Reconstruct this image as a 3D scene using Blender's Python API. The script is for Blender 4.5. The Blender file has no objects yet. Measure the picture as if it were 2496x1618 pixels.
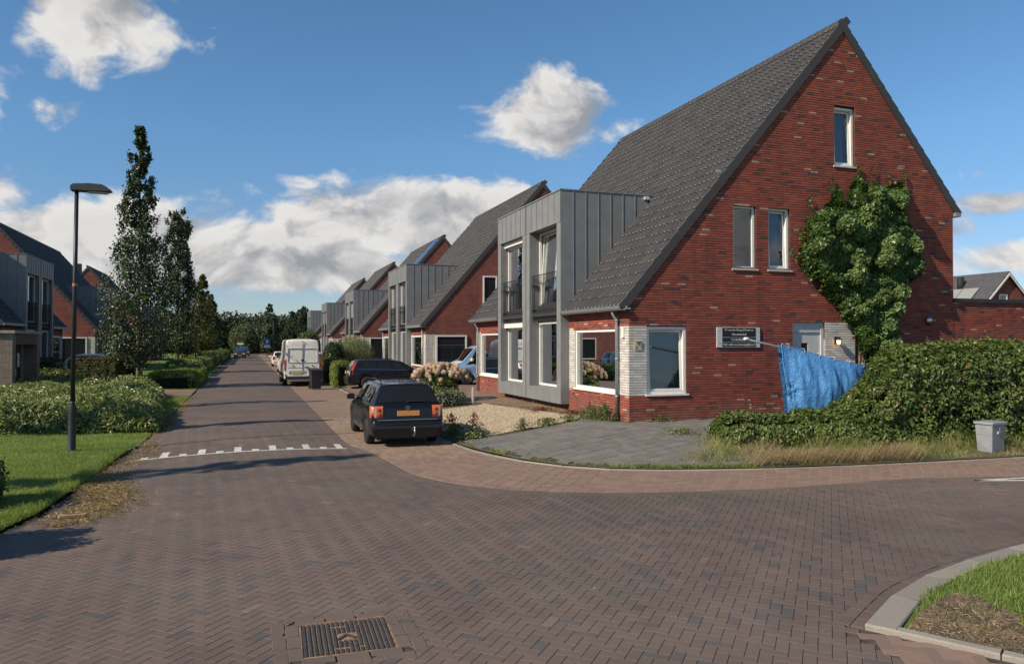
import bpy, math, random
import numpy as np
from mathutils import Matrix, Vector

random.seed(7)
RNG = np.random.default_rng(11)
SC = bpy.context.scene
COL = SC.collection
R = math.radians

# ------------------------------------------------------------------ camera
F_PX, CAM_H = 1856.0, 2.42
YAW = math.atan(650.0 / F_PX)
PITCH = math.atan(25.0 / F_PX)
cam_d = bpy.data.cameras.new('camera')
cam = bpy.data.objects.new('camera', cam_d)
COL.objects.link(cam)
cam_d.sensor_fit = 'HORIZONTAL'
cam_d.sensor_width = 36.0
cam_d.lens = 36.0 * F_PX / 2496.0
cam_d.clip_start = 0.1
cam_d.clip_end = 6000.0
cam.location = (0, 0, CAM_H)
cam.rotation_euler = (R(90) + PITCH, 0, -YAW)
SC.camera = cam
C_FW = np.array([math.sin(YAW) * math.cos(PITCH), math.cos(YAW) * math.cos(PITCH), math.sin(PITCH)])
C_RT = np.array([math.cos(YAW), -math.sin(YAW), 0.0])
C_UP = np.cross(C_RT, C_FW)


def seen(P, margin=60.0):
    """Which points lie in the photograph's frame, and how far off they are (used only to choose which pieces get their own object)."""
    V = np.asarray(P, float) - np.array([0, 0, CAM_H])
    z = V @ C_FW
    zz = np.where(z > 0.1, z, 0.1)
    x = 1248 + F_PX * (V @ C_RT) / zz
    y = 809 - F_PX * (V @ C_UP) / zz
    return (z > 0.1) & (x > -margin) & (x < 2496 + margin) & (y > -margin) & (y < 1618 + margin), z


# ------------------------------------------------------------------ sun and sky
SUN_EL = R(36.0)
SUN_DIR = Vector((-math.sin(R(75)) * math.cos(SUN_EL), -math.cos(R(75)) * math.cos(SUN_EL), math.sin(SUN_EL)))
sun_d = bpy.data.lights.new('sun', 'SUN')
sun_d.energy = 4.2
sun_d.angle = R(0.55)
sun_d.color = (1.0, 0.88, 0.71)
sun = bpy.data.objects.new('sun', sun_d)
COL.objects.link(sun)
sun.rotation_euler = SUN_DIR.to_track_quat('Z', 'Y').to_euler()

VS = SC.view_settings
VS.view_transform = 'Standard'
VS.look = 'None'
VS.exposure = 0.4
VS.gamma = 1.0
VS.use_curve_mapping = False


class NT:
    """Small helper round a node tree."""

    def __init__(self, tree):
        self.t = tree

    def n(self, typ, **kw):
        nd = self.t.nodes.new(typ)
        for k, v in kw.items():
            setattr(nd, k, v)
        return nd

    def link(self, a, b):
        self.t.links.new(a, b)

    def val(self, sock, v):
        if isinstance(v, bpy.types.NodeSocket):
            self.t.links.new(v, sock)
        else:
            sock.default_value = v

    def math(self, op, a, b=None, c=None, clamp=False):
        m = self.n('ShaderNodeMath', operation=op, use_clamp=clamp)
        self.val(m.inputs[0], a)
        if b is not None:
            self.val(m.inputs[1], b)
        if c is not None:
            self.val(m.inputs[2], c)
        return m.outputs[0]

    def vmath(self, op, a, b=None):
        m = self.n('ShaderNodeVectorMath', operation=op)
        self.val(m.inputs[0], a)
        if b is not None:
            self.val(m.inputs[1], b)
        return m.outputs['Value'] if op in ('DOT_PRODUCT', 'LENGTH') else m.outputs[0]

    def noise(self, vec, scale, detail=3.0, rough=0.55, dist=0.0):
        m = self.n('ShaderNodeTexNoise')
        if vec is not None:
            self.val(m.inputs['Vector'], vec)
        m.inputs['Scale'].default_value = scale
        m.inputs['Detail'].default_value = detail
        m.inputs['Roughness'].default_value = rough
        m.inputs['Distortion'].default_value = dist
        return m.outputs['Fac']

    def ramp(self, fac, stops, interp='LINEAR'):
        r = self.n('ShaderNodeValToRGB')
        cr = r.color_ramp
        cr.interpolation = interp
        while len(cr.elements) < len(stops):
            cr.elements.new(0.5)
        for e, (p, c) in zip(cr.elements, stops):
            e.position = p
            e.color = tuple(c) + (1.0,) if len(c) == 3 else c
        self.val(r.inputs[0], fac)
        return r.outputs[0]

    def mix(self, fac, a, b, blend='MIX'):
        m = self.n('ShaderNodeMix', data_type='RGBA', blend_type=blend)
        self.val(m.inputs[0], fac)
        for s, v in ((m.inputs[6], a), (m.inputs[7], b)):
            if isinstance(v, bpy.types.NodeSocket):
                self.link(v, s)
            else:
                s.default_value = tuple(v) + (1.0,) if len(v) == 3 else v
        return m.outputs[2]

    def smooth(self, x, lo, hi):
        m = self.n('ShaderNodeMapRange', interpolation_type='SMOOTHSTEP')
        self.val(m.inputs[0], x)
        m.inputs[1].default_value = lo
        m.inputs[2].default_value = hi
        m.inputs[3].default_value = 0.0
        m.inputs[4].default_value = 1.0
        return m.outputs[0]


world = bpy.data.worlds.new('World')
SC.world = world
world.use_nodes = True
wt = world.node_tree
wt.nodes.clear()
W = NT(wt)
sky = W.n('ShaderNodeTexSky', sky_type='NISHITA')
sky.sun_disc = False
sky.sun_elevation = SUN_EL
sky.sun_rotation = math.atan2(SUN_DIR.x, SUN_DIR.y)
sky.altitude = 0.0
sky.air_density = 1.0
sky.dust_density = 0.0
sky.ozone_density = 1.2
tc = W.n('ShaderNodeTexCoord')
dirv = tc.outputs['Generated']
sep = W.n('ShaderNodeSeparateXYZ')
W.link(dirv, sep.inputs[0])
az = W.math('ARCTAN2', sep.outputs[0], sep.outputs[1])
el = W.math('ARCSINE', sep.outputs[2])
mp = W.n('ShaderNodeMapping')
mp.inputs['Scale'].default_value = (1.0, 1.0, 1.45)
W.link(dirv, mp.inputs[0])
pv = mp.outputs[0]
warp = W.n('ShaderNodeTexNoise')
warp.inputs['Scale'].default_value = 5.0
W.link(pv, warp.inputs['Vector'])
wsub = W.vmath('SUBTRACT', warp.outputs['Color'], (0.5, 0.5, 0.5))
wscl = W.n('ShaderNodeVectorMath', operation='SCALE')
W.link(wsub, wscl.inputs[0])
wscl.inputs[3].default_value = 0.16
pw = W.vmath('ADD', pv, wscl.outputs[0])
n_big = W.noise(pw, 9.0, 8.0, 0.56)
pl = W.vmath('ADD', pw, (SUN_DIR.x * 0.028, SUN_DIR.y * 0.028, SUN_DIR.z * 0.05))
n_lit = W.noise(pl, 9.0, 8.0, 0.56)
n_fine = W.noise(pw, 34.0, 6.0, 0.6)
# cumulus groups all round the sky: azimuth, elevation, half width, half height, weight
CLOUDS = [(0.388, 0.290, 0.102, 0.046, 1.05), (0.315, 0.305, 0.055, 0.022, 0.62), (0.46, 0.272, 0.06, 0.030, 0.72), (0.255, 0.287, 0.025, 0.014, 0.35),
          (-0.175, 0.378, 0.085, 0.056, 1.1), (-0.118, 0.322, 0.045, 0.022, 0.42), (-0.280, 0.262, 0.038, 0.045, 0.85), (-0.215, 0.252, 0.036, 0.018, 0.6),
          (-0.26, 0.155, 0.055, 0.04, 0.8), (-0.15, 0.112, 0.22, 0.050, 1.15), (-0.04, 0.158, 0.065, 0.026, 0.6), (0.02, 0.105, 0.18, 0.042, 1.15), (0.075, 0.163, 0.035, 0.014, 0.25),
          (0.24, 0.155, 0.20, 0.045, 1.15), (0.14, 0.090, 0.17, 0.026, 1.1), (0.36, 0.13, 0.12, 0.05, 0.7), (0.03, 0.03, 0.3, 0.008, 0.2),
          (0.92, 0.150, 0.075, 0.016, 0.75), (0.862, 0.128, 0.035, 0.018, 0.7), (0.93, 0.09, 0.10, 0.024, 0.8), (0.875, 0.185, 0.05, 0.012, 0.16), (0.86, 0.21, 0.035, 0.012, 0.1), (0.56, 0.30, 0.03, 0.01, 0.12),
          (1.25, 0.16, 0.22, 0.05, 1.0), (1.55, 0.32, 0.13, 0.07, 1.0), (1.8, 0.12, 0.3, 0.04, 1.0), (2.2, 0.25, 0.14, 0.06, 1.0), (2.6, 0.14, 0.3, 0.05, 1.0), (3.0, 0.34, 0.14, 0.08, 1.0),
          (-0.6, 0.14, 0.2, 0.05, 1.0), (-0.75, 0.33, 0.12, 0.07, 1.0), (-1.1, 0.12, 0.25, 0.04, 1.0), (-1.9, 0.13, 0.28, 0.045, 1.0), (-2.3, 0.3, 0.13, 0.07, 1.0), (-2.75, 0.13, 0.25, 0.05, 1.0)]
mask = None
for (a0, e0, sa, sb, wgt) in CLOUDS:
    da = W.math('MULTIPLY', W.math('SUBTRACT', az, a0), 1.0 / sa)
    de = W.math('MULTIPLY', W.math('SUBTRACT', el, e0), 1.0 / sb)
    r2 = W.math('ADD', W.math('MULTIPLY', da, da), W.math('MULTIPLY', de, de))
    g = W.math('MULTIPLY', W.math('EXPONENT', W.math('MULTIPLY', r2, -0.75)), wgt)
    mask = g if mask is None else W.math('MAXIMUM', mask, g)
dens0 = W.math('ADD', mask, W.math('MULTIPLY', W.math('SUBTRACT', n_big, 0.5), 2.1))
dens0 = W.math('ADD', dens0, W.math('MULTIPLY', W.math('SUBTRACT', n_fine, 0.5), 0.55))
dens0 = W.math('MULTIPLY', dens0, W.smooth(mask, 0.03, 0.16))
cov = W.smooth(dens0, 0.30, 0.74)
thick = W.smooth(dens0, 0.55, 1.35)
lit = W.math('ADD', 0.72, W.math('MULTIPLY', W.math('SUBTRACT', n_big, n_lit), 4.2), clamp=True)
lit = W.math('SUBTRACT', lit, W.math('MULTIPLY', thick, 0.16), clamp=True)
ccol = W.ramp(lit, [(0.0, (0.36, 0.38, 0.41)), (0.45, (0.58, 0.57, 0.57)), (1.0, (0.93, 0.90, 0.86))])
skyc = W.n('ShaderNodeHueSaturation')
skyc.inputs['Saturation'].default_value = 1.12
skyc.inputs['Value'].default_value = 1.0
W.link(sky.outputs[0], skyc.inputs['Color'])
bg_sky = W.n('ShaderNodeBackground')
bg_sky.inputs[1].default_value = 0.105
tint = W.ramp(el, [(0.0, (0.46, 0.515, 0.70)), (0.10, (0.52, 0.60, 0.76)), (0.25, (0.62, 0.79, 0.90)), (0.5, (0.66, 0.84, 0.90))])
skyt = W.mix(1.0, skyc.outputs[0], tint, 'MULTIPLY')
W.link(skyt, bg_sky.inputs[0])
bg_cl = W.n('ShaderNodeBackground')
W.link(ccol, bg_cl.inputs[0])
bg_cl.inputs[1].default_value = 0.68
mx = W.n('ShaderNodeMixShader')
W.link(W.math('MULTIPLY', cov, 0.96), mx.inputs[0])
W.link(bg_sky.outputs[0], mx.inputs[1])
W.link(bg_cl.outputs[0], mx.inputs[2])
wo = W.n('ShaderNodeOutputWorld')
W.link(mx.outputs[0], wo.inputs[0])
world.cycles.sampling_method = 'MANUAL'
world.cycles.sample_map_resolution = 1024

SC.cycles.max_bounces = 8
SC.cycles.transparent_max_bounces = 12
SC.cycles.use_denoising = True
SC.cycles.caustics_reflective = False
SC.cycles.caustics_refractive = False
SC.cycles.sample_clamp_indirect = 4.0

# ------------------------------------------------------------------ mesh helpers
def np_mesh(name, V, F, mats=None, mi=None, r=None, smooth=False):
    """Mesh from numpy arrays; F is (n,3) or (n,4), or a list of such arrays; r is a per-face random value."""
    Fs = F if isinstance(F, list) else [F]
    Fs = [np.asarray(f, np.int32) for f in Fs if len(f)]
    V = np.asarray(V, np.float32)
    me = bpy.data.meshes.new(name)
    me.vertices.add(len(V))
    me.vertices.foreach_set('co', V.ravel())
    nf = sum(len(f) for f in Fs)
    loops = np.concatenate([f.ravel() for f in Fs])
    tot = np.concatenate([np.full(len(f), f.shape[1], np.int32) for f in Fs])
    start = np.concatenate([[0], np.cumsum(tot)[:-1]]).astype(np.int32)
    me.loops.add(len(loops))
    me.loops.foreach_set('vertex_index', loops)
    me.polygons.add(nf)
    me.polygons.foreach_set('loop_start', start)
    me.polygons.foreach_set('loop_total', tot)
    me.polygons.foreach_set('use_smooth', np.full(nf, bool(smooth)))
    if mats is not None:
        for m in (mats if isinstance(mats, (list, tuple)) else [mats]):
            me.materials.append(m)
    if mi is not None:
        me.polygons.foreach_set('material_index', np.asarray(mi, np.int32))
    if r is not None:
        a = me.attributes.new('r', 'FLOAT', 'FACE')
        a.data.foreach_set('value', np.asarray(r, np.float32))
    me.update(calc_edges=True)
    me.validate()
    return me


def add(name, me, parent=None, loc=None, rotz=0.0, mat4=None):
    o = bpy.data.objects.new(name, me)
    COL.objects.link(o)
    if parent is not None:
        o.parent = parent
    if mat4 is not None:
        o.matrix_basis = mat4
    else:
        if loc is not None:
            o.location = loc
        if rotz:
            o.rotation_euler = (0, 0, rotz)
    return o


def tag(o, label=None, cat=None, group=None, kind=None):
    if label:
        o['label'] = label
    if cat:
        o['category'] = cat
    if group:
        o['group'] = group
    if kind:
        o['kind'] = kind
    return o


def thing(name, label, cat, loc=(0, 0, 0), rotz=0.0, group=None):
    o = bpy.data.objects.new(name, None)
    COL.objects.link(o)
    o.location = loc
    o.rotation_euler = (0, 0, rotz)
    o.empty_display_size = 0.2
    return tag(o, label, cat, group)


def copy_tree(o, parent=None):
    c = o.copy()
    COL.objects.link(c)
    c.parent = parent
    for ch in list(o.children):
        copy_tree(ch, c)
    return c


BOXF = np.array([[0, 3, 2, 1], [4, 5, 6, 7], [0, 1, 5, 4], [1, 2, 6, 5], [2, 3, 7, 6], [3, 0, 4, 7]])


class MB:
    """Collects shapes into one mesh."""

    def __init__(self):
        self.v, self.f, self.m, self.n = [], [], [], 0

    def raw(self, V, F, m=0):
        V = np.asarray(V, float).reshape(-1, 3)
        self.v.append(V)
        for f in F:
            self.f.append([int(i) + self.n for i in f])
            self.m.append(m)
        self.n += len(V)
        return self

    def box(self, x0, x1, y0, y1, z0, z1, m=0):
        V = [(x0, y0, z0), (x1, y0, z0), (x1, y1, z0), (x0, y1, z0), (x0, y0, z1), (x1, y0, z1), (x1, y1, z1), (x0, y1, z1)]
        return self.raw(V, BOXF, m)

    def bevel_box(self, x0, x1, y0, y1, z0, z1, b=0.01, m=0):
        """Box with chamfered vertical and top edges."""
        def ring(i, z):
            return [(x0 + i + b, y0 + i, z), (x1 - i - b, y0 + i, z), (x1 - i, y0 + i + b, z), (x1 - i, y1 - i - b, z),
                    (x1 - i - b, y1 - i, z), (x0 + i + b, y1 - i, z), (x0 + i, y1 - i - b, z), (x0 + i, y0 + i + b, z)]
        V = ring(0, z0) + ring(0, z1 - b) + ring(b, z1)
        F = [list(range(7, -1, -1)), list(range(16, 24))]
        for k in range(2):
            for i in range(8):
                j = (i + 1) % 8
                F.append([k * 8 + i, k * 8 + j, k * 8 + 8 + j, k * 8 + 8 + i])
        return self.raw(V, F, m)

    def prism(self, pts, axis, t0, t1, m=0):
        """Extrude a 2D polygon along an axis: axis 0 -> pts are (y,z), 1 -> (x,z), 2 -> (x,y)."""
        n = len(pts)
        V = []
        for t in (t0, t1):
            for p in pts:
                V.append([(t, p[0], p[1]), (p[0], t, p[1]), (p[0], p[1], t)][axis])
        F = [list(range(n - 1, -1, -1)), list(range(n, 2 * n))]
        for i in range(n):
            j = (i + 1) % n
            F.append([i, j, n + j, n + i])
        return self.raw(V, F, m)

    def tube(self, path, rad, seg=8, m=0, cap=True):
        P = np.asarray(path, float)
        rad = np.full(len(P), rad) if np.isscalar(rad) else np.asarray(rad, float)
        V = []
        up0 = np.array([0.0, 0.0, 1.0])
        for i in range(len(P)):
            d = P[min(i + 1, len(P) - 1)] - P[max(i - 1, 0)]
            d = d / (np.linalg.norm(d) + 1e-9)
            u = np.cross(d, up0 if abs(d[2]) < 0.95 else np.array([1.0, 0, 0]))
            u /= np.linalg.norm(u)
            w = np.cross(d, u)
            for k in range(seg):
                a = 2 * math.pi * k / seg
                V.append(P[i] + rad[i] * (math.cos(a) * u + math.sin(a) * w))
        F = []
        for i in range(len(P) - 1):
            for k in range(seg):
                l = (k + 1) % seg
                F.append([i * seg + k, i * seg + l, (i + 1) * seg + l, (i + 1) * seg + k])
        if cap:
            F.append(list(range(seg - 1, -1, -1)))
            F.append([(len(P) - 1) * seg + k for k in range(seg)])
        return self.raw(V, F, m)

    def lathe(self, prof, seg=20, axis='z', c=(0, 0, 0), m=0):
        """Revolve (radius, t) pairs round an axis."""
        V = []
        for (rr, t) in prof:
            for k in range(seg):
                a = 2 * math.pi * k / seg
                x, y = rr * math.cos(a), rr * math.sin(a)
                V.append({'z': (x, y, t), 'x': (t, x, y), 'y': (x, t, y)}[axis])
        V = np.asarray(V) + np.asarray(c)
        F = []
        for i in range(len(prof) - 1):
            for k in range(seg):
                l = (k + 1) % seg
                F.append([i * seg + k, i * seg + l, (i + 1) * seg + l, (i + 1) * seg + k])
        F.append(list(range(seg - 1, -1, -1)))
        F.append([(len(prof) - 1) * seg + k for k in range(seg)])
        return self.raw(V, F, m)

    def quad(self, a, b, c, d, m=0):
        return self.raw([a, b, c, d], [[0, 1, 2, 3]], m)

    def mesh(self, name, mats, smooth=False):
        me = bpy.data.meshes.new(name)
        V = np.concatenate(self.v) if self.v else np.zeros((0, 3))
        me.from_pydata(V.tolist(), [], self.f)
        for mt in (mats if isinstance(mats, (list, tuple)) else [mats]):
            me.materials.append(mt)
        if any(self.m):
            me.polygons.foreach_set('material_index', np.asarray(self.m, np.int32))
        me.polygons.foreach_set('use_smooth', np.full(len(self.f), bool(smooth)))
        me.update()
        return me

    def build(self, name, mats, parent=None, smooth=False, loc=None, rotz=0.0):
        return add(name, self.mesh(name, mats, smooth), parent, loc, rotz)


def smooth_by_angle(o, ang=35):
    me = o.data
    me.polygons.foreach_set('use_smooth', np.ones(len(me.polygons), bool))
    try:
        me.set_sharp_from_angle(angle=R(ang))
    except Exception:
        pass


def sstep(x, a, b):
    t = np.clip((np.asarray(x, float) - a) / (b - a), 0, 1)
    return t * t * (3 - 2 * t)


def vnoise(x, y, seed=0):
    """Cheap smooth 2D noise from sines."""
    s = seed * 1.7
    return (np.sin(x * 1.3 + s) * np.cos(y * 1.7 - s) + 0.6 * np.sin(x * 2.9 - y * 2.1 + 2 * s) + 0.4 * np.sin(x * 5.3 + y * 4.7 + s)) / 2.0


def inside(poly, X, Y):
    X, Y = np.asarray(X, float), np.asarray(Y, float)
    res = np.zeros(X.shape, bool)
    n = len(poly)
    for i in range(n):
        x0, y0 = poly[i]
        x1, y1 = poly[(i + 1) % n]
        c = ((y0 > Y) != (y1 > Y)) & (X < (x1 - x0) * (Y - y0) / ((y1 - y0) + 1e-12) + x0)
        res ^= c
    return res


# ------------------------------------------------------------------ materials
MATS = {}


def mat(name):
    m = bpy.data.materials.new(name)
    m.use_nodes = True
    t = NT(m.node_tree)
    b = m.node_tree.nodes['Principled BSDF']
    MATS[name] = m
    return m, t, b


def setc(b, c):
    b.inputs['Base Color'].default_value = tuple(c) + (1.0,)


def objco(t):
    return t.n('ShaderNodeTexCoord').outputs['Object']


def worldco(t):
    return t.n('ShaderNodeNewGeometry').outputs['Position']


def attr_r(t):
    a = t.n('ShaderNodeAttribute')
    a.attribute_name = 'r'
    return a.outputs['Fac']


def bump(t, b, h, strength=0.3, dist=0.01):
    n = t.n('ShaderNodeBump')
    n.inputs['Strength'].default_value = strength
    n.inputs['Distance'].default_value = dist
    t.link(h, n.inputs['Height'])
    t.link(n.outputs[0], b.inputs['Normal'])


def plain(name, c, rough=0.5, metal=0.0, spec=0.5, var=0.12, scale=6.0, bmp=0.0, coat=0.0):
    m, t, b = mat(name)
    co = objco(t)
    if var:
        nz = t.noise(co, scale, 5.0)
        lo = [max(0, x * (1 - var * 2)) for x in c]
        hi = [min(1, x * (1 + var * 2)) for x in c]
        t.link(t.ramp(nz, [(0.25, lo), (0.75, hi)]), b.inputs['Base Color'])
        if bmp:
            bump(t, b, t.noise(co, scale * 8, 3), bmp, 0.01)
    else:
        setc(b, c)
    b.inputs['Roughness'].default_value = rough
    b.inputs['Metallic'].default_value = metal
    b.inputs['Specular IOR Level'].default_value = spec
    if coat:
        b.inputs['Coat Weight'].default_value = coat
        b.inputs['Coat Roughness'].default_value = 0.04
    return m


def pieces_mat(name, stops, rough=0.85, nscale=60.0, namp=0.25, blotch=0.0, blotch_col=None, bscale=1.2, bmp=0.35, interp='CONSTANT', dirt=None, foot=None, patchy=0.0):
    """Material for bricks, pavers and tiles: colour from the piece's own random value, grain and stains on top."""
    m, t, b = mat(name)
    rr = attr_r(t)
    base = t.ramp(rr, stops, interp)
    wc = worldco(t)
    grain = t.noise(wc, nscale, 4.0, 0.7)
    g = t.ramp(grain, [(0.25, (1 - namp,) * 3), (0.75, (1 + namp,) * 3)])
    col = t.mix(1.0, base, g, 'MULTIPLY')
    if blotch:
        nb = t.noise(wc, bscale, 4.0, 0.6)
        f = t.math('MULTIPLY', t.smooth(nb, 0.45, 0.7), blotch)
        col = t.mix(f, col, blotch_col)
    if dirt:
        nb = t.noise(wc, dirt[1], 5.0, 0.65)
        col = t.mix(t.math('MULTIPLY', t.smooth(nb, 0.5, 0.75), dirt[2]), col, dirt[0])
    if patchy:
        # broad dark and light areas: wear, old repairs, oil and damp
        nb = t.noise(wc, 0.16, 4.0, 0.6, 0.6)
        nc = t.noise(wc, 0.9, 4.0, 0.6, 0.4)
        k_ = t.math('ADD', t.math('MULTIPLY', nb, 0.65), t.math('MULTIPLY', nc, 0.35))
        col = t.mix(1.0, col, t.ramp(k_, [(0.36, (1 - patchy, 1 - patchy, 1 - patchy * 0.9)), (0.5, (1, 1, 1)), (0.64, (1 + patchy * 0.6, 1 + patchy * 0.55, 1 + patchy * 0.5))]), 'MULTIPLY')
        sp2 = t.smooth(t.noise(wc, 5.5, 2.0, 0.5), 0.735, 0.79)
        col = t.mix(t.math('MULTIPLY', sp2, 0.5), col, (0.045, 0.04, 0.036))
    if foot:
        # splash and lime at the foot of a wall
        sp_ = t.n('ShaderNodeSeparateXYZ')
        t.link(wc, sp_.inputs[0])
        up_ = t.math('SUBTRACT', 1.0, t.smooth(sp_.outputs[2], 0.35, 1.0))
        nb = t.noise(wc, 2.2, 5.0, 0.65)
        col = t.mix(t.math('MULTIPLY', t.math('MULTIPLY', up_, t.smooth(nb, 0.35, 0.7)), foot[1]), col, foot[0])
        # rain streaks, drawn out downwards
        mp_ = t.n('ShaderNodeMapping')
        mp_.inputs['Scale'].default_value = (3.0, 3.0, 0.22)
        t.link(wc, mp_.inputs[0])
        ns = t.noise(mp_.outputs[0], 1.0, 5.0, 0.6)
        col = t.mix(t.math('MULTIPLY', t.smooth(ns, 0.5, 0.72), 0.38), col, (0.10, 0.045, 0.04))
    t.link(col, b.inputs['Base Color'])
    b.inputs['Roughness'].default_value = rough
    b.inputs['Specular IOR Level'].default_value = 0.35
    bump(t, b, grain, bmp, 0.004)
    return m


def leaf_mat(name, stops, rough=0.45, trans=0.28, spec=0.4):
    m, t, b = mat(name)
    rr = attr_r(t)
    col = t.ramp(rr, stops)
    nz = t.noise(worldco(t), 1.6, 3)
    col = t.mix(1.0, col, t.ramp(nz, [(0.3, (0.72, 0.72, 0.72)), (0.7, (1.25, 1.25, 1.2))]), 'MULTIPLY')
    t.link(col, b.inputs['Base Color'])
    b.inputs['Roughness'].default_value = rough
    b.inputs['Specular IOR Level'].default_value = spec
    tr = t.n('ShaderNodeBsdfTranslucent')
    t.link(t.mix(1.0, col, (1.5, 1.5, 0.6), 'MULTIPLY'), tr.inputs['Color'])
    mxs = t.n('ShaderNodeMixShader')
    mxs.inputs[0].default_value = trans
    t.link(b.outputs[0], mxs.inputs[1])
    t.link(tr.outputs[0], mxs.inputs[2])
    t.link(mxs.outputs[0], m.node_tree.nodes['Material Output'].inputs['Surface'])
    return m


BR_STOPS = [(0.0, (0.325, 0.085, 0.056)), (0.24, (0.290, 0.074, 0.051)), (0.48, (0.355, 0.098, 0.062)), (0.66, (0.265, 0.074, 0.055)), (0.82, (0.19, 0.064, 0.054)),
            (0.905, (0.105, 0.062, 0.060)), (0.93, (0.315, 0.082, 0.055)), (0.98, (0.44, 0.29, 0.20))]
M_brick = pieces_mat('brick', BR_STOPS, 0.88, 45.0, 0.3, 0.25, (0.12, 0.05, 0.042), 0.8, 0.5, foot=((0.27, 0.19, 0.15), 0.55))
M_wbrick = pieces_mat('white_brick', [(0.0, (0.60, 0.56, 0.50)), (0.3, (0.66, 0.63, 0.57)), (0.6, (0.53, 0.50, 0.45)), (0.85, (0.70, 0.67, 0.61))], 0.6, 40.0, 0.15, 0.15, (0.42, 0.39, 0.35), 2.0, 0.3)
M_mortar = plain('mortar', (0.040, 0.028, 0.026), 0.95, var=0.15, scale=20)
M_wmortar = plain('pale_mortar', (0.30, 0.28, 0.25), 0.95, var=0.15, scale=20)
M_tile = pieces_mat('roof_tile', [(0.0, (0.060, 0.057, 0.060)), (0.3, (0.067, 0.063, 0.065)), (0.6, (0.053, 0.051, 0.055)), (0.85, (0.072, 0.068, 0.066)), (0.975, (0.20, 0.18, 0.145))], 0.7, 25.0, 0.25, 0.35, (0.085, 0.082, 0.07), 0.9, 0.25)  # last, pale stop is painted sunlight for the tile noses
M_roofunder = plain('roof_underlay', (0.03, 0.03, 0.032), 0.9, var=0.1)
PV_STOPS = [(0.0, (0.135, 0.098, 0.080)), (0.25, (0.129, 0.094, 0.078)), (0.5, (0.141, 0.103, 0.084)), (0.72, (0.127, 0.094, 0.079)), (0.86, (0.098, 0.085, 0.080)), (0.94, (0.141, 0.104, 0.086)), (0.992, (0.185, 0.13, 0.102))]
M_paver = pieces_mat('paver', PV_STOPS, 0.88, 130.0, 0.45, 0.55, (0.112, 0.099, 0.077), 0.45, 0.5, dirt=((0.195, 0.155, 0.128), 0.8, 0.35), patchy=0.26)
M_pavtan = pieces_mat('tan_paver', [(0.0, (0.27, 0.185, 0.125)), (0.3, (0.245, 0.165, 0.115)), (0.6, (0.30, 0.205, 0.14)), (0.85, (0.22, 0.155, 0.115))], 0.85, 110.0, 0.3, 0.3, (0.20, 0.145, 0.11), 0.8, 0.4)
M_pavred = pieces_mat('red_paver', [(0.0, (0.235, 0.155, 0.115)), (0.3, (0.215, 0.14, 0.105)), (0.6, (0.255, 0.168, 0.125)), (0.85, (0.20, 0.134, 0.106))], 0.85, 110.0, 0.3, 0.3, (0.185, 0.135, 0.105), 0.8, 0.4)
M_slab = pieces_mat('grey_slab', [(0.0, (0.165, 0.150, 0.130)), (0.3, (0.150, 0.138, 0.122)), (0.6, (0.182, 0.165, 0.142)), (0.85, (0.140, 0.130, 0.12))], 0.9, 90.0, 0.3, 0.5, (0.115, 0.112, 0.108), 1.1, 0.4, dirt=((0.24, 0.22, 0.19), 0.9, 0.4))
M_kerb = pieces_mat('concrete_kerb', [(0.0, (0.27, 0.24, 0.20)), (0.4, (0.235, 0.212, 0.18)), (0.7, (0.295, 0.262, 0.22))], 0.9, 70.0, 0.25, 0.4, (0.22, 0.20, 0.175), 2.0, 0.4)
M_joint = plain('joint_sand', (0.065, 0.052, 0.044), 1.0, var=0.3, scale=9)
M_jointl = plain('pale_joint_sand', (0.12, 0.105, 0.088), 1.0, var=0.3, scale=9)
M_zinc = plain('zinc', (0.205, 0.207, 0.205), 0.5, 0.0, var=0.07, scale=2.5)
M_frame = plain('white_frame', (0.78, 0.755, 0.70), 0.4, var=0.03)
M_frame_grey = plain('grey_frame', (0.50, 0.50, 0.49), 0.45, var=0.04)
M_alu = plain('galvanised_pipe', (0.32, 0.335, 0.35), 0.45, 0.5, var=0.08)
M_dark = plain('dark_metal', (0.025, 0.026, 0.03), 0.45, 0.2, var=0.1)
M_black = plain('black_rubber', (0.014, 0.014, 0.015), 0.75, var=0.1)
M_room = plain('room_wall', (0.16, 0.145, 0.125), 0.9, var=0.1)
M_curtain = plain('curtain', (0.55, 0.54, 0.51), 0.9, var=0.12, scale=4)
M_curtain2 = plain('grey_blind', (0.30, 0.31, 0.33), 0.85, var=0.05)
M_white = plain('white_paint', (0.56, 0.525, 0.45), 0.7, var=0.16, scale=9)
M_wood = plain('brown_wood', (0.16, 0.075, 0.05), 0.7, var=0.25, scale=5)
M_bark = plain('bark', (0.17, 0.125, 0.095), 0.95, var=0.3, scale=9, bmp=0.6)
M_soil = plain('soil', (0.10, 0.075, 0.052), 1.0, var=0.35, scale=5, bmp=0.6)
M_steel = plain('steel', (0.55, 0.55, 0.55), 0.3, 0.9, var=0.05)
M_panelb = plain('solar_panel', (0.035, 0.10, 0.21), 0.28, 0.0, 0.6, var=0.05)


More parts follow.
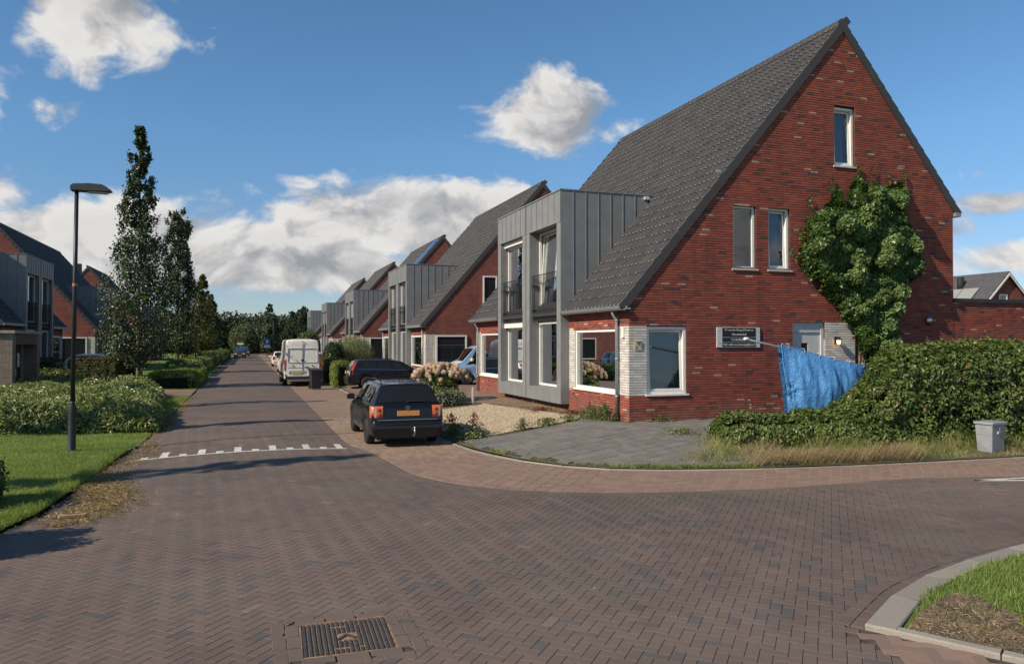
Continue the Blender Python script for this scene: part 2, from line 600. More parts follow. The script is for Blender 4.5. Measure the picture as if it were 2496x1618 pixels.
def glass_mat(name, tint=(0.02, 0.025, 0.03), base_refl=0.08, transp=True, ior=1.52, gloss=(0.92, 0.95, 1.0)):
    m, t, b = mat(name)
    out = m.node_tree.nodes['Material Output']
    gl = t.n('ShaderNodeBsdfGlossy')
    gl.inputs['Roughness'].default_value = 0.015
    gl.inputs['Color'].default_value = tuple(gloss) + (1.0,)
    if transp:
        tr = t.n('ShaderNodeBsdfTransparent')
        tr.inputs['Color'].default_value = tuple(tint) + (1.0,)
    else:
        tr = t.n('ShaderNodeBsdfDiffuse')
        tr.inputs['Color'].default_value = tuple(tint) + (1.0,)
    fr = t.n('ShaderNodeFresnel')
    fr.inputs[0].default_value = ior
    mxs = t.n('ShaderNodeMixShader')
    t.link(t.math('ADD', fr.outputs[0], base_refl, clamp=True), mxs.inputs[0])
    t.link(tr.outputs[0], mxs.inputs[1])
    t.link(gl.outputs[0], mxs.inputs[2])
    t.link(mxs.outputs[0], out.inputs['Surface'])
    return m


M_glass = glass_mat('window_glass', (0.72, 0.76, 0.76), 0.07)
M_glassd = glass_mat('dark_window_glass', (0.02, 0.024, 0.028), 0.09, False)
M_carglass = glass_mat('car_glass', (0.30, 0.33, 0.36), 0.05)

# ------------------------------------------------------------------ the ground
from mathutils.geometry import delaunay_2d_cdt

ROAD_R = [(2.30, 230.0), (2.30, 19.5), (2.34, 18.2), (2.57, 17.2), (2.74, 15.6), (2.90, 13.95), (3.20, 13.0), (3.66, 12.3), (4.2, 11.8), (4.85, 11.38), (6.1, 10.9), (8.3, 10.52), (11.1, 10.45), (13.3, 10.0), (18.0, 9.7), (60.0, 9.6)]
KERB_R = [(4.60, 230.0), (4.60, 18.6), (4.66, 17.2), (4.80, 16.1), (5.2, 14.7), (5.78, 13.68), (6.45, 13.05), (7.32, 12.6), (9.2, 12.1), (11.3, 11.78), (15.3, 11.5), (20.0, 11.35), (60.0, 11.2)]
EDGE_L = [(-2.25, 230.0), (-2.30, 19.5), (-2.42, 18.7), (-2.58, 15.0), (-2.70, 12.3), (-2.95, 11.25), (-3.6, 10.4), (-5.0, 9.8), (-8.0, 9.4), (-60.0, 9.2)]
ISLE = [(4.96, 5.13), (5.5, 5.47), (6.09, 5.80), (6.75, 6.05), (7.42, 6.25), (8.72, 6.54), (10.5, 6.78), (14.0, 6.95), (60.0, 7.1)]
ISLE_S = [(4.96, 5.13), (5.54, 4.16), (6.6, 2.4), (8.6, -1.0), (11.0, -6.0)]


def zr(x, y):
    """Camber of the street; the junction itself is flat."""
    x, y = np.asarray(x, float), np.asarray(y, float)
    return 0.07 * np.clip(1 - (x / 2.27) ** 2, 0, 1) * sstep(y, 14.2, 17.4)


_kx = np.array([p[0] for p in KERB_R[1:]])
_ky = np.array([p[1] for p in KERB_R[1:]])


def zt(x, y):
    """Front gardens rise gently from the kerb to the houses on the right."""
    x, y = np.asarray(x, float), np.asarray(y, float)
    t = np.minimum((x - 4.6) / 4.4, (y - np.interp(x, _kx, _ky)) / 4.8)
    return 0.035 + 0.30 * np.clip(t, 0, 1)


def sheet(name, poly, mats, zf=None, step=1.0, dz=0.0, parent=None, fmat=None, kind='structure'):
    """A ground surface bounded by a polygon, triangulated over a grid so that it follows zf."""
    P = []
    n = len(poly)
    for i in range(n):
        a, b = np.array(poly[i], float), np.array(poly[(i + 1) % n], float)
        k = max(1, min(200, int(np.linalg.norm(b - a) / step)))
        for j in range(k):
            P.append(a + (b - a) * j / k)
    nb = len(P)
    xs = [p[0] for p in P]
    ys = [p[1] for p in P]
    gx = np.arange(min(xs), max(xs), step)
    gy = np.arange(min(ys), max(ys), step)
    if len(gx) * len(gy) < 60000:
        X, Y = np.meshgrid(gx, gy)
        k = inside(poly, X, Y)
        P += [np.array(p) for p in zip(X[k], Y[k])]
    vs, es, fs, *_ = delaunay_2d_cdt([Vector((float(p[0]), float(p[1]))) for p in P], [], [list(range(nb))], 1, 1e-4)
    V = np.array([(v.x, v.y, 0.0) for v in vs])
    V[:, 2] = (zf(V[:, 0], V[:, 1]) if zf else 0.0) + dz
    F = np.array([f for f in fs if len(f) == 3], np.int32)
    mi = None
    if fmat is not None:
        c = V[F].mean(axis=1)
        mi = fmat(c[:, 0], c[:, 1]).astype(np.int32)
    me = np_mesh(name, V, F, mats, mi, smooth=True)
    o = add(name, me, parent)
    if parent is None and kind:
        o['kind'] = kind
    return o


def grassy(name, cols, scale=3.0, soil=0.0, fine=40.0):
    m, t, b = mat(name)
    wc = worldco(t)
    a = t.noise(wc, scale * 0.25, 4)
    f = t.noise(wc, fine, 5, 0.7)
    c = t.ramp(t.math('ADD', t.math('MULTIPLY', a, 0.5), t.math('MULTIPLY', f, 0.5)), [(0.35, cols[0]), (0.5, cols[1]), (0.66, cols[2])])
    if soil:
        nb = t.noise(wc, scale * 0.5, 5)
        c = t.mix(t.math('MULTIPLY', t.smooth(nb, 0.55, 0.68), soil), c, (0.17, 0.13, 0.06))
    t.link(c, b.inputs['Base Color'])
    b.inputs['Roughness'].default_value = 0.95
    b.inputs['Specular IOR Level'].default_value = 0.15
    bump(t, b, f, 0.8, 0.03)
    return m


M_grassg = grassy('grass_ground', [(0.07, 0.105, 0.022), (0.115, 0.165, 0.035), (0.16, 0.21, 0.055)], 3.0, 0.6)
M_yard = grassy('yard_ground', [(0.085, 0.07, 0.045), (0.14, 0.115, 0.075), (0.12, 0.13, 0.05)], 4.0, 0.5)


def paving_tex(name, c1, c2, mortar, bw, bh, rot=0.0):
    """Paving too far off to be laid piece by piece."""
    m, t, b = mat(name)
    wc = worldco(t)
    mp_ = t.n('ShaderNodeMapping')
    mp_.inputs['Rotation'].default_value = (0, 0, rot)
    t.link(wc, mp_.inputs[0])
    br = t.n('ShaderNodeTexBrick')
    br.inputs['Scale'].default_value = 1.0
    br.inputs['Brick Width'].default_value = bw
    br.inputs['Row Height'].default_value = bh
    br.inputs['Mortar Size'].default_value = 0.006
    br.inputs['Color1'].default_value = tuple(c1) + (1,)
    br.inputs['Color2'].default_value = tuple(c2) + (1,)
    br.inputs['Mortar'].default_value = tuple(mortar) + (1,)
    t.link(mp_.outputs[0], br.inputs['Vector'])
    nz = t.noise(wc, 0.6, 5, 0.65)
    g = t.noise(wc, 60.0, 3, 0.7)
    col = t.mix(1.0, br.outputs[0], t.ramp(nz, [(0.3, (0.8, 0.8, 0.82)), (0.7, (1.2, 1.18, 1.15))]), 'MULTIPLY')
    col = t.mix(1.0, col, t.ramp(g, [(0.3, (0.8,) * 3), (0.7, (1.2,) * 3)]), 'MULTIPLY')
    t.link(col, b.inputs['Base Color'])
    b.inputs['Roughness'].default_value = 0.85
    b.inputs['Specular IOR Level'].default_value = 0.3
    bump(t, b, br.outputs['Fac'], -0.3, 0.006)
    return m


M_roadfar = paving_tex('far_paving', (0.140, 0.102, 0.083), (0.127, 0.094, 0.078), (0.08, 0.062, 0.051), 0.22, 0.11, R(45))
M_parkfar = paving_tex('far_tan_paving', (0.27, 0.185, 0.125), (0.235, 0.16, 0.115), (0.10, 0.075, 0.055), 0.22, 0.11, 0)
M_redfar = paving_tex('far_red_paving', (0.235, 0.155, 0.115), (0.205, 0.138, 0.105), (0.10, 0.072, 0.058), 0.22, 0.11, R(90))

g_v = np.array([(-2500, -2500, -0.10), (2500, -2500, -0.10), (2500, 2500, -0.10), (-2500, 2500, -0.10)])
ground = add('ground', np_mesh('ground', g_v, np.array([[0, 1, 2, 3]]), M_grassg))
ground['kind'] = 'structure'

PAV_FAR = 25.0
road_poly = ROAD_R + [(60.0, 7.1)] + ISLE[::-1][1:] + ISLE_S[1:] + [(11.0, -8.0), (-60.0, -8.0)] + EDGE_L[::-1]
road = sheet('road', road_poly, [M_joint, M_roadfar], zr, 0.75, -0.012,
             fmat=lambda x, y: ((y > PAV_FAR) | (np.abs(x) > 20)).astype(int))
# the far part is the paving surface itself, so it lies level with the near pavers
_me = road.data
_co = np.empty(len(_me.vertices) * 3, np.float32)
_me.vertices.foreach_get('co', _co)
_co = _co.reshape(-1, 3)
_co[_co[:, 1] > PAV_FAR + 0.3, 2] += 0.012
_me.vertices.foreach_set('co', _co.ravel())

PAVE_F = np.array([[4, 5, 6, 7], [0, 1, 5, 4], [1, 2, 6, 5], [2, 3, 7, 6], [3, 0, 4, 7]])


def piece_arrays(cx, cy, cz, ang, ln, wd, gap=0.002, cham=0.004, h=0.03):
    """Vertices of many chamfered paving pieces."""
    n = len(cx)
    hx, hy = ln / 2 - gap, wd / 2 - gap
    sx = np.array([-1, 1, 1, -1.0])
    sy = np.array([-1, -1, 1, 1.0])
    X0, Y0 = sx[None] * hx[:, None], sy[None] * hy[:, None]
    X1, Y1 = sx[None] * (hx - cham)[:, None], sy[None] * (hy - cham)[:, None]
    LX = np.concatenate([X0, X1], 1)
    LY = np.concatenate([Y0, Y1], 1)
    c, s = np.cos(ang)[:, None], np.sin(ang)[:, None]
    V = np.empty((n, 8, 3))
    V[:, :, 0] = cx[:, None] + LX * c - LY * s
    V[:, :, 1] = cy[:, None] + LX * s + LY * c
    V[:, :4, 2] = (cz - h)[:, None]
    V[:, 4:, 2] = cz[:, None]
    tilt = RNG.normal(0, 0.0005, (n, 4))
    V[:, 4:, 2] += tilt
    # shoulder: the lower ring sits just below the face so the chamfer reads
    V[:, :4, 2] = V[:, 4:, 2] - 0.0025
    V2 = V[:, :4].copy()
    V2[:, :, 2] = (cz - h)[:, None]
    VV = np.concatenate([V2, V], 1)
    return VV


PIECE_F = np.array([[8, 9, 10, 11], [4, 5, 9, 8], [5, 6, 10, 9], [6, 7, 11, 10], [7, 4, 8, 11], [0, 1, 5, 4], [1, 2, 6, 5], [2, 3, 7, 6], [3, 0, 4, 7]])


def lay(parent, piece, field, mt, cx, cy, cz, ang, ln, wd, rv, n_obj=300, gap=0.002, cham=0.004, h=0.03, group=None, zf=None):
    """Lay paving: the nearest pieces in view become objects of their own, the rest one mesh."""
    cx, cy, cz, ang, ln, wd, rv = [np.broadcast_to(np.asarray(a, float), np.asarray(cx).shape).copy() for a in (cx, cy, cz, ang, ln, wd, rv)]
    vis, dep = seen(np.stack([cx, cy, cz], 1), -5.0)
    full = (ln > 0.97 * ln.max()) & (wd > 0.97 * wd.max())
    order = np.argsort(np.where(vis & full, dep, 1e9))
    pick = [i for i in order[:n_obj] if vis[i] and full[i]]
    rest = np.ones(len(cx), bool)
    rest[pick] = False
    VV = piece_arrays(cx[rest], cy[rest], cz[rest], ang[rest], ln[rest], wd[rest], gap, cham, h)
    if zf is not None:
        VV[:, :, 2] += zf(VV[:, :, 0], VV[:, :, 1]) - zf(cx[rest], cy[rest])[:, None]
    n = len(VV)
    F = (PIECE_F[None] + (np.arange(n) * 12)[:, None, None]).reshape(-1, 4)
    me = np_mesh(field, VV.reshape(-1, 3), F, mt, r=np.repeat(rv[rest], 9))
    o = add(field, me, parent)
    o['kind'] = 'stuff'
    var = {}
    for i in pick:
        q = int(rv[i] * 63.99)
        if q not in var:
            one = np.array([0.0])
            vv = piece_arrays(one, one, one, one, np.array([ln.max()]), np.array([wd.max()]), gap, cham, h)
            var[q] = np_mesh(piece, vv.reshape(-1, 3), PIECE_F, mt, r=np.full(9, (q + 0.5) / 64))
        m4 = Matrix.Translation((cx[i], cy[i], cz[i] + RNG.normal(0, 0.0003)))
        if zf is not None:
            e = 0.05
            gx_ = float(zf(cx[i] + e, cy[i]) - zf(cx[i] - e, cy[i])) / (2 * e)
            gy_ = float(zf(cx[i], cy[i] + e) - zf(cx[i], cy[i] - e)) / (2 * e)
            m4 = m4 @ Vector((0, 0, 1)).rotation_difference(Vector((-gx_, -gy_, 1))).to_matrix().to_4x4()
        add(piece, var[q], parent, mat4=m4 @ Matrix.Rotation(ang[i], 4, 'Z'))


# --- herringbone clinkers of the carriageway
PW = 0.105
th = R(48)
us = np.arange(-170, 320)
p_, q_ = np.meshgrid(np.arange(-420, 420), np.arange(-210, 210))
lx = (p_ + 2 * q_).ravel()
ly = (p_ - 2 * q_).ravel()
uu = np.concatenate([lx + 1.0, lx + 0.5]) * PW
vv = np.concatenate([ly + 0.5, ly + 2.0]) * PW
aa = np.concatenate([np.zeros(len(lx)), np.full(len(lx), math.pi / 2)])
ux = uu * math.cos(th) - vv * math.sin(th)
uy = uu * math.sin(th) + vv * math.cos(th) + 8.0


def offset_line(pts, d):
    """Shift a polyline sideways by d (positive to the left of travel)."""
    P = np.asarray(pts, float)
    T = np.gradient(P, axis=0)
    for i in range(1, len(P) - 1):
        a = (P[i] - P[i - 1]) / (np.linalg.norm(P[i] - P[i - 1]) + 1e-9)
        b = (P[i + 1] - P[i]) / (np.linalg.norm(P[i + 1] - P[i]) + 1e-9)
        T[i] = a + b
    T /= np.linalg.norm(T, axis=1)[:, None] + 1e-9
    N = np.stack([-T[:, 1], T[:, 0]], 1)
    return P + N * d


def resample(pts, step):
    P = np.asarray(pts, float)
    # round the corners with a Catmull-Rom pass
    Q = []
    for i in range(len(P) - 1):
        p0, p1, p2, p3 = P[max(i - 1, 0)], P[i], P[i + 1], P[min(i + 2, len(P) - 1)]
        if np.linalg.norm(p2 - p1) > 6:
            Q += [p1 + (p2 - p1) * t for t in np.linspace(0, 1, 40, endpoint=False)]
            continue
        ln_ = np.linalg.norm(p2 - p1)
        for e, (u, w) in enumerate(((p0, p1), (p3, p2))):
            dd = np.linalg.norm(w - u)
            if dd > 2 * ln_:
                u = w - (w - u) / dd * ln_ * 2
            if e == 0:
                p0 = u
            else:
                p3 = u
        for t in np.linspace(0, 1, 12, endpoint=False):
            Q.append(0.5 * ((2 * p1) + (-p0 + p2) * t + (2 * p0 - 5 * p1 + 4 * p2 - p3) * t * t + (-p0 + 3 * p1 - 3 * p2 + p3) * t ** 3))
    Q.append(P[-1])
    Q = np.asarray(Q)
    L = np.concatenate([[0], np.cumsum(np.linalg.norm(np.diff(Q, axis=0), axis=1))])
    s = np.arange(0, L[-1], step)
    return np.stack([np.interp(s, L, Q[:, 0]), np.interp(s, L, Q[:, 1])], 1), s


ROAD_Rc, _ = resample(ROAD_R, 0.15)
KERB_Rc, _ = resample(KERB_R, 0.15)
ISLE_c, _ = resample(ISLE, 0.12)
herr_poly = [tuple(p) for p in offset_line(ROAD_R, -0.13)] + [tuple(p) for p in offset_line(ISLE, 0.13)[::-1]] + [(4.7, 4.9), (4.75, 4.2), (4.6, 1.0)] + [(-30, 1.0)] + [tuple(p) for p in offset_line(EDGE_L, 0.05)[::-1]]
k = (ux > -11) & (ux < 17) & (uy > 2.6) & (uy < PAV_FAR)
ux, uy, aa = ux[k], uy[k], aa[k]
k = inside(herr_poly, ux, uy)
# the manhole cover and its collar
MAN_C, MAN_A = (0.80, 6.41), R(-2.0)
dxm, dym = ux - MAN_C[0], uy - MAN_C[1]
k &= ~((np.abs(dxm) < 0.43) & (np.abs(dym) < 0.43))
ux, uy, aa = ux[k], uy[k], aa[k]
cl = vnoise(ux * 0.9, uy * 0.9, 3)
rv = RNG.random(len(ux)) * 0.86
dark = (RNG.random(len(ux)) < np.clip(0.05 + 0.30 * sstep(cl, 0.25, 0.9), 0, 0.5))
# worn blue-grey replacements gather on the wheel track of the bend
trk = np.exp(-((ux - 4.6 - 0.35 * (uy - 8)) / 1.3) ** 2) * np.exp(-((uy - 8.6) / 2.6) ** 2)
dark |= RNG.random(len(ux)) < 0.30 * trk
rv[dark] = 0.86 + 0.079 * RNG.random(dark.sum())
rv[RNG.random(len(ux)) < 0.0025] = 0.995
lay(road, 'paver', 'paver_field', M_paver, ux, uy, zr(ux, uy), aa + th, 0.210, 0.105, rv, 300, zf=zr)


def ribbon(line, d, step, trim=None):
    """Pieces end to end along a line shifted sideways by d."""
    P = offset_line(line, d)
    L = np.concatenate([[0], np.cumsum(np.linalg.norm(np.diff(P, axis=0), axis=1))])
    s = np.arange(step / 2, L[-1] - step / 2, step)
    x, y = np.interp(s, L, P[:, 0]), np.interp(s, L, P[:, 1])
    x2, y2 = np.interp(s + 0.05, L, P[:, 0]), np.interp(s + 0.05, L, P[:, 1])
    return x, y, np.arctan2(y2 - y, x2 - x)


def near_line(pts, y_max=PAV_FAR, x_max=20.0):
    P = np.asarray(pts)
    return P[(P[:, 1] < y_max) & (P[:, 0] < x_max) & (P[:, 0] > -12)]


# edge courses that follow the kerb line
ex, ey, ea = [], [], []
for d in (-0.06, -0.175):
    x, y, a = ribbon(near_line(ROAD_Rc), d, 0.224)
    ex.append(x), ey.append(y), ea.append(a)
for d in (0.06, 0.175):
    x, y, a = ribbon(near_line(ISLE_c), d, 0.224)
    ex.append(x), ey.append(y), ea.append(a)
ex, ey, ea = map(np.concatenate, (ex, ey, ea))
lay(road, 'edge_paver', 'edge_paver_field', M_paver, ex, ey, zr(ex, ey) + 0.0035, ea, 0.224, 0.112, RNG.random(len(ex)) * 0.9, 60, zf=zr)
# collar of blocks round the manhole
mx_, my_, ma_ = [], [], []
for i in range(4):
    for kk in range(3 if i % 2 == 0 else 3):
        for row in (0.42, 0.532):
            off = (kk - 1) * 0.26 if row < 0.5 else (kk - 1) * 0.34
            v = [(off, row), (row, off), (off, -row), (-row, off)][i]
            mx_.append(MAN_C[0] + v[0]), my_.append(MAN_C[1] + v[1]), ma_.append(0.0 if i % 2 == 0 else math.pi / 2)
lay(road, 'collar_paver', 'collar_paver_field', M_paver, np.array(mx_), np.array(my_), np.zeros(len(mx_)) + 0.0035, np.array(ma_) + MAN_A, 0.25, 0.112, RNG.random(len(mx_)) * 0.6, 24)

# --- footway and parking strip between road and front gardens
foot_poly = [tuple(p) for p in ROAD_R] + [tuple(p) for p in KERB_R[::-1]]
footway = sheet('footway', foot_poly, [M_jointl, M_parkfar, M_redfar], None, 0.75, -0.008,
                fmat=lambda x, y: np.where(y > PAV_FAR, 1, np.where(x > 20, 2, 0)))
# rows of clinkers fan round the corner between the two kerb lines
sA = np.array([(4.60, 25.0), (4.60, 18.6), (4.66, 17.2), (4.80, 16.1), (5.2, 14.7), (5.78, 13.68), (6.45, 13.05), (7.32, 12.6), (9.2, 12.1), (11.3, 11.78), (15.3, 11.5), (20.0, 11.35)])
sB = np.array([(2.30, 25.0), (2.30, 18.6), (2.57, 17.2), (2.74, 15.6), (2.98, 13.7), (3.66, 12.3), (4.45, 11.6), (5.7, 11.02), (8.3, 10.52), (11.1, 10.45), (14.0, 9.92), (20.0, 9.66)])
sAr, _ = resample(sA, 0.05)
sBr, _ = resample(sB, 0.05)
fx, fy, fa, fl, fw_, fr = [], [], [], [], [], []
NROW = 20
ia = np.linspace(0, 1, len(sAr))
ib = np.linspace(0, 1, len(sBr))
tt = np.linspace(0, 1, 1200)
A_ = np.stack([np.interp(tt, ia, sAr[:, 0]), np.interp(tt, ia, sAr[:, 1])], 1)
B_ = np.stack([np.interp(tt, ib, sBr[:, 0]), np.interp(tt, ib, sBr[:, 1])], 1)
for row in range(NROW):
    f0 = (row + 0.5) / NROW
    P = A_ + (B_ - A_) * f0
    wrow = np.linalg.norm(B_ - A_, axis=1) / NROW
    L = np.concatenate([[0], np.cumsum(np.linalg.norm(np.diff(P, axis=0), axis=1))])
    s = np.arange(0.11 * (row % 2) + RNG.random() * 0.04, L[-1] - 0.12, 0.224)
    x, y = np.interp(s, L, P[:, 0]), np.interp(s, L, P[:, 1])
    x2, y2 = np.interp(s + 0.06, L, P[:, 0]), np.interp(s + 0.06, L, P[:, 1])
    fx.append(x), fy.append(y), fa.append(np.arctan2(y2 - y, x2 - x)), fw_.append(np.interp(s, L, wrow))
fx, fy, fa, fw_ = map(np.concatenate, (fx, fy, fa, fw_))
rr = RNG.random(len(fx))
isred = sstep(18.2 - fy, 0, 5) > RNG.random(len(fx)) * 0.3 + 0.35
for sel, pn, mt, nn in ((isred, 'red_paver', M_pavred, 200), (~isred, 'tan_paver', M_pavtan, 100)):
    lay(footway, pn, pn + '_field', mt, fx[sel], fy[sel], np.zeros(sel.sum()) + 0.004, fa[sel], 0.224, fw_[sel], rr[sel], nn)

# --- kerb stones
kerb = thing('kerb', 'pale concrete kerb curving round the corner between red footway and grey driveway', 'kerb')


def kerb_run(parent, line, width, ln, z0, z1, side, mt=M_kerb, ymax=60.0, xmax=24.0):
    P, s = resample(line, ln)
    P = P[(P[:, 1] < ymax) & (P[:, 0] < xmax)]
    for i in range(len(P) - 1):
        a, b = P[i], P[i + 1]
        d = (b - a) / np.linalg.norm(b - a)
        nrm = np.array([-d[1], d[0]]) * side
        g = 0.005
        a2, b2 = a + d * g, b - d * g
        c0 = [a2, b2, b2 + nrm * width, a2 + nrm * width]
        ch = 0.012
        c1 = [a2 + d * 0.004 + nrm * ch, b2 - d * 0.004 + nrm * ch, b2 - d * 0.004 + nrm * (width - ch), a2 + d * 0.004 + nrm * (width - ch)]
        zz = [z(*p) if callable(z) else z for z, p in ((z1, a), (z1, b), (z1, b), (z1, a))]
        V = [(p[0], p[1], z0) for p in c0] + [(p[0], p[1], q - 0.012) for p, q in zip(c0, zz)] + [(p[0], p[1], q) for p, q in zip(c1, zz)]
        cen = np.mean(np.array(V), axis=0)
        me = np_mesh('kerb_stone', np.array(V) - cen, PIECE_F, mt, r=np.full(9, RNG.random()))
        add('kerb_stone', me, parent, cen)


kerb_run(kerb, KERB_R, 0.09, 0.98, -0.08, 0.022, 1)
isle_kerb = thing('kerb', 'broad weathered concrete kerb round the grass corner at bottom right', 'kerb')
kerb_run(isle_kerb, ISLE, 0.25, 0.92, -0.08, 0.045, -1)
kerb_run(isle_kerb, ISLE_S, 0.12, 0.98, -0.08, 0.04, 1)

# red clinkers along the foot of the island
red_poly = [(4.93, 5.08), (4.72, 4.86), (4.78, 4.2), (4.62, 1.0), (7.45, 1.0), (6.6, 2.4), (5.54, 4.16)]
red_path = sheet('red_footpath', red_poly, M_joint, None, 0.3, -0.006)
gx, gy = np.meshgrid(np.arange(4.4, 7.6, 0.112), np.arange(1.0, 5.2, 0.112))
gx, gy = gx.ravel(), gy.ravel()
aa2 = R(-32)
cx0 = np.arange(-30, 30)
pp, qq = np.meshgrid(cx0, cx0)
lx, ly = (pp + 2 * qq).ravel(), (pp - 2 * qq).ravel()
hu = np.concatenate([lx + 1.0, lx + 0.5]) * PW
hv = np.concatenate([ly + 0.5, ly + 2.0]) * PW
ha = np.concatenate([np.zeros(len(lx)), np.full(len(lx), math.pi / 2)]) + aa2
hx_ = 5.4 + hu * math.cos(aa2) - hv * math.sin(aa2)
hy_ = 3.6 + hu * math.sin(aa2) + hv * math.cos(aa2)
k = inside([(p[0] * 0.985 + 0.085, p[1] * 0.985 + 0.04) for p in red_poly], hx_, hy_)
lay(red_path, 'paver', 'paver_field', M_pavred, hx_[k], hy_[k], np.zeros(k.sum()) + 0.002, ha[k], 0.224, 0.112, RNG.random(k.sum()), 30)

# --- front gardens on the right
yard_poly = [(4.682, 230.0), (4.682, 18.6)] + [(p[0], p[1]) for p in offset_line(KERB_R, 0.082)[2:-1]] + [(60.0, 11.32), (60.0, 230.0)]
front_yard = sheet('front_yard', yard_poly, M_yard, zt, 1.0, -0.004)

# --- lawns
lawn_poly = [(p[0] - 0.02, p[1]) for p in EDGE_L[:6]] + [(-3.62, 10.42), (-5.02, 9.82), (-8.0, 9.42), (-60.0, 9.22), (-60.0, 230.0)]


def zl(x, y):
    x, y = np.asarray(x, float), np.asarray(y, float)
    return 0.03 + 0.05 * sstep(-x, 2.6, 6.0) + 0.015 * vnoise(x * 0.7, y * 0.7, 2)


lawn = sheet('lawn', lawn_poly, M_grassg, zl, 1.0)
isle_poly = [tuple(p) for p in offset_line(ISLE, -0.26)] + [(60.0, -6.0), (11.2, -6.0)] + [tuple(p) for p in offset_line(ISLE_S, 0.11)[::-1]][1:]
isle_poly = [(5.22, 4.98)] + isle_poly[1:]
grass_corner = sheet('grass_corner', isle_poly, M_grassg, lambda x, y: 0.02 + 0.05 * sstep(np.minimum(x - 5, 9 - y), 0, 2), 0.6)
dirt_poly = [(5.20, 4.92), (5.62, 5.18), (5.95, 5.30), (6.28, 5.42), (6.45, 5.25), (6.30, 5.05), (6.34, 4.8), (6.12, 4.62), (6.05, 4.38), (5.82, 4.25), (5.62, 4.24)]
dirt = sheet('bare_earth', dirt_poly, M_soil, lambda x, y: 0.027 + 0.05 * sstep(np.minimum(x - 5, 9 - y), 0, 2), 0.2)

# --- road markings: the toothed white line on the ramp of the raised junction
def marking(name, label, y0, y1, sgn, x0=-2.12, x1=2.18, n=12):
    o = thing(name, label, 'road marking')

    def strip(nm, xa, xb, ya, yb):
        xs = np.linspace(xa, xb, max(2, int(abs(xb - xa) / 0.2) + 1))
        V, Fq = [], []
        for i, x in enumerate(xs):
            off = (x - x0) / (x1 - x0) * (y1 - y0)
            for y in (ya, yb):
                V.append((x, y0 + off + y, float(zr(x, y0 + off + y)) + 0.006))
        for i in range(len(xs) - 1):
            Fq.append([2 * i, 2 * i + 2, 2 * i + 3, 2 * i + 1])
        add(nm, np_mesh(nm, np.array(V), np.array(Fq), M_white), o)
    strip('line', x0, x1, -0.06, 0.05)
    for i in range(n):
        xc = x0 + 0.16 + i * (x1 - x0 - 0.3) / (n - 1)
        strip('tooth', xc - 0.075, xc + 0.075, *((0.05, 0.30) if i % 2 == 0 else (0.05, 0.78))[::1] if sgn > 0 else ((-0.30, -0.06) if i % 2 == 0 else (-0.78, -0.06)))
    return o


marking('ramp_marking', 'white toothed line painted across the road behind the black estate car', 17.2, 17.6, 1)
marking('ramp_marking', 'distant white toothed line across the road in front of the oncoming car', 105.5, 105.5, -1)
mk = MB()
for a, b, w in (((12.05, 9.93), (15.5, 8.75), 0.11), ((12.05, 9.93), (15.5, 9.6), 0.09)):
    a, b = np.array(a), np.array(b)
    d = (b - a) / np.linalg.norm(b - a)
    nn = np.array([-d[1], d[0]]) * w / 2
    mk.quad(*[(p[0], p[1], 0.006) for p in (a - nn, b - nn, b + nn, a + nn)])
tag(mk.build('road_marking', M_white), 'white painted wedge lines on the side street at the right edge', 'road marking')

# ------------------------------------------------------------------ the row houses
# local frame of a block: b = depth from the street front, a = along the street from the near gable, z = height
BZ0, EAVE, RIDGE_B, RIDGE_Z, REAR_B, REAR_Z = 0.20, 3.62, 7.0, 11.72, 11.24, 6.70
COURSE, BLEN = 0.068, 0.245
TILE_L, TILE_W = 0.39, 0.228
XR, XL = 9.45, -11.35
BLK = 13.88


def roof_z(b):
    b = np.asarray(b, float)
    return np.where(b < RIDGE_B, EAVE + (RIDGE_Z - EAVE) * b / RIDGE_B, RIDGE_Z + (REAR_Z - RIDGE_Z) * (b - RIDGE_B) / (REAR_B - RIDGE_B))


def gable_span(z):
    """Depth interval of the gable wall at height z."""
    lo = 0.0 if z < EAVE else (z - EAVE) / (RIDGE_Z - EAVE) * RIDGE_B
    hi = REAR_B if z < REAR_Z else REAR_B - (z - REAR_Z) / (RIDGE_Z - REAR_Z) * (REAR_B - RIDGE_B)
    return lo, hi


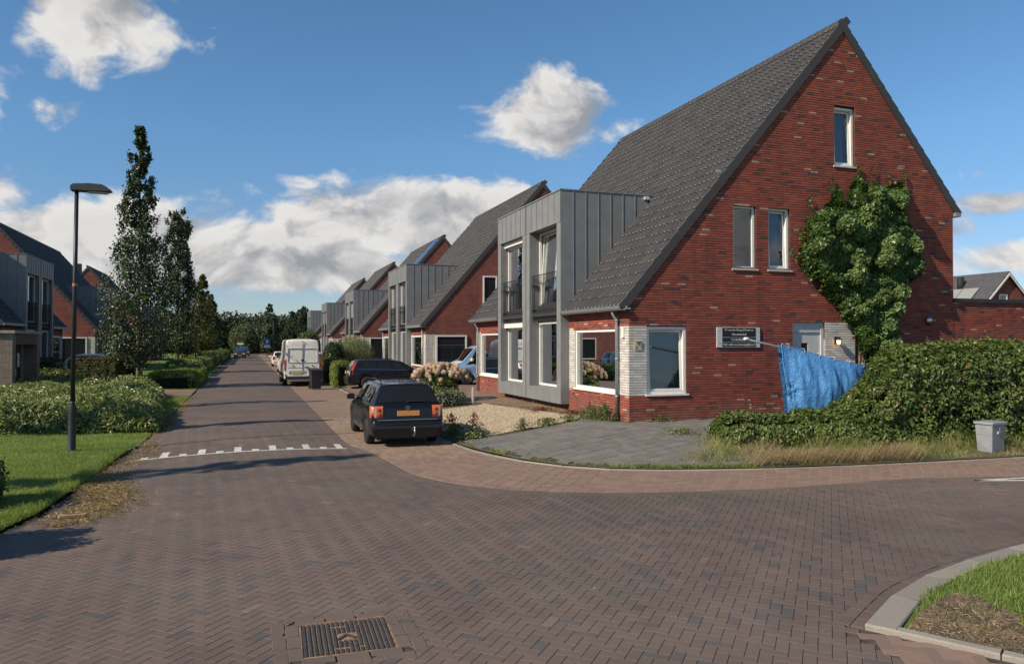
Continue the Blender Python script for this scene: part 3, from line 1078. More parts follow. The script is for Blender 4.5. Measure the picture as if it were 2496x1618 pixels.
class Bricks:
    """Collects the bricks of a wall built course by course, with recessed joints."""

    def __init__(self):
        self.c, self.sz, self.r, self.white, self.full, self.ax = [], [], [], [], [], []
        self.mort = MB()
        self.wmort = MB()

    def course(self, axis, plane, out, lo, hi, z, holes, whites, phase):
        """axis 0: wall runs along x at y=plane; axis 1: runs along y at x=plane. out = sign of the outward normal."""
        cuts = [(lo, hi)]
        zc = z + COURSE / 2
        for (h0, h1, z0, z1) in holes:
            if z0 < zc < z1:
                nc = []
                for (a, b) in cuts:
                    if h1 <= a or h0 >= b:
                        nc.append((a, b))
                    else:
                        if h0 > a:
                            nc.append((a, h0))
                        if h1 < b:
                            nc.append((h1, b))
                cuts = nc
        for (a, b) in cuts:
            if b - a < 0.02:
                continue
            pieces, x = [], a
            first = BLEN * (0.5 if phase % 2 else 1.0)
            if phase % 3 == 2:
                first *= 0.72
            x1 = min(b, a + first)
            while x < b - 1e-6:
                pieces.append((x, x1))
                x = x1
                x1 = x + BLEN
                if b - x1 < 0.06:
                    x1 = b
                x1 = min(x1, b)
            for (p0, p1) in pieces:
                mid = (p0 + p1) / 2
                w = any(w0 < mid < w1 and z0 < zc < z1 for (w0, w1, z0, z1) in whites)
                proud = 0.010 + random.random() * 0.0014
                ln = p1 - p0 - (0.0025 if not w else 0.007)
                d = 0.05
                if axis == 0:
                    c = (mid, plane + out * (proud - d / 2), zc)
                    sz = (ln, d, COURSE - 0.015)
                else:
                    c = (plane + out * (proud - d / 2), mid, zc)
                    sz = (d, ln, COURSE - 0.015)
                self.c.append(c), self.sz.append(sz), self.white.append(w), self.ax.append(axis)
                self.full.append(abs(p1 - p0 - BLEN) < 1e-3)
                rv = random.random()
                self.r.append(rv)
            wm = [w for w in whites if w[2] < zc < w[3]]
            m = self.wmort if (len(wm) and any(w0 <= (a + b) / 2 <= w1 for (w0, w1, _, _) in wm)) else self.mort
            dd = sorted((plane, plane - out * 0.10))
            if axis == 0:
                m.box(a, b, dd[0], dd[1], z, z + COURSE + 0.0005)
            else:
                m.box(dd[0], dd[1], a, b, z, z + COURSE + 0.0005)

    def build(self, parent, n_obj=300, piece='brick'):
        c, sz, r = np.array(self.c), np.array(self.sz), np.array(self.r)
        white, full, ax = np.array(self.white), np.array(self.full), np.array(self.ax)
        off = np.array(parent.matrix_world.translation) * 0
        vis, dep = seen(c + off, -20)
        order = np.argsort(np.where(vis & full, dep, 1e9))
        pick = [i for i in order[:n_obj] if vis[i] and full[i]]
        rest = np.ones(len(c), bool)
        rest[pick] = False
        K = np.array([(-1, -1, -1), (1, -1, -1), (1, 1, -1), (-1, 1, -1), (-1, -1, 1), (1, -1, 1), (1, 1, 1), (-1, 1, 1)]) * 0.5
        V = c[rest][:, None, :] + K[None] * sz[rest][:, None, :]
        n = len(V)
        F = (BOXF[None] + (np.arange(n) * 8)[:, None, None]).reshape(-1, 4)
        me = np_mesh('brick_courses', V.reshape(-1, 3), F, [M_brick, M_wbrick], np.repeat(white[rest].astype(int), 6), np.repeat(r[rest], 6))
        o = add('brick_courses', me, parent)
        o['kind'] = 'stuff'
        if self.mort.n:
            self.mort.build('joint_mortar', M_mortar, parent)['kind'] = 'stuff'
        if self.wmort.n:
            self.wmort.build('pale_joint_mortar', M_wmortar, parent)['kind'] = 'stuff'
        var = {}
        for i in pick:
            q = (int(r[i] * 31.99), bool(white[i]), int(ax[i]))
            if q not in var:
                var[q] = np_mesh(piece, K * sz[i], BOXF, M_wbrick if q[1] else M_brick, r=np.full(6, (q[0] + 0.5) / 32))
            add(piece, var[q], parent, c[i])


def window(name, parent, axis, plane, out, a0, a1, z0, z1, frame=0.075, depth=0.10, recess=0.07, mull=(), sash=None, mat_f=None, sill=True, glass=None, tilt=0.0, label=None):
    """A framed window in a wall: frame, optional inner sash (tilted open at the head), panes, sill."""
    mat_f = mat_f or M_frame
    glass = glass or M_glass
    o = bpy.data.objects.new(name, None)
    COL.objects.link(o)
    o.parent = parent
    if label:
        o['label'] = label

    def bx(mb, u0, u1, d0, d1, w0, w1):
        p0, p1 = plane - out * d0, plane - out * d1
        lo, hi = min(p0, p1), max(p0, p1)
        if axis == 0:
            mb.box(u0, u1, lo, hi, w0, w1)
        else:
            mb.box(lo, hi, u0, u1, w0, w1)
    fr = MB()
    bx(fr, a0, a1, recess, recess + depth, z1 - frame, z1)
    bx(fr, a0, a1, recess, recess + depth, z0, z0 + frame)
    bx(fr, a0, a0 + frame, recess, recess + depth, z0 + frame, z1 - frame)
    bx(fr, a1 - frame, a1, recess, recess + depth, z0 + frame, z1 - frame)
    for mpos in mull:
        bx(fr, mpos - frame * 0.45, mpos + frame * 0.45, recess + 0.004, recess + depth - 0.004, z0 + frame, z1 - frame)
    fr.build('frame', mat_f, o)
    i0, i1, j0, j1 = a0 + frame, a1 - frame, z0 + frame, z1 - frame
    edges = [i0] + [x for m_ in mull for x in (m_ - frame * 0.45, m_ + frame * 0.45)] + [i1]
    for k_ in range(0, len(edges), 2):
        e0, e1 = edges[k_], edges[k_ + 1]
        sashed = sash is not None and k_ // 2 in sash
        if sashed:
            s = MB()
            w = 0.06
            d0 = recess + 0.03
            tl = tilt * (j1 - j0)

            def sb(u0, u1, w0, w1):
                # sheared box: leans inwards towards its head
                pts = []
                for dd in (d0, d0 + 0.055):
                    for (u, ww) in ((u0, w0), (u1, w0), (u1, w1), (u0, w1)):
                        sh = dd + tl * (ww - j0) / (j1 - j0)
                        p = plane - out * sh
                        pts.append((u, p, ww) if axis == 0 else (p, u, ww))
                s.raw(pts, [[0, 1, 2, 3], [7, 6, 5, 4], [0, 4, 5, 1], [1, 5, 6, 2], [2, 6, 7, 3], [3, 7, 4, 0]])
            sb(e0 + 0.006, e1 - 0.006, j1 - w, j1 - 0.006)
            sb(e0 + 0.006, e1 - 0.006, j0 + 0.006, j0 + w)
            sb(e0 + 0.006, e0 + w, j0 + w, j1 - w)
            sb(e1 - w, e1 - 0.006, j0 + w, j1 - w)
            s.build('sash', mat_f, o)
            g0, g1, h0, h1 = e0 + w, e1 - w, j0 + w, j1 - w
        else:
            g0, g1, h0, h1, tl, d0 = e0, e1, j0, j1, 0.0, recess + 0.02
        pts = []
        for (u, ww) in ((g0, h0), (g1, h0), (g1, h1), (g0, h1)):
            p = plane - out * (d0 + 0.03 + tl * (ww - j0) / (j1 - j0))
            pts.append((u, p, ww) if axis == 0 else (p, u, ww))
        pm = MB().quad(*pts)
        pm.build('pane', glass, o)
    if sill:
        s = MB()
        bx(s, a0 - 0.04, a1 + 0.06, -0.05, recess, z0 - 0.045, z0 - 0.002)
        s.build('sill', mat_f if sill == 'frame' else M_frame_grey, o)
    return o


def tile_slope(n_a, n_b, slope_len):
    """Interlocking tiles of one roof slope in its own plane: s up the slope, a along it. Returns the arrays of all tiles."""
    k = 7
    prof_a = np.array([0.0, 0.02, 0.06, 0.10, 0.135, 0.19, 0.232])
    prof_h = np.array([0.020, 0.060, 0.070, 0.056, 0.006, 0.004, 0.018])
    base = np.zeros((k * 4, 3))
    for i in range(k):
        base[3 * k + i] = (prof_a[i], 0.022, prof_h[i] + 0.033)        # behind the nose strip, painted pale for caught sun
        base[i] = (prof_a[i], -0.03, prof_h[i] + 0.028 - 0.030)       # lower edge, bottom
        base[k + i] = (prof_a[i], -0.03, prof_h[i] + 0.034)            # lower edge, top
        base[2 * k + i] = (prof_a[i], TILE_L + 0.01, prof_h[i] - 0.004)  # upper edge
    F = []
    for i in range(k - 1):
        F.append([i, i + 1, k + i + 1, k + i])
        F.append([k + i, k + i + 1, 3 * k + i + 1, 3 * k + i])
        F.append([3 * k + i, 3 * k + i + 1, 2 * k + i + 1, 2 * k + i])
    return base, np.array(F)


TB, TF = tile_slope(0, 0, 0)


def slope_matrix(side, b0, z0, b1, z1):
    """Columns: a (along street), s (up the slope), n (normal) in the block's local b,a,z frame."""
    ds = np.array([b1 - b0, 0, z1 - z0])
    L = np.linalg.norm(ds)
    ds /= L
    da = np.array([0, 1.0, 0])
    n = np.cross(da, ds)
    if n[2] < 0:
        n = -n
    return da, ds, n, L


def block_map(side, V):
    """Local (b, a, z) to world offsets for the right (+1) or left (-1) row."""
    V = np.array(V, float)
    V[..., 0] *= side
    return V


def tiles_mesh(side, b0, z0, b1, z1, a0, a1, skip=None):
    da, ds, n, L = slope_matrix(side, b0, z0, b1, z1)
    rows = int(math.ceil(L / TILE_L))
    cols = int(round((a1 - a0) / TILE_W))
    O = np.array([b0, 0, z0])
    cen, ids = [], []
    for r_ in range(rows):
        for c_ in range(cols):
            s = r_ * TILE_L
            p = O + da * (a0 + c_ * TILE_W) + ds * s
            if skip is not None and skip(p + ds * TILE_L * 0.5 + da * TILE_W * 0.5):
                continue
            cen.append(p)
    cen = np.array(cen)
    M3 = np.stack([da, ds, n])  # rows
    loc = TB @ M3
    return cen, loc


def shade_tiles(cen, loc, side):
    V = block_map(side, cen[:, None, :] + loc[None])
    n = len(V)
    F = (TF[None] + (np.arange(n) * len(TB))[:, None, None]).reshape(-1, 4)
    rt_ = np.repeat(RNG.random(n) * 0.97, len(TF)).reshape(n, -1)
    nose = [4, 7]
    rt_[:, nose] = np.where(RNG.random((n, 1)) < 0.72, 0.985, rt_[:, nose])  # most tiles get a sun glint coloured onto the roll's nose
    return V.reshape(-1, 3), F, rt_.ravel()


BOX_A = [(3.87, 6.91), (6.97, 10.01)]   # the two zinc bays of a block, along the street
BOX_P, BOX_Z0, BOX_Z1 = 0.30, 0.52, 7.12
BOX_BACK = 2.95


def in_bays(p):
    return 3.80 < p[1] < 10.08 and p[0] < BOX_BACK - 0.05


TILE_CACHE = {}


def build_roof(root, side, length, near, has_bays=True, parts=False, offs=(0, 0, 0), bays=None, rmat=None):
    key = (side, round(length, 2), parts, has_bays)
    roof = None
    hb = (lambda p: any(a0 - 0.06 < p[1] < a1 + 0.06 for a0, a1 in bays) and p[0] < BOX_BACK - 0.05) if has_bays else None
    # boarding under the tiles
    und = MB()
    t = 0.03
    e = 0.22
    sl = (RIDGE_Z - EAVE) / RIDGE_B
    pts = [(-e, EAVE - e * sl - t), (RIDGE_B, RIDGE_Z - t), (REAR_B + 0.2, REAR_Z - 0.24 - t), (REAR_B + 0.2, REAR_Z - 0.30 - t), (RIDGE_B, RIDGE_Z - 0.10 - t), (-e, EAVE - e * sl - 0.06 - t)]
    if key not in TILE_CACHE:
        pts2 = [(p[0] * side, p[1]) for p in pts]
        segs = [(0.02, length - 0.02)]
        n_ = len(pts2)
        und.prism(pts2, 1, 0.02, length - 0.02)
        TILE_CACHE[(key, 'u')] = und.mesh('roof', M_roofunder)
        cen, loc = tiles_mesh(side, -0.24, EAVE - 0.24 * sl, RIDGE_B, RIDGE_Z, -0.02, length, hb)
        sl2 = (RIDGE_Z - REAR_Z) / (REAR_B - RIDGE_B)
        cen2, loc2 = tiles_mesh(side, REAR_B + 0.24, REAR_Z - 0.24 * sl2, RIDGE_B, RIDGE_Z, -0.02, length)
        TILE_CACHE[key] = (cen, loc, cen2, loc2)
        if not parts:
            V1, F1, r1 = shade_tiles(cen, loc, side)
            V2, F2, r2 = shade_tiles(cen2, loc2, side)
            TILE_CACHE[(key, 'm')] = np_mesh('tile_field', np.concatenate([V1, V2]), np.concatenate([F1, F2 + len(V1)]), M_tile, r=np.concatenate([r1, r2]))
    roof = add('roof', TILE_CACHE[(key, 'u')], root)
    if parts:
        cen, loc, cen2, loc2 = TILE_CACHE[key]
        wc = block_map(side, cen) + np.array(offs)
        vis, dep = seen(wc, -10)
        order = np.argsort(np.where(vis, dep, 1e9))[:300]
        rest = np.ones(len(cen), bool)
        rest[order] = False
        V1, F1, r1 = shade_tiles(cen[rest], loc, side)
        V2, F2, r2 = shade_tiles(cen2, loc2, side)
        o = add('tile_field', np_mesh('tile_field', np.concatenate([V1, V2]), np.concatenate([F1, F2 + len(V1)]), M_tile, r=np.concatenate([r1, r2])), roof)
        o['kind'] = 'stuff'
        var = [np_mesh('roof_tile', block_map(side, loc), TF, M_tile, r=[0.985 if f_ in (4, 7) and q % 4 else (q + 0.5) / 12.4 for f_ in range(len(TF))]) for q in range(12)]  # same painted glint on the single tiles
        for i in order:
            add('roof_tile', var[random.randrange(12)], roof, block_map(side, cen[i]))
    else:
        o = add('tile_field', TILE_CACHE[(key, 'm')], roof)
        o['kind'] = 'stuff'
    # verge pieces, one to each course, and ridge caps
    vkey = (key, 'verge')
    if vkey not in TILE_CACHE:
        vp = []
        sl2 = (RIDGE_Z - REAR_Z) / (REAR_B - RIDGE_B)
        for (b0, z0, b1, z1) in ((-0.24, EAVE - 0.24 * sl, RIDGE_B, RIDGE_Z), (REAR_B + 0.24, REAR_Z - 0.24 * sl2, RIDGE_B, RIDGE_Z)):
            da, ds, n, L = slope_matrix(side, b0, z0, b1, z1)
            V = []
            h0, h1 = -0.14, 0.095
            for a_ in (-0.055, 0.0):
                for (s_, h_) in ((-0.035, h0), (TILE_L + 0.01, h0 - 0.012), (TILE_L + 0.01, h1 - 0.03), (-0.035, h1)):
                    V.append(da * a_ + ds * s_ + n * h_)
            V = block_map(side, np.array(V))
            FV = [[0, 1, 2, 3], [7, 6, 5, 4], [0, 4, 5, 1], [1, 5, 6, 2], [2, 6, 7, 3], [3, 7, 4, 0]]
            pos = [block_map(side, np.array([b0, 0, z0]) + ds * (r_ * TILE_L) + da * g) for g in (0.0, length + 0.05) for r_ in range(int(L / TILE_L) + 1)]
            vp.append((V, FV, pos))
        prof = [(0.17, -0.13), (0.15, 0.02), (0.07, 0.10), (0, 0.125), (-0.07, 0.10), (-0.15, 0.02), (-0.17, -0.13)]
        V = [(u * s_, a_, h * s_) for a_, s_ in ((0.0, 1.0), (0.335, 0.92)) for (u, h) in prof]
        FV = [[i, i + 1, 8 + i, 7 + i] for i in range(6)] + [[0, 1, 2, 3, 4, 5, 6]]
        rp = [block_map(side, np.array([RIDGE_B, i * 0.32 - 0.02, RIDGE_Z + 0.04])) for i in range(int(length / 0.32))]
        vp.append((np.array(V), FV, rp))
        if parts:
            TILE_CACHE[vkey] = [(MB().raw(V, FV).mesh('t', M_tile), pos) for V, FV, pos in vp]
        else:
            mm = []
            for grp in (vp[:2], vp[2:]):
                m = MB()
                for V, FV, pos in grp:
                    for p in pos:
                        m.raw(V + p, FV)
                mm.append(m.mesh('verge', M_tile))
            TILE_CACHE[vkey] = mm
    if parts:
        for nm, (me, pos) in zip(('verge_tile', 'verge_tile', 'ridge_cap'), TILE_CACHE[vkey]):
            for p in pos:
                add(nm, me, roof, p)
    else:
        add('verge', TILE_CACHE[vkey][0], roof)
        add('ridge', TILE_CACHE[vkey][1], roof)
    return roof


def brickwall_tex(name, c1, c2, mortar):
    m, t, b = mat(name)
    co = objco(t)
    s = t.n('ShaderNodeSeparateXYZ')
    t.link(co, s.inputs[0])
    cb = t.n('ShaderNodeCombineXYZ')
    t.link(t.math('ADD', s.outputs[0], s.outputs[1]), cb.inputs[0])
    t.link(s.outputs[2], cb.inputs[1])
    br = t.n('ShaderNodeTexBrick')
    br.inputs['Scale'].default_value = 1.0
    br.inputs['Brick Width'].default_value = BLEN
    br.inputs['Row Height'].default_value = COURSE
    br.inputs['Mortar Size'].default_value = 0.008
    br.inputs['Bias'].default_value = -0.1
    br.inputs['Color1'].default_value = tuple(c1) + (1,)
    br.inputs['Color2'].default_value = tuple(c2) + (1,)
    br.inputs['Mortar'].default_value = tuple(mortar) + (1,)
    t.link(cb.outputs[0], br.inputs['Vector'])
    nz = t.noise(co, 1.3, 5, 0.7)
    col = t.mix(1.0, br.outputs[0], t.ramp(nz, [(0.3, (0.7, 0.7, 0.72)), (0.7, (1.25, 1.2, 1.15))]), 'MULTIPLY')
    t.link(col, b.inputs['Base Color'])
    b.inputs['Roughness'].default_value = 0.9
    bump(t, b, br.outputs['Fac'], -0.6, 0.012)
    return m


M_wallfar = brickwall_tex('red_brickwork', (0.30, 0.085, 0.057), (0.17, 0.060, 0.048), (0.06, 0.04, 0.034))
M_wwallfar = brickwall_tex('white_brickwork', (0.62, 0.58, 0.52), (0.52, 0.49, 0.44), (0.30, 0.28, 0.25))
M_brownwall = brickwall_tex('brown_brickwork', (0.30, 0.24, 0.18), (0.22, 0.17, 0.13), (0.12, 0.10, 0.085))


class LB(MB):
    """MB whose boxes are given in a block's local frame (b depth, a along, z)."""

    def __init__(self, side):
        super().__init__()
        self.s = side

    def lbox(self, b0, b1, a0, a1, z0, z1, m=0):
        x0, x1 = sorted((b0 * self.s, b1 * self.s))
        return self.box(x0, x1, a0, a1, z0, z1, m)

    def lprism(self, pts, a0, a1, m=0):
        return self.prism([(p[0] * self.s, p[1]) for p in pts], 1, a0, a1, m)


HEAD_Z, SILL_Z = 6.15, 0.95
POST = 0.32


def bay(root, side, a0, a1, near, detail=True):
    """One zinc-clad bay: posts, header, sill panel, flanks that run back into the roof."""
    m = LB(side)
    P = -BOX_P
    top_poly = [(P, BOX_Z0), (0.03, BOX_Z0), (0.03, EAVE - 0.15), (BOX_BACK, float(roof_z(BOX_BACK)) - 0.15), (BOX_BACK, BOX_Z1 - 0.01), (P, BOX_Z1 - 0.01)]
    m.lprism(top_poly, a0, a0 + 0.05)
    m.lprism(top_poly, a1 - 0.05, a1)
    m.lbox(P, 0.04, a0 + 0.05, a0 + POST, BOX_Z0, BOX_Z1 - 0.01)
    m.lbox(P, 0.04, a1 - POST, a1 - 0.05, BOX_Z0, BOX_Z1 - 0.01)
    m.lbox(P, 0.3, a0 + POST, a1 - POST, HEAD_Z, BOX_Z1 - 0.01)
    m.lbox(P, 0.3, a0 + POST, a1 - POST, BOX_Z0, SILL_Z)
    # inner cheeks of the recess
    m.lbox(0.04, 0.3, a0 + 0.05, a0 + POST, BOX_Z0, BOX_Z1 - 0.01)
    m.lbox(0.04, 0.3, a1 - POST, a1 - 0.05, BOX_Z0, BOX_Z1 - 0.01)
    m.lbox(0.0, 0.3, a0 + POST, a1 - POST, 3.12, 3.50)
    o = m.build('zinc_bay', M_zinc, root)
    c = LB(side)
    c.lbox(P - 0.025, BOX_BACK + 0.1, a0 - 0.02, a1 + 0.02, BOX_Z1 - 0.005, BOX_Z1 + 0.035)
    c.build('coping', M_zinc, o)
    s = LB(side)
    n = 6
    rib = []
    for i in range(n + 1):
        a = a0 + 0.012 + (a1 - a0 - 0.024) * i / n
        rib.append(((P - 0.016, P + 0.002, a - 0.008, a + 0.008, HEAD_Z + 0.003, BOX_Z1 - 0.012)))
    for r_ in rib:
        q = LB(side)
        q.lbox(*r_)
        q.build('seam', M_zinc, o)
    # header's lower flashing
    q = LB(side)
    q.lbox(P - 0.012, P + 0.004, a0 + 0.004, a1 - 0.004, HEAD_Z - 0.012, HEAD_Z + 0.004)
    q.build('flashing', M_zinc, o)
    # standing seams on the flank that faces the junction
    for b in np.arange(0.13, BOX_BACK - 0.05, 0.43):
        zb = float(roof_z(b)) + 0.02
        q = LB(side)
        q.lbox(b - 0.008, b + 0.008, a0 - 0.018, a0 + 0.002, zb, BOX_Z1 - 0.012)
        q.build('seam', M_zinc, o)
    # joint across the posts at first floor height
    q = LB(side)
    for (u0, u1) in ((a0 + 0.003, a0 + POST), (a1 - POST, a1 - 0.003)):
        q.lbox(P - 0.004, P + 0.002, u0, u1, 3.60, 3.615)
    q.build('post_joint', M_zinc, o)
    # railing before the upper casement
    r = LB(side)
    ra0, ra1 = a0 + POST + 0.02, a1 - POST - 0.02
    pb = -0.20
    for z in (3.16, 3.52, 4.66):
        r.lbox(pb - 0.012, pb + 0.012, ra0, ra1, z - 0.012, z + 0.012)
    for a in np.linspace(ra0, ra1, 22):
        r.lbox(pb - 0.006, pb + 0.006, a - 0.006, a + 0.006, 3.16, 4.66)
    for a in (ra0, ra1 - 0.05):
        for z in (3.45, 4.3):
            r.lbox(pb - 0.02, 0.02, a, a + 0.05, z, z + 0.06)
    r.build('railing', M_dark, root)
    return o


def block(side, y0, label, bays=None, length=BLK, glass=None, group=None, name='brick_house'):
    """A plain pair of houses for the rest of the street (textured brickwork, real bays, roof and windows)."""
    x0 = XR if side > 0 else XL
    root = thing(name, label, 'house', (x0, y0, 0), 0, group)
    glass = glass or M_glassd
    w = LB(side)
    prof = [(0, BZ0 - 0.3), (REAR_B, BZ0 - 0.3), (REAR_B, REAR_Z - 0.05), (RIDGE_B, RIDGE_Z - 0.08), (0, EAVE - 0.05)]
    w.lprism(prof, 0, length)
    wall = w.build('wall', M_wallfar, root)
    # white brick corner panel
    for bx_ in ((-0.012, 0.0, 0.0, 0.62, 1.0, 2.85), (-0.012, 0.55, -0.012, 0.0, 1.0, 2.85), (-0.012, 0.0, 3.40, 3.85, 1.0, 2.85)):
        q = LB(side)
        q.lbox(*bx_)
        q.build('white_panel', M_wwallfar, wall)
    bl = bays or BOX_A
    build_roof(root, side, length, y0, True, False, bays=bl)
    for (a0, a1) in bl:
        bay(root, side, a0, a1, y0)
        for (z0, z1) in ((0.97, 3.10), (3.52, 6.12)):
            window('window', root, 1, -side * BOX_P, -side, a0 + POST, a1 - POST, z0, z1, 0.07, 0.06, 0.20, mull=(a0 + POST + (a1 - a0 - 2 * POST) * 0.36,), sill=False, glass=glass)
    # street windows and gable windows
    window('window', root, 1, -side * 0.085, -side, 0.62, 3.40, 1.05, 2.80, 0.08, 0.06, 0.0, sill=False, glass=glass)
    if bays is None:
        window('window', root, 1, -side * 0.085, -side, length - 3.40, length - 0.62, 1.05, 2.80, 0.08, 0.06, 0.0, sill=False, glass=glass)
    x = sorted((side * 0.55, side * 2.35))
    window('window', root, 0, -0.085, -1, x[0], x[1], 0.75, 2.82, 0.09, 0.06, 0.0, sill=False, glass=glass)
    x = sorted((side * 3.3, side * 4.15))
    window('window', root, 0, -0.085, -1, x[0], x[1], 4.45, 6.2, 0.08, 0.06, 0.0, sill=False, glass=glass)
    for (u0, u1) in ((-0.05, 3.86), (bl[-1][1] + 0.01, length + 0.05)):
        g = LB(side)
        g.lprism([(-0.34, EAVE - 0.36), (0.0, EAVE - 0.36), (0.0, EAVE - 0.33), (-0.20, EAVE - 0.33), (-0.20, EAVE - 0.24), (-0.34, EAVE - 0.24)], u0, u1)
        g.build('gutter', M_alu, root)
    for a in (0.5, length - 0.5):
        d = MB().tube([(-side * 0.09, a, EAVE - 0.36), (-side * 0.09, a, 0.1)], 0.042, 8)
        d.build('downpipe', M_alu, root, True)
    return root


# ---------------------------------------------------------------- the corner house
HX, HY = XR, 17.73
house = thing('brick_house', 'tall red brick corner house with steep dark tiled roof and ivy on its gable', 'house', (HX, HY, 0))
wall = bpy.data.objects.new('wall', None)
COL.objects.link(wall)
wall.parent = house
br = Bricks()
gable_holes = [(6.68, 7.43, 7.55, 9.28), (3.20, 3.95, 4.45, 6.20), (4.37, 5.10, 4.45, 6.20), (0.51, 1.71, 1.05, 2.83), (5.18, 6.31, 0.20, 3.02), (7.40, 8.2, 0.2, 2.5)]
gable_white = [(0.0, 0.51, 1.02, 2.86), (6.31, 7.40, 0.3, 3.02)]
front_holes = [(0.62, 3.45, 1.05, 2.80), (BOX_A[0][0] + 0.1, BOX_A[1][1] - 0.1, 0.85, 12.0), (BLK - 3.45, BLK - 0.62, 1.05, 2.80)]
front_white = [(0.0, 0.62, 1.02, 2.86), (3.45, 3.95, 1.02, 2.86), (BLK - 0.62, BLK, 1.02, 2.86), (BLK - 3.95, BLK - 3.45, 1.02, 2.86)]
z = BZ0
i = 0
while z < RIDGE_Z - 0.15:
    lo, hi = gable_span(z + COURSE)
    if hi - lo > 0.1:
        br.course(0, 0.0, -1, lo, hi, z, gable_holes, gable_white, i)
    if z < EAVE - 0.1:
        # the gable's end bricks turn the corner, so the front starts behind them
        br.course(1, 0.0, -1, 0.0, BLK, z, front_holes, front_white, i + 1)
    z += COURSE
    i += 1
br.c = [tuple(np.array(c) + np.array((HX, HY, 0))) for c in br.c]
_c = np.array(br.c)
br.build_offs = (HX, HY, 0)


def build_at(B, parent, offs, n_obj):
    """Bricks are given in world place; shift them into the parent's frame when building."""
    B.c = [tuple(np.array(c) - np.array(offs)) for c in B.c]
    old = globals()['seen']
    globals()['seen'] = lambda P, m=0: old(np.asarray(P) + np.array(offs), m)
    B.build(parent, n_obj)
    globals()['seen'] = old


build_at(br, wall, (HX, HY, 0), 300)
sh = LB(1)   # inner shell, rear and far walls
sh.lbox(REAR_B - 0.1, REAR_B, 0.12, BLK, 0.0, REAR_Z - 0.1)
sh.lprism([(0.12, 0.0), (REAR_B - 0.12, 0.0), (REAR_B - 0.12, REAR_Z - 0.2), (RIDGE_B, RIDGE_Z - 0.25), (0.12, EAVE - 0.2)], BLK - 0.12, BLK - 0.01)
sh.build('rear_wall', M_wallfar, house)
inn = LB(1)
inn.lbox(0.15, REAR_B - 0.15, 0.15, BLK - 0.15, 3.18, 3.40)
inn.lbox(0.15, REAR_B - 0.15, 0.15, BLK - 0.15, 0.2, 0.36)
inn.lbox(3.1, REAR_B - 0.2, 0.15, BLK - 0.15, 6.95, 7.05)
inn.lbox(4.6, 4.7, 0.15, BLK - 0.15, 0.36, 3.18)
inn.lbox(2.9, 3.0, 0.15, BLK - 0.15, 3.40, 6.9)
inn.lprism([(0.2, 0.36), (REAR_B - 0.2, 0.36), (REAR_B - 0.2, 6.2), (9.5, 6.9), (3.1, 6.9), (0.2, 3.5)], 3.6, 3.7)
inn.lbox(5.9, 8.2, 2.6, 2.7, 7.05, 9.9)
inn.lprism([(0.2, 0.36), (4.6, 0.36), (4.6, 6.9), (3.1, 6.9), (0.2, 3.5)], 6.91, 6.97)
inn.build('inner_walls', M_room, house)
build_roof(house, 1, BLK, HY, True, True, (HX, HY, 0), bays=BOX_A)
# windows of the gable
window('window', house, 0, 0.0, -1, 6.68, 7.43, 7.55, 9.28, 0.07, 0.10, 0.07, sash=(0,), tilt=0.045, mat_f=M_frame, label='tilted attic window')
window('window', house, 0, 0.0, -1, 3.20, 3.95, 4.45, 6.20, 0.07, 0.10, 0.07)
window('window', house, 0, 0.0, -1, 4.37, 5.10, 4.45, 6.20, 0.07, 0.10, 0.07, sash=(0,), tilt=0.055)
window('window', house, 0, 0.0, -1, 0.51, 1.71, 1.05, 2.83, 0.08, 0.10, 0.03, sash=(0,), tilt=0.05, sill='frame')
window('window', house, 1, 0.0, -1, 0.62, 3.45, 1.05, 2.80, 0.09, 0.10, 0.02, sill='frame', label='wide living room window facing the street')
window('window', house, 1, 0.0, -1, BLK - 3.45, BLK - 0.62, 1.05, 2.80, 0.09, 0.10, 0.02, sill='frame')
for bi, (a0, a1) in enumerate(BOX_A):
    bay(house, 1, a0, a1, HY)
    for zi, (z0, z1) in enumerate(((0.97, 3.10), (3.52, 6.12))):
        z1b = z1 - (0.16 if bi == 1 else 0.0)
        window('window', house, 1, -BOX_P, -1, a0 + POST, a1 - POST, z0, z1b, 0.07, 0.07, 0.36 if bi == 0 else 0.30, mull=(a0 + POST + (a1 - a0 - 2 * POST) * 0.34,), sill=False,
               sash=(1,) if (bi == 0 and zi == 1) else None, tilt=0.04)
        if bi == 1:
            q = LB(1)
            q.lbox(-0.16, 0.04, a0 + POST + 0.01, a1 - POST - 0.01, z1b + 0.005, z1 + 0.02)
            q.build('shutter_case', M_frame, house)
# curtains and blinds behind the panes
cu = MB()


def drape(axis, plane, u0, u1, z0, z1, waves=6, amp=0.03, mt=None, nm='curtain'):
    n = 40
    V, F = [], []
    for i in range(n + 1):
        u = u0 + (u1 - u0) * i / n
        d = amp * math.sin(i / n * waves * 2 * math.pi)
        for zz in (z0, z1):
            V.append((u, plane + d, zz) if axis == 0 else (plane + d, u, zz))
    for i in range(n):
        F.append([2 * i, 2 * i + 2, 2 * i + 3, 2 * i + 1])
    MB().raw(V, F).build(nm, mt or M_curtain, house, True)


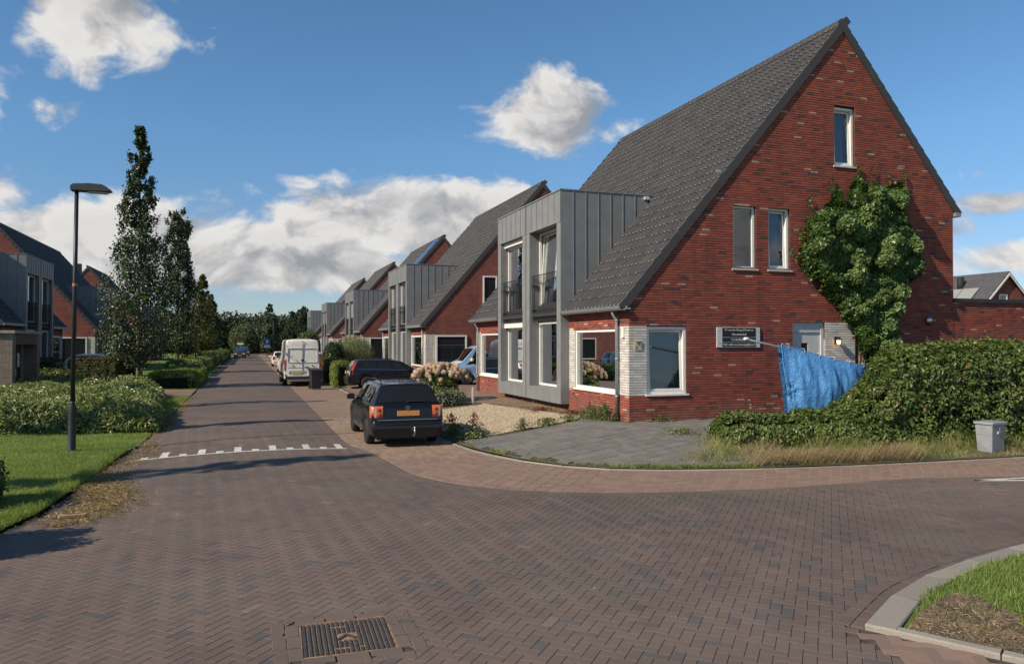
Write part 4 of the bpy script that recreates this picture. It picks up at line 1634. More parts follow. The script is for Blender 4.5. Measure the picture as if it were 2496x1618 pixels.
drape(0, 0.30, 4.40, 5.1, 4.5, 6.1, 4, 0.006, M_curtain2)
drape(0, 0.30, 6.7, 7.45, 7.6, 9.15, 5, 0.012, M_curtain2)
drape(0, 0.26, 0.5, 1.75, 2.25, 2.8, 3, 0.003, M_curtain2, 'roller_blind')
drape(0, 0.36, 0.5, 1.8, 1.1, 2.3, 5, 0.01, M_curtain2, 'net_curtain')
drape(1, 0.30, 3.0, 3.45, 0.4, 2.8, 6, 0.04)
for (a0, a1) in BOX_A:
    drape(1, 0.42, a0 + POST, a0 + POST + 0.35, 3.45, 6.3, 5, 0.03)
    drape(1, 0.46, a1 - POST - 0.75, a1 - POST, 3.45, 6.3, 8, 0.03)
    drape(1, 0.46, a1 - POST - 0.5, a1 - POST, 0.45, 3.1, 7, 0.03)
bl_ = LB(1)
for zz in np.arange(1.2, 2.7, 0.045):
    bl_.lbox(0.25, 0.27, BLK - 3.3, BLK - 0.75, zz, zz + 0.004)
bl_.build('venetian_blind', M_curtain2, house)
# blue clutter on the sill behind the corner window
cl_ = LB(1)
for (u0, u1, z1) in ((0.62, 0.95, 1.42), (0.9, 1.25, 1.36), (1.2, 1.6, 1.30)):
    cl_.bevel_box(u0, u1, 0.20, 0.32, 1.13, z1, 0.03)
cl_.build('sill_clutter', plain('blue_cloth', (0.02, 0.06, 0.25), 0.8, var=0.3, scale=6), house)
# front door of the gable with its slit light
dr = bpy.data.objects.new('door', None)
COL.objects.link(dr)
dr.parent = house
f = MB()
f.box(5.18, 6.31, 0.05, 0.15, 2.93, 3.02)
f.box(5.18, 5.27, 0.05, 0.15, 0.34, 2.93)
f.box(6.22, 6.31, 0.05, 0.15, 0.34, 2.93)
f.box(5.27, 6.22, 0.07, 0.13, 2.70, 2.93)
f.build('frame', M_frame_grey, dr)
f = MB()
f.box(5.275, 5.56, 0.10, 0.14, 0.36, 2.695)
f.box(5.80, 6.215, 0.10, 0.14, 0.36, 2.695)
f.box(5.56, 5.80, 0.10, 0.14, 0.36, 1.15)
f.box(5.56, 5.80, 0.10, 0.14, 2.40, 2.695)
f.build('leaf', M_frame_grey, dr)
MB().quad((5.56, 0.12, 1.15), (5.80, 0.12, 1.15), (5.80, 0.12, 2.40), (5.56, 0.12, 2.40)).build('pane', M_glassd, dr)
MB().tube([(6.12, 0.09, 1.30), (6.12, 0.05, 1.30), (6.02, 0.05, 1.30)], 0.012, 8).build('handle', M_steel, dr)
# wooden gate panel beside the white bricks
gt = bpy.data.objects.new('side_gate', None)
COL.objects.link(gt)
gt.parent = house
for i in range(7):
    u = 7.42 + i * 0.11
    MB().box(u, u + 0.102, 0.03, 0.06, 0.3, 2.48).build('plank', M_wood, gt)
# gutters and rainwater pipes
for (u0, u1) in ((-0.12, BOX_A[0][0] - 0.01), (BOX_A[1][1] + 0.01, BLK + 0.1)):
    g = MB()
    prof = [(-0.36, EAVE - 0.25), (-0.34, EAVE - 0.33), (-0.30, EAVE - 0.37), (-0.2, EAVE - 0.37), (-0.12, EAVE - 0.33), (-0.12, EAVE - 0.26), (-0.14, EAVE - 0.26), (-0.14, EAVE - 0.32), (-0.2, EAVE - 0.35), (-0.30, EAVE - 0.35), (-0.335, EAVE - 0.31), (-0.345, EAVE - 0.25)]
    g.prism(prof, 1, u0, u1)
    g.build('gutter', M_alu, house)
    MB().box(-0.119, 0.0, u0 + 0.06, u1, EAVE - 0.345, EAVE - 0.30).build('soffit', M_frame_grey, house)
g = MB()
g.box(REAR_B + 0.02, REAR_B + 0.22, -0.12, BLK, REAR_Z - 0.40, REAR_Z - 0.28)
g.build('rear_gutter', M_alu, house)
for a in (0.54, BLK - 0.46):
    p = MB().tube([(-0.22, a, EAVE - 0.36), (-0.20, a, EAVE - 0.46), (-0.10, a, EAVE - 0.60), (-0.09, a, EAVE - 0.7), (-0.09, a, 0.22)], 0.042, 12)
    for zz in (2.98, 1.95, 0.95):
        p.lathe([(0.044, zz), (0.052, zz + 0.005), (0.052, zz + 0.05), (0.044, zz + 0.055)], 12, 'z', (-0.09, a, 0))
    p.build('downpipe', M_alu, house, True)
# small things fixed to the corner
MB().box(-0.06, -0.015, 0.22, 0.34, 2.55, 2.82).build('alarm_box', M_frame, house)
MB().box(2.64, 2.80, -0.05, -0.018, 7.05, 7.12).build('vent_flap', M_steel, house)
cam_ = MB().bevel_box(2.58, 2.76, BOX_A[0][0] - 0.10, BOX_A[0][0] - 0.005, 6.98, 7.07, 0.01)
cam_.build('security_camera', M_frame_grey, house)
for (u, a, zz) in ((-0.017, 2.35, 0.62), (-0.017, 9.0 + 3.0, 0.62)):
    MB().box(u, 0.0, a, a + 0.07, zz, zz + 0.09).build('wall_vent', M_black, house)

# the ivy-side annex: lower wall that carries on to the right of the gable
annex = thing('brick_annex', 'low flat-roofed red brick annex with dark coping beside the tall gable', 'annex', (HX + REAR_B, HY, 0))
aw = bpy.data.objects.new('wall', None)
COL.objects.link(aw)
aw.parent = annex
ab = Bricks()
z, i = BZ0, 0
while z < 3.62:
    ab.course(0, 0.012, -1, 0.0, 9.0, z, [], [], i + (i * 7) % 3)
    z += COURSE
    i += 1
ab.c = [tuple(np.array(c) + np.array((HX + REAR_B, HY, 0))) for c in ab.c]
build_at(ab, aw, (HX + REAR_B, HY, 0), 60)
MB().box(0.0, 9.05, 0.02, 6.0, 3.58, 3.66).box(0.001, 9.1, -0.05, 0.12, 3.662, 3.78).build('coping', M_dark, annex)
MB().box(8.9, 9.0, 0.1, 6.0, 0.0, 3.6).box(0.0, 9.0, 5.9, 6.0, 0.0, 3.6).build('rear_wall', M_wallfar, annex)

# ---------------------------------------------------------------- things fixed to the corner house
sg = thing('company_sign', 'black and silver company sign with white lettering on the brick gable', 'sign', (HX + 2.64, HY - 0.03, 2.28))
M_signw = plain('sign_silver', (0.52, 0.53, 0.52), 0.4, var=0.03)
M_signb = plain('sign_black', (0.012, 0.012, 0.014), 0.3, var=0.05)
M_letter = plain('lettering', (0.75, 0.72, 0.66), 0.6, var=0.0)
MB().bevel_box(0, 1.40, -0.02, 0.012, 0, 0.55, 0.004).build('board', M_signw, sg)
rows_ = [(0.285, 0.535), (0.15, 0.265), (0.02, 0.13)]
for (z0, z1) in rows_:
    MB().box(0.17, 1.25, -0.026, -0.021, z0, z1).build('panel', M_signb, sg)
for x in (0.08, 1.32):
    for zz in (0.12, 0.44):
        MB().lathe([(0.012, -0.028), (0.012, -0.021)], 8, 'y', (x, 0, zz)).build('screw', M_steel, sg)


def text(body, size, loc, parent, nm='lettering', mt=None, rot=(R(90), 0, 0), width=None, align='CENTER'):
    cu_ = bpy.data.curves.new(nm, 'FONT')
    cu_.body = body
    cu_.size = size
    cu_.align_x = align
    cu_.align_y = 'CENTER'
    cu_.extrude = 0.0008
    cu_.resolution_u = 2
    tmp = bpy.data.objects.new(nm, cu_)
    COL.objects.link(tmp)
    dg = bpy.context.evaluated_depsgraph_get()
    me = bpy.data.meshes.new_from_object(tmp.evaluated_get(dg))
    bpy.data.objects.remove(tmp)
    me.name = nm
    me.materials.clear()
    me.materials.append(mt or M_letter)
    o = add(nm, me, parent, loc)
    o.rotation_euler = rot
    if width:
        w = max(v.co.x for v in me.vertices) - min(v.co.x for v in me.vertices)
        o.scale = (width / w,) * 2 + (1,)
    return o


text('W. van der Zwaag Afbouw en', 0.09, (0.71, -0.028, 0.475), sg, width=0.92)
text('Klussenbedrijf', 0.09, (0.71, -0.028, 0.355), sg, width=0.46)
text('Tel: 0600000000', 0.09, (0.71, -0.028, 0.205), sg, width=0.52)
text('Mail: willemvanderzwaag@live.nl', 0.085, (0.71, -0.028, 0.073), sg, width=1.02)

hn = thing('house_number_plate', 'small square pale house number plate reading 35 on white bricks', 'sign', (HX + 0.13, HY - 0.02, 2.22))
MB().bevel_box(0, 0.22, -0.015, 0.004, 0, 0.22, 0.003).build('plate', plain('beige_plate', (0.52, 0.43, 0.27), 0.5, var=0.05), hn)
MB().raw([(0.05, -0.018, 0.218), (0.218, -0.018, 0.218), (0.135, -0.018, 0.10)], [[0, 1, 2]]).build('corner_triangle', plain('slate', (0.10, 0.11, 0.12), 0.5), hn)
MB().raw([(0.218, -0.018, 0.216), (0.218, -0.018, 0.02), (0.137, -0.018, 0.10)], [[0, 1, 2]]).build('corner_triangle', plain('pale_slate', (0.34, 0.32, 0.28), 0.5), hn)
text('35', 0.085, (0.065, -0.018, 0.055), hn, mt=M_signb)

wl = thing('wall_lantern', 'small lit lantern on the white bricks beside the grey door', 'lamp', (HX + 6.68, HY - 0.02, 2.42))
M_warm, t_, b_ = mat('warm_lamp')
b_.inputs['Emission Color'].default_value = (1.0, 0.55, 0.25, 1)
b_.inputs['Emission Strength'].default_value = 3.0
setc(b_, (0.9, 0.6, 0.35))
MB().box(-0.04, 0.04, -0.005, 0.012, -0.06, 0.16).tube([(0, 0, 0.14), (0, -0.10, 0.16)], 0.012, 6).build('bracket', M_dark, wl)
MB().lathe([(0.10, 0.06), (0.085, 0.085), (0.03, 0.14), (0.012, 0.17)], 12, 'z', (0, -0.12, 0)).build('hood', M_dark, wl)
MB().lathe([(0.03, -0.06), (0.05, -0.03), (0.055, 0.055)], 12, 'z', (0, -0.12, 0)).build('glass', M_warm, wl)
bl2 = thing('bulkhead_light', 'small round steel bulkhead light on the bare brick right of the ivy', 'lamp', (HX + 10.18, HY - 0.02, 3.08))
MB().lathe([(0.10, 0.012), (0.11, -0.03), (0.10, -0.07), (0.07, -0.10), (0.02, -0.115)], 16, 'y').build('shade', M_steel, bl2, True)
MB().lathe([(0.075, -0.0), (0.07, -0.09), (0.03, -0.13)], 12, 'y', (0, 0, -0.06)).build('diffuser', M_black, bl2, True)

# ---------------------------------------------------------------- the other houses
ns = ['second', 'third', 'fourth', 'fifth']
for k_, yy in enumerate((41.46, 65.3, 89.2, 113.0)):
    h_ = block(1, yy, ['red brick house with zinc bays behind the parked dark cars', 'red brick house with zinc bays and blue roof panels behind the willow', 'red brick house with zinc bays rising behind the white van roof', 'last visible red brick house with zinc bays before the wood'][k_], group='brick houses on the right of the street')
    if k_ == 1:
        dn = np.array([RIDGE_B, 0, RIDGE_Z - EAVE])
        dn /= np.linalg.norm(dn)
        nn = np.array([-dn[2], 0, dn[0]])
        for c_ in range(2):
            for r_ in range(4):
                o0 = np.array([0, 0.5 + c_ * 1.05, EAVE]) + dn * (4.6 + r_ * 1.5) + nn * 0.10
                V = [o0, o0 + np.array([0, 1.0, 0]), o0 + np.array([0, 1.0, 0]) + dn * 1.45, o0 + dn * 1.45]
                V = [tuple(v) for v in V] + [tuple(v + nn * 0.04) for v in V]
                MB().raw(V, BOXF).build('solar_panel', M_panelb, h_)
block(-1, 43.0, 'nearest brick house on the left with zinc bays behind the lamp post', group='brick houses on the left of the street')
block(-1, 68.4, 'long dark tiled brick house on the left beyond the lamp post', length=22.2, bays=[(3.87, 6.91), (6.97, 10.01)], group='brick houses on the left of the street')
lc = block(-1, 106.0, 'far left brick house whose gable shows beside the tall tree', group='brick houses on the left of the street')
MB().box(-RIDGE_B - 1.6, -RIDGE_B - 1.0, 1.2, 1.8, 10.0, 12.2).build('chimney', M_dark, lc)

# ------------------------------------------------------------------ planting
def unit(v):
    return v / (np.linalg.norm(v, axis=-1, keepdims=True) + 1e-9)


def leaves(P, N, L, wr=0.55, droop=0.3, fold=0.18):
    """Folded diamond leaves at points P, facing N, of length L."""
    n = len(P)
    N = unit(np.asarray(N, float))
    rnd = RNG.normal(size=(n, 3))
    rnd[:, 2] -= droop * 2
    T = unit(rnd - (rnd * N).sum(1, keepdims=True) * N)
    B = np.cross(N, T)
    L = np.broadcast_to(np.asarray(L, float), (n,))[:, None]
    w = L * wr * 0.5
    V = np.empty((n, 4, 3))
    V[:, 0] = P - T * L * 0.5
    V[:, 1] = P + B * w + N * w * fold * 2
    V[:, 2] = P + T * L * 0.5 - N * L * 0.08
    V[:, 3] = P - B * w + N * w * fold * 2
    i = (np.arange(n) * 4)[:, None]
    F = np.stack([i + np.array([0, 1, 2]), i + np.array([0, 2, 3])], 1).reshape(-1, 3)
    return V.reshape(-1, 3), F


def leaf_obj(name, P, N, L, mt, parent=None, r=None, wr=0.55, droop=0.3, loc=None):
    V, F = leaves(P, N, L, wr, droop)
    r = RNG.random(len(P)) if r is None else r
    return add(name, np_mesh(name, V, F, mt, r=np.repeat(r, 2)), parent, loc)


def worley(x, y, cell, seed=0):
    """Rounded clumps: 1 at a clump's crown, falling to 0 in the gaps between clumps; also each clump's random value."""
    x, y = np.asarray(x, float) / cell, np.asarray(y, float) / cell
    ix0, iy0 = np.floor(x), np.floor(y)
    best = np.full(x.shape, 9.0)
    val = np.zeros(x.shape)
    for dx in (-1, 0, 1):
        for dy in (-1, 0, 1):
            cx, cy = ix0 + dx, iy0 + dy
            h = np.sin(cx * 127.1 + cy * 311.7 + seed * 17.3) * 43758.5453
            h2 = np.sin(cx * 269.5 + cy * 183.3 + seed * 9.1) * 24634.6345
            h, h2 = h - np.floor(h), h2 - np.floor(h2)
            d = np.hypot(x - cx - 0.15 - 0.7 * h, y - cy - 0.15 - 0.7 * h2)
            k = d < best
            best = np.where(k, d, best)
            val = np.where(k, h * 0.5 + h2 * 0.5, val)
    return np.sqrt(np.clip(1 - (best / 0.78) ** 2, 0, 1)), val


M_ivy = leaf_mat('ivy_leaf', [(0.0, (0.035, 0.072, 0.016)), (0.45, (0.07, 0.13, 0.028)), (0.8, (0.12, 0.19, 0.05)), (1.0, (0.21, 0.27, 0.10))], 0.4, 0.2)
M_hedge = leaf_mat('hedge_leaf', [(0.0, (0.038, 0.062, 0.015)), (0.45, (0.072, 0.112, 0.024)), (0.8, (0.12, 0.165, 0.04)), (0.97, (0.19, 0.21, 0.075)), (1.0, (0.36, 0.19, 0.12))], 0.4, 0.2)
M_laurel = leaf_mat('laurel_leaf', [(0.0, (0.045, 0.075, 0.018)), (0.4, (0.10, 0.145, 0.032)), (0.75, (0.18, 0.22, 0.06)), (0.95, (0.27, 0.28, 0.10)), (1.0, (0.26, 0.13, 0.07))], 0.38, 0.22, 0.5)
M_beech = leaf_mat('beech_leaf', [(0.0, (0.03, 0.04, 0.012)), (0.5, (0.06, 0.075, 0.02)), (0.85, (0.10, 0.11, 0.03)), (1.0, (0.13, 0.05, 0.03))], 0.5, 0.2)
M_lightb = leaf_mat('pale_shrub_leaf', [(0.0, (0.07, 0.11, 0.02)), (0.5, (0.13, 0.18, 0.035)), (1.0, (0.22, 0.26, 0.07))], 0.5, 0.3)
M_treel = leaf_mat('tree_leaf', [(0.0, (0.022, 0.040, 0.013)), (0.5, (0.042, 0.068, 0.020)), (0.85, (0.068, 0.098, 0.030)), (1.0, (0.12, 0.12, 0.045))], 0.42, 0.15, 0.5)
M_treey = leaf_mat('yellowing_leaf', [(0.0, (0.05, 0.065, 0.015)), (0.5, (0.10, 0.11, 0.022)), (1.0, (0.18, 0.16, 0.035))], 0.5, 0.3)
M_woodl = leaf_mat('wood_leaf', [(0.0, (0.014, 0.026, 0.01)), (0.5, (0.028, 0.046, 0.016)), (1.0, (0.05, 0.07, 0.025))], 0.6, 0.15)
M_willowl = leaf_mat('willow_leaf', [(0.0, (0.13, 0.17, 0.07)), (0.5, (0.22, 0.26, 0.12)), (0.85, (0.33, 0.33, 0.19)), (1.0, (0.42, 0.28, 0.22))], 0.55, 0.35)
M_blade = leaf_mat('grass_blade', [(0.0, (0.13, 0.18, 0.04)), (0.5, (0.24, 0.31, 0.085)), (0.85, (0.31, 0.36, 0.12)), (1.0, (0.40, 0.35, 0.18))], 0.55, 0.4, 0.3)
M_straw = leaf_mat('dry_grass', [(0.0, (0.25, 0.18, 0.095)), (0.5, (0.37, 0.275, 0.16)), (0.8, (0.46, 0.35, 0.22)), (1.0, (0.15, 0.16, 0.055))], 0.7, 0.2, 0.2)
M_redpl = leaf_mat('red_plant_leaf', [(0.0, (0.16, 0.02, 0.015)), (0.6, (0.26, 0.045, 0.03)), (1.0, (0.12, 0.09, 0.03))], 0.5, 0.25)
M_core = plain('foliage_core', (0.010, 0.014, 0.006), 1.0, var=0.2)  # near-black filler solids added inside leaf masses to block the view through


def blades(x, y, z, h, wid, lean, az_bias=None):
    """Grass blades, two triangles each, bent over by lean."""
    n = len(x)
    a = RNG.random(n) * 2 * math.pi
    f = RNG.random(n) * 2 * math.pi if az_bias is None else az_bias + RNG.normal(0, 0.5, n)
    w = wid / 2
    B = np.stack([np.cos(a), np.sin(a), np.zeros(n)], 1) * np.broadcast_to(w, (n,))[:, None]
    D = np.stack([np.cos(f), np.sin(f), np.zeros(n)], 1)
    P = np.stack([x, y, z], 1)
    h = np.broadcast_to(h, (n,))[:, None]
    ln = np.broadcast_to(lean, (n,))[:, None]
    V = np.empty((n, 5, 3))
    up = np.array([0, 0, 1.0])
    V[:, 0] = P - B
    V[:, 1] = P + B
    mid = P + up * h * 0.55 + D * h * ln * 0.3
    V[:, 2] = mid + B * 0.7
    V[:, 3] = mid - B * 0.7
    V[:, 4] = P + up * h * (1 - 0.45 * np.clip(ln, 0, 1.6)) + D * h * ln
    i = (np.arange(n) * 5)[:, None]
    F3 = (i + np.array([3, 2, 4])).reshape(-1, 3)
    F4 = (i + np.array([0, 1, 2, 3])).reshape(-1, 4)
    return V.reshape(-1, 3), F4, F3


def grass_patch(name, parent_label, pts, h, wid, lean, mt, zf, r=None, az=None, kindlab=None):
    x, y = pts
    V, F4, F3 = blades(x, y, zf(x, y), h, wid, lean, az)
    n = len(x)
    r = RNG.random(n) if r is None else r
    o = add(name, np_mesh(name, V, [F4, F3], mt, r=np.concatenate([r, r])))
    o['kind'] = 'stuff'
    if parent_label:
        tag(o, parent_label, kindlab or 'grass', None, 'stuff')
    return o


def scatter(poly, n, dens=None):
    xs = [p[0] for p in poly]
    ys = [p[1] for p in poly]
    X, Y = [], []
    tot = 0
    while tot < n:
        x = RNG.uniform(min(xs), max(xs), n)
        y = RNG.uniform(min(ys), max(ys), n)
        k = inside(poly, x, y)
        if dens is not None:
            k &= RNG.random(n) < dens(x, y)
        X.append(x[k]), Y.append(y[k])
        tot += k.sum()
    return np.concatenate(X)[:n], np.concatenate(Y)[:n]


# lawn by the lamp post and at the bottom right corner
near_lawn = [(p[0] - 0.02, p[1]) for p in EDGE_L[2:6]] + [(-3.62, 10.42), (-5.02, 9.82), (-9.0, 9.5), (-9.5, 23.0), (-2.4, 22.6)]
lx_, ly_ = scatter(near_lawn, 70000, lambda x, y: np.clip(1.3 - (y - 10) / 16, 0.25, 1) * np.clip(1 - 0.55 * sstep(vnoise(x * 1.1, y * 2.3, 5), 0.35, 0.8), 0, 1))
rl = np.clip(RNG.random(70000) * 0.75 + 0.28 * sstep(vnoise(lx_ * 1.1, ly_ * 2.3, 5), 0.1, 0.7), 0, 1)
grass_patch('grass', 'green mown grass on the left verge round the lamp post', (lx_, ly_), RNG.uniform(0.03, 0.085, 70000), 0.007, RNG.uniform(0.2, 1.0, 70000), M_blade, zl, rl)
ex_ = scatter([(-2.42, 18.7), (-2.58, 15.0), (-2.70, 12.3), (-2.95, 11.25), (-3.3, 10.7), (-3.5, 11.2), (-2.95, 12.6), (-2.85, 15), (-2.65, 18.7)], 6000)
grass_patch('long_grass', 'longer ragged grass along the left edge of the road', ex_, RNG.uniform(0.08, 0.2, 6000), 0.008, RNG.uniform(0.4, 1.3, 6000), M_blade, zl, RNG.random(6000) * 0.6)
def zi(x, y):
    return 0.02 + 0.05 * sstep(np.minimum(x - 5, 9 - y), 0, 2)
ip = [(5.25, 4.92), (6.0, 5.52), (7.3, 5.98), (8.6, 6.25), (11.5, 6.5), (11.5, 2.0), (6.95, 2.0)]
gx_ = scatter(ip, 42000, lambda x, y: np.where(inside(dirt_poly, x, y), np.clip(0.05 + 0.9 * sstep(vnoise(x * 4, y * 4, 3), 0.15, 0.5) * sstep(x, 5.9, 6.5), 0, 1), 1.0) * np.clip(0.75 + 0.6 * vnoise(x * 2, y * 2, 8), 0.2, 1))
grass_patch('grass', 'bright green grass on the kerbed corner at bottom right', gx_, RNG.uniform(0.03, 0.09, 42000), 0.006, RNG.uniform(0.2, 1.0, 42000), M_blade, zi, RNG.random(42000) * 0.85)
# far grass strip before the path and by the bend
fg = scatter([(-2.45, 23.5), (-2.45, 36.2), (-3.4, 36.2), (-2.9, 30)], 7000)
grass_patch('grass', 'small grass strip between laurel bed and brick path on the left', fg, RNG.uniform(0.04, 0.09, 7000), 0.010, 0.5, M_blade, zl, RNG.random(7000) * 0.7)

# dry clippings swept against the left kerb
def clip_d(x, y):
    return np.clip(np.exp(-((x + 2.25 - 0.25 * np.sin(y * 1.1)) / 0.34) ** 2) * np.clip(1.2 * np.exp(-((y - 13.5) / 1.7) ** 2) + 0.22, 0, 1), 0, 1)
cx_, cy_ = scatter([(-3.0, 11.4), (-1.0, 11.4), (-1.3, 14.5), (-1.9, 20), (-2.0, 36), (-2.6, 36), (-2.45, 18), (-2.65, 13)], 10000, clip_d)
P_ = np.stack([cx_, cy_, zr(cx_, cy_) + RNG.uniform(0.004, 0.025, 10000) + 0.03 * sstep(-cx_, 2.2, 2.7)], 1)
N_ = RNG.normal(0, 0.35, (10000, 3)) + np.array([0, 0, 1.0])
o = leaf_obj('grass_clippings', P_, N_, RNG.uniform(0.04, 0.11, 10000), M_straw, wr=0.16, droop=0)
tag(o, 'dry straw coloured grass clippings lying along the left road edge', 'clippings', None, 'stuff')


# ---------- hedges and shrubs
def hedge(name, label, cat, path, width, top, mt, n, leaf, rough=0.10, group=None, base=0.0, core=True, wr=0.6, seedn=0, end_round=0.4, thin=None):
    """A hedge along a path with height top(s in 0..1); leaves over a lumpy shell round a dark core."""
    P = np.asarray(path, float)
    L = np.concatenate([[0], np.cumsum(np.linalg.norm(np.diff(P, axis=0), axis=1))])
    tot = L[-1]
    root = thing(name, label, cat, (P[0, 0], P[0, 1], 0), 0, group)
    o0 = np.array([P[0, 0], P[0, 1], 0])

    def at(s):
        return np.stack([np.interp(s, L, P[:, 0]), np.interp(s, L, P[:, 1])], 1)

    def tang(s):
        d = at(np.minimum(s + 0.1, tot)) - at(np.maximum(s - 0.1, 0))
        return unit(d)
    H = top if callable(top) else (lambda u: np.full(np.shape(u), top))
    wf = width if callable(width) else (lambda u: np.full(np.shape(u), width))
    s = RNG.uniform(-0.0, tot, n)
    u = s / tot
    h = H(u)
    w = wf(u)
    # position round the cross-section: sides and top weighted by length
    q = RNG.uniform(0, 1, n) * (2 * h + w)
    side = np.where(q < h, -1, np.where(q < h + w, 0, 1))
    zz = np.where(side == -1, q, np.where(side == 1, q - h - w, h))
    off = np.where(side == -1, -w / 2, np.where(side == 1, w / 2, q - h - w / 2))
    # round the shoulders and ends
    er = np.clip(np.minimum(s, tot - s) / end_round, 0, 1) ** 0.5
    off = off * (0.55 + 0.45 * er)
    zz = zz * (0.82 + 0.18 * er)
    shd = np.clip((h - zz) / 0.25, 0, 1) ** 0.5
    off = np.where(side == 0, off, off * (0.86 + 0.14 * shd))
    zz = np.where(side == 0, zz - 0.10 * (2 * off / w) ** 4, zz)
    c, t = at(s), tang(s)
    nrm2 = np.stack([t[:, 1], -t[:, 0]], 1) * -1.0
    arc = np.where(side == 0, h + off + w / 2, np.where(side == -1, zz, 2 * h + w - zz))
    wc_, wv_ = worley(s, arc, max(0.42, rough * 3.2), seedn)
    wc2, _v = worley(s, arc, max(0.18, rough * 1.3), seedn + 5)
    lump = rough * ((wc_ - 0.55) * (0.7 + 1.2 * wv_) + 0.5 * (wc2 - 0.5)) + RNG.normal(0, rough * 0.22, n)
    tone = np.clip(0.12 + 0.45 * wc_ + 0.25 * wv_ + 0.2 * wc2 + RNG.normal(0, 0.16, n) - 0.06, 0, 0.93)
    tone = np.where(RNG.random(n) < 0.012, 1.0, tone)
    Pt = np.empty((n, 3))
    Pt[:, :2] = c + nrm2 * (off + np.sign(off + 1e-6) * np.where(side == 0, 0, lump))[:, None]
    bz = base(Pt[:, 0], Pt[:, 1]) if callable(base) else base
    Pt[:, 2] = bz + zz + np.where(side == 0, lump, 0)
    N = np.zeros((n, 3))
    N[:, :2] = nrm2 * np.where(side == 0, 0.1 * np.sign(off), side)[:, None]
    N[:, 2] = np.where(side == 0, 1.0, 0.35)
    N += RNG.normal(0, 0.45, (n, 3))
    if thin is not None:
        k = RNG.random(n) < thin(u, zz / np.maximum(h, 0.1))
        Pt, N, tone = Pt[k], N[k], tone[k]
    leaf_obj('foliage', Pt - o0, N, RNG.uniform(0.4, 1.55, len(Pt)) * leaf, mt, root, wr=wr, r=tone)
    if n > 20000:
        for q in RNG.integers(0, len(Pt), 90):
            p = Pt[q] - o0
            d = unit(N[q] + np.array([0, 0, 0.8]))
            e = p + d * RNG.uniform(0.12, 0.3) + RNG.normal(0, 0.04, 3)
            tw = MB().tube([p - d * 0.15, (p + e) / 2 + RNG.normal(0, 0.02, 3), e], [0.005, 0.004, 0.002], 4)
            tw.build('twig', M_bark, root)
            lp = p + (e - p) * RNG.random((7, 1)) + RNG.normal(0, 0.02, (7, 3))
            leaf_obj('twig_leaves', lp, np.tile(N[q], (7, 1)) + RNG.normal(0, 0.5, (7, 3)), leaf * 0.8, mt, root, wr=wr)['kind'] = 'stuff'
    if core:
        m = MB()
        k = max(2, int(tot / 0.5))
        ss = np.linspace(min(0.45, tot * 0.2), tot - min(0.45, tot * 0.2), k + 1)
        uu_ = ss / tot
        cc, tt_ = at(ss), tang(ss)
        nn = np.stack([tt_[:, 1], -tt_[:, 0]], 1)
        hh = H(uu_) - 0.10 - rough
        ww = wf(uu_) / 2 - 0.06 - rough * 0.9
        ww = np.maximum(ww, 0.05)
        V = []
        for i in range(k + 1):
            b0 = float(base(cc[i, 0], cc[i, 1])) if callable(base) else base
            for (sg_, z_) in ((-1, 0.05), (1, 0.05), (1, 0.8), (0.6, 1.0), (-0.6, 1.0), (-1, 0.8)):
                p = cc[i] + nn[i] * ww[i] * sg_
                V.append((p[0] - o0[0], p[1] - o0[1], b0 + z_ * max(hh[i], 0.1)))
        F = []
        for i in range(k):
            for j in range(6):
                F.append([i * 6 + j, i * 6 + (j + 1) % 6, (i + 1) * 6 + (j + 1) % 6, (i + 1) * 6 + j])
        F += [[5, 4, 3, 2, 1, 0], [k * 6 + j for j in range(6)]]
        m.raw(V, F).build('dark_core', M_core, root)
    return root


def mound(name, label, cat, c, rx, ry, h, mt, n, leaf, group=None, rough=0.12, wr=0.55, base=0.0, lobes=7, droop=0.3, core=True, seedn=0, flat=0.0):
    """A rounded shrub made of overlapping lobes of leaves."""
    root = thing(name, label, cat, (c[0], c[1], base), 0, group)
    rg = np.random.default_rng(100 + seedn)
    ang = rg.uniform(0, 2 * math.pi, lobes)
    rad = rg.uniform(0.15, 0.62, lobes)
    lc = np.stack([np.cos(ang) * rad * rx, np.sin(ang) * rad * ry, rg.uniform(0.35, 0.62, lobes) * h], 1)
    lr = rg.uniform(0.36, 0.55, lobes)
    lc = np.concatenate([lc, [[0, 0, h * 0.45]]])
    lr = np.concatenate([lr, [0.62]])
    pick = rg.integers(0, lobes + 1, n)
    d = unit(RNG.normal(size=(n, 3)))
    rr_ = (0.80 + 0.22 * RNG.random(n) ** 0.6) * lr[pick]
    P = lc[pick] + d * rr_[:, None] * np.array([rx, ry, h * 0.95])
    P += RNG.normal(0, rough * 0.25, (n, 3))
    k = P[:, 2] > 0.02
    # drop leaves buried inside the other lobes
    for j in range(lobes + 1):
        q = (P - lc[j]) / (lr[j] * np.array([rx, ry, h * 0.95]))
        k &= (np.linalg.norm(q, axis=1) > 0.72)
    P, d = P[k], d[k]
    N = d + np.array([0, 0, 0.4]) + RNG.normal(0, 0.4, d.shape)
    leaf_obj('foliage', P, N, RNG.uniform(0.7, 1.3, len(P)) * leaf, mt, root, wr=wr, droop=droop)
    if core:
        m = MB()
        for j in range(lobes + 1):
            prof = [(0.05, -0.8), (0.55, -0.6), (0.78, 0.0), (0.55, 0.55), (0.05, 0.76)]
            V0 = m.n
            m.lathe([(a * lr[j], b * lr[j] * h * 0.95) for a, b in prof], 8, 'z')
            v = m.v[-1]
            v[:, 0] *= rx
            v[:, 1] *= ry
            v += lc[j]
            v[:, 2] = np.maximum(v[:, 2], 0.02)
        m.build('dark_core', M_core, root)
    return root


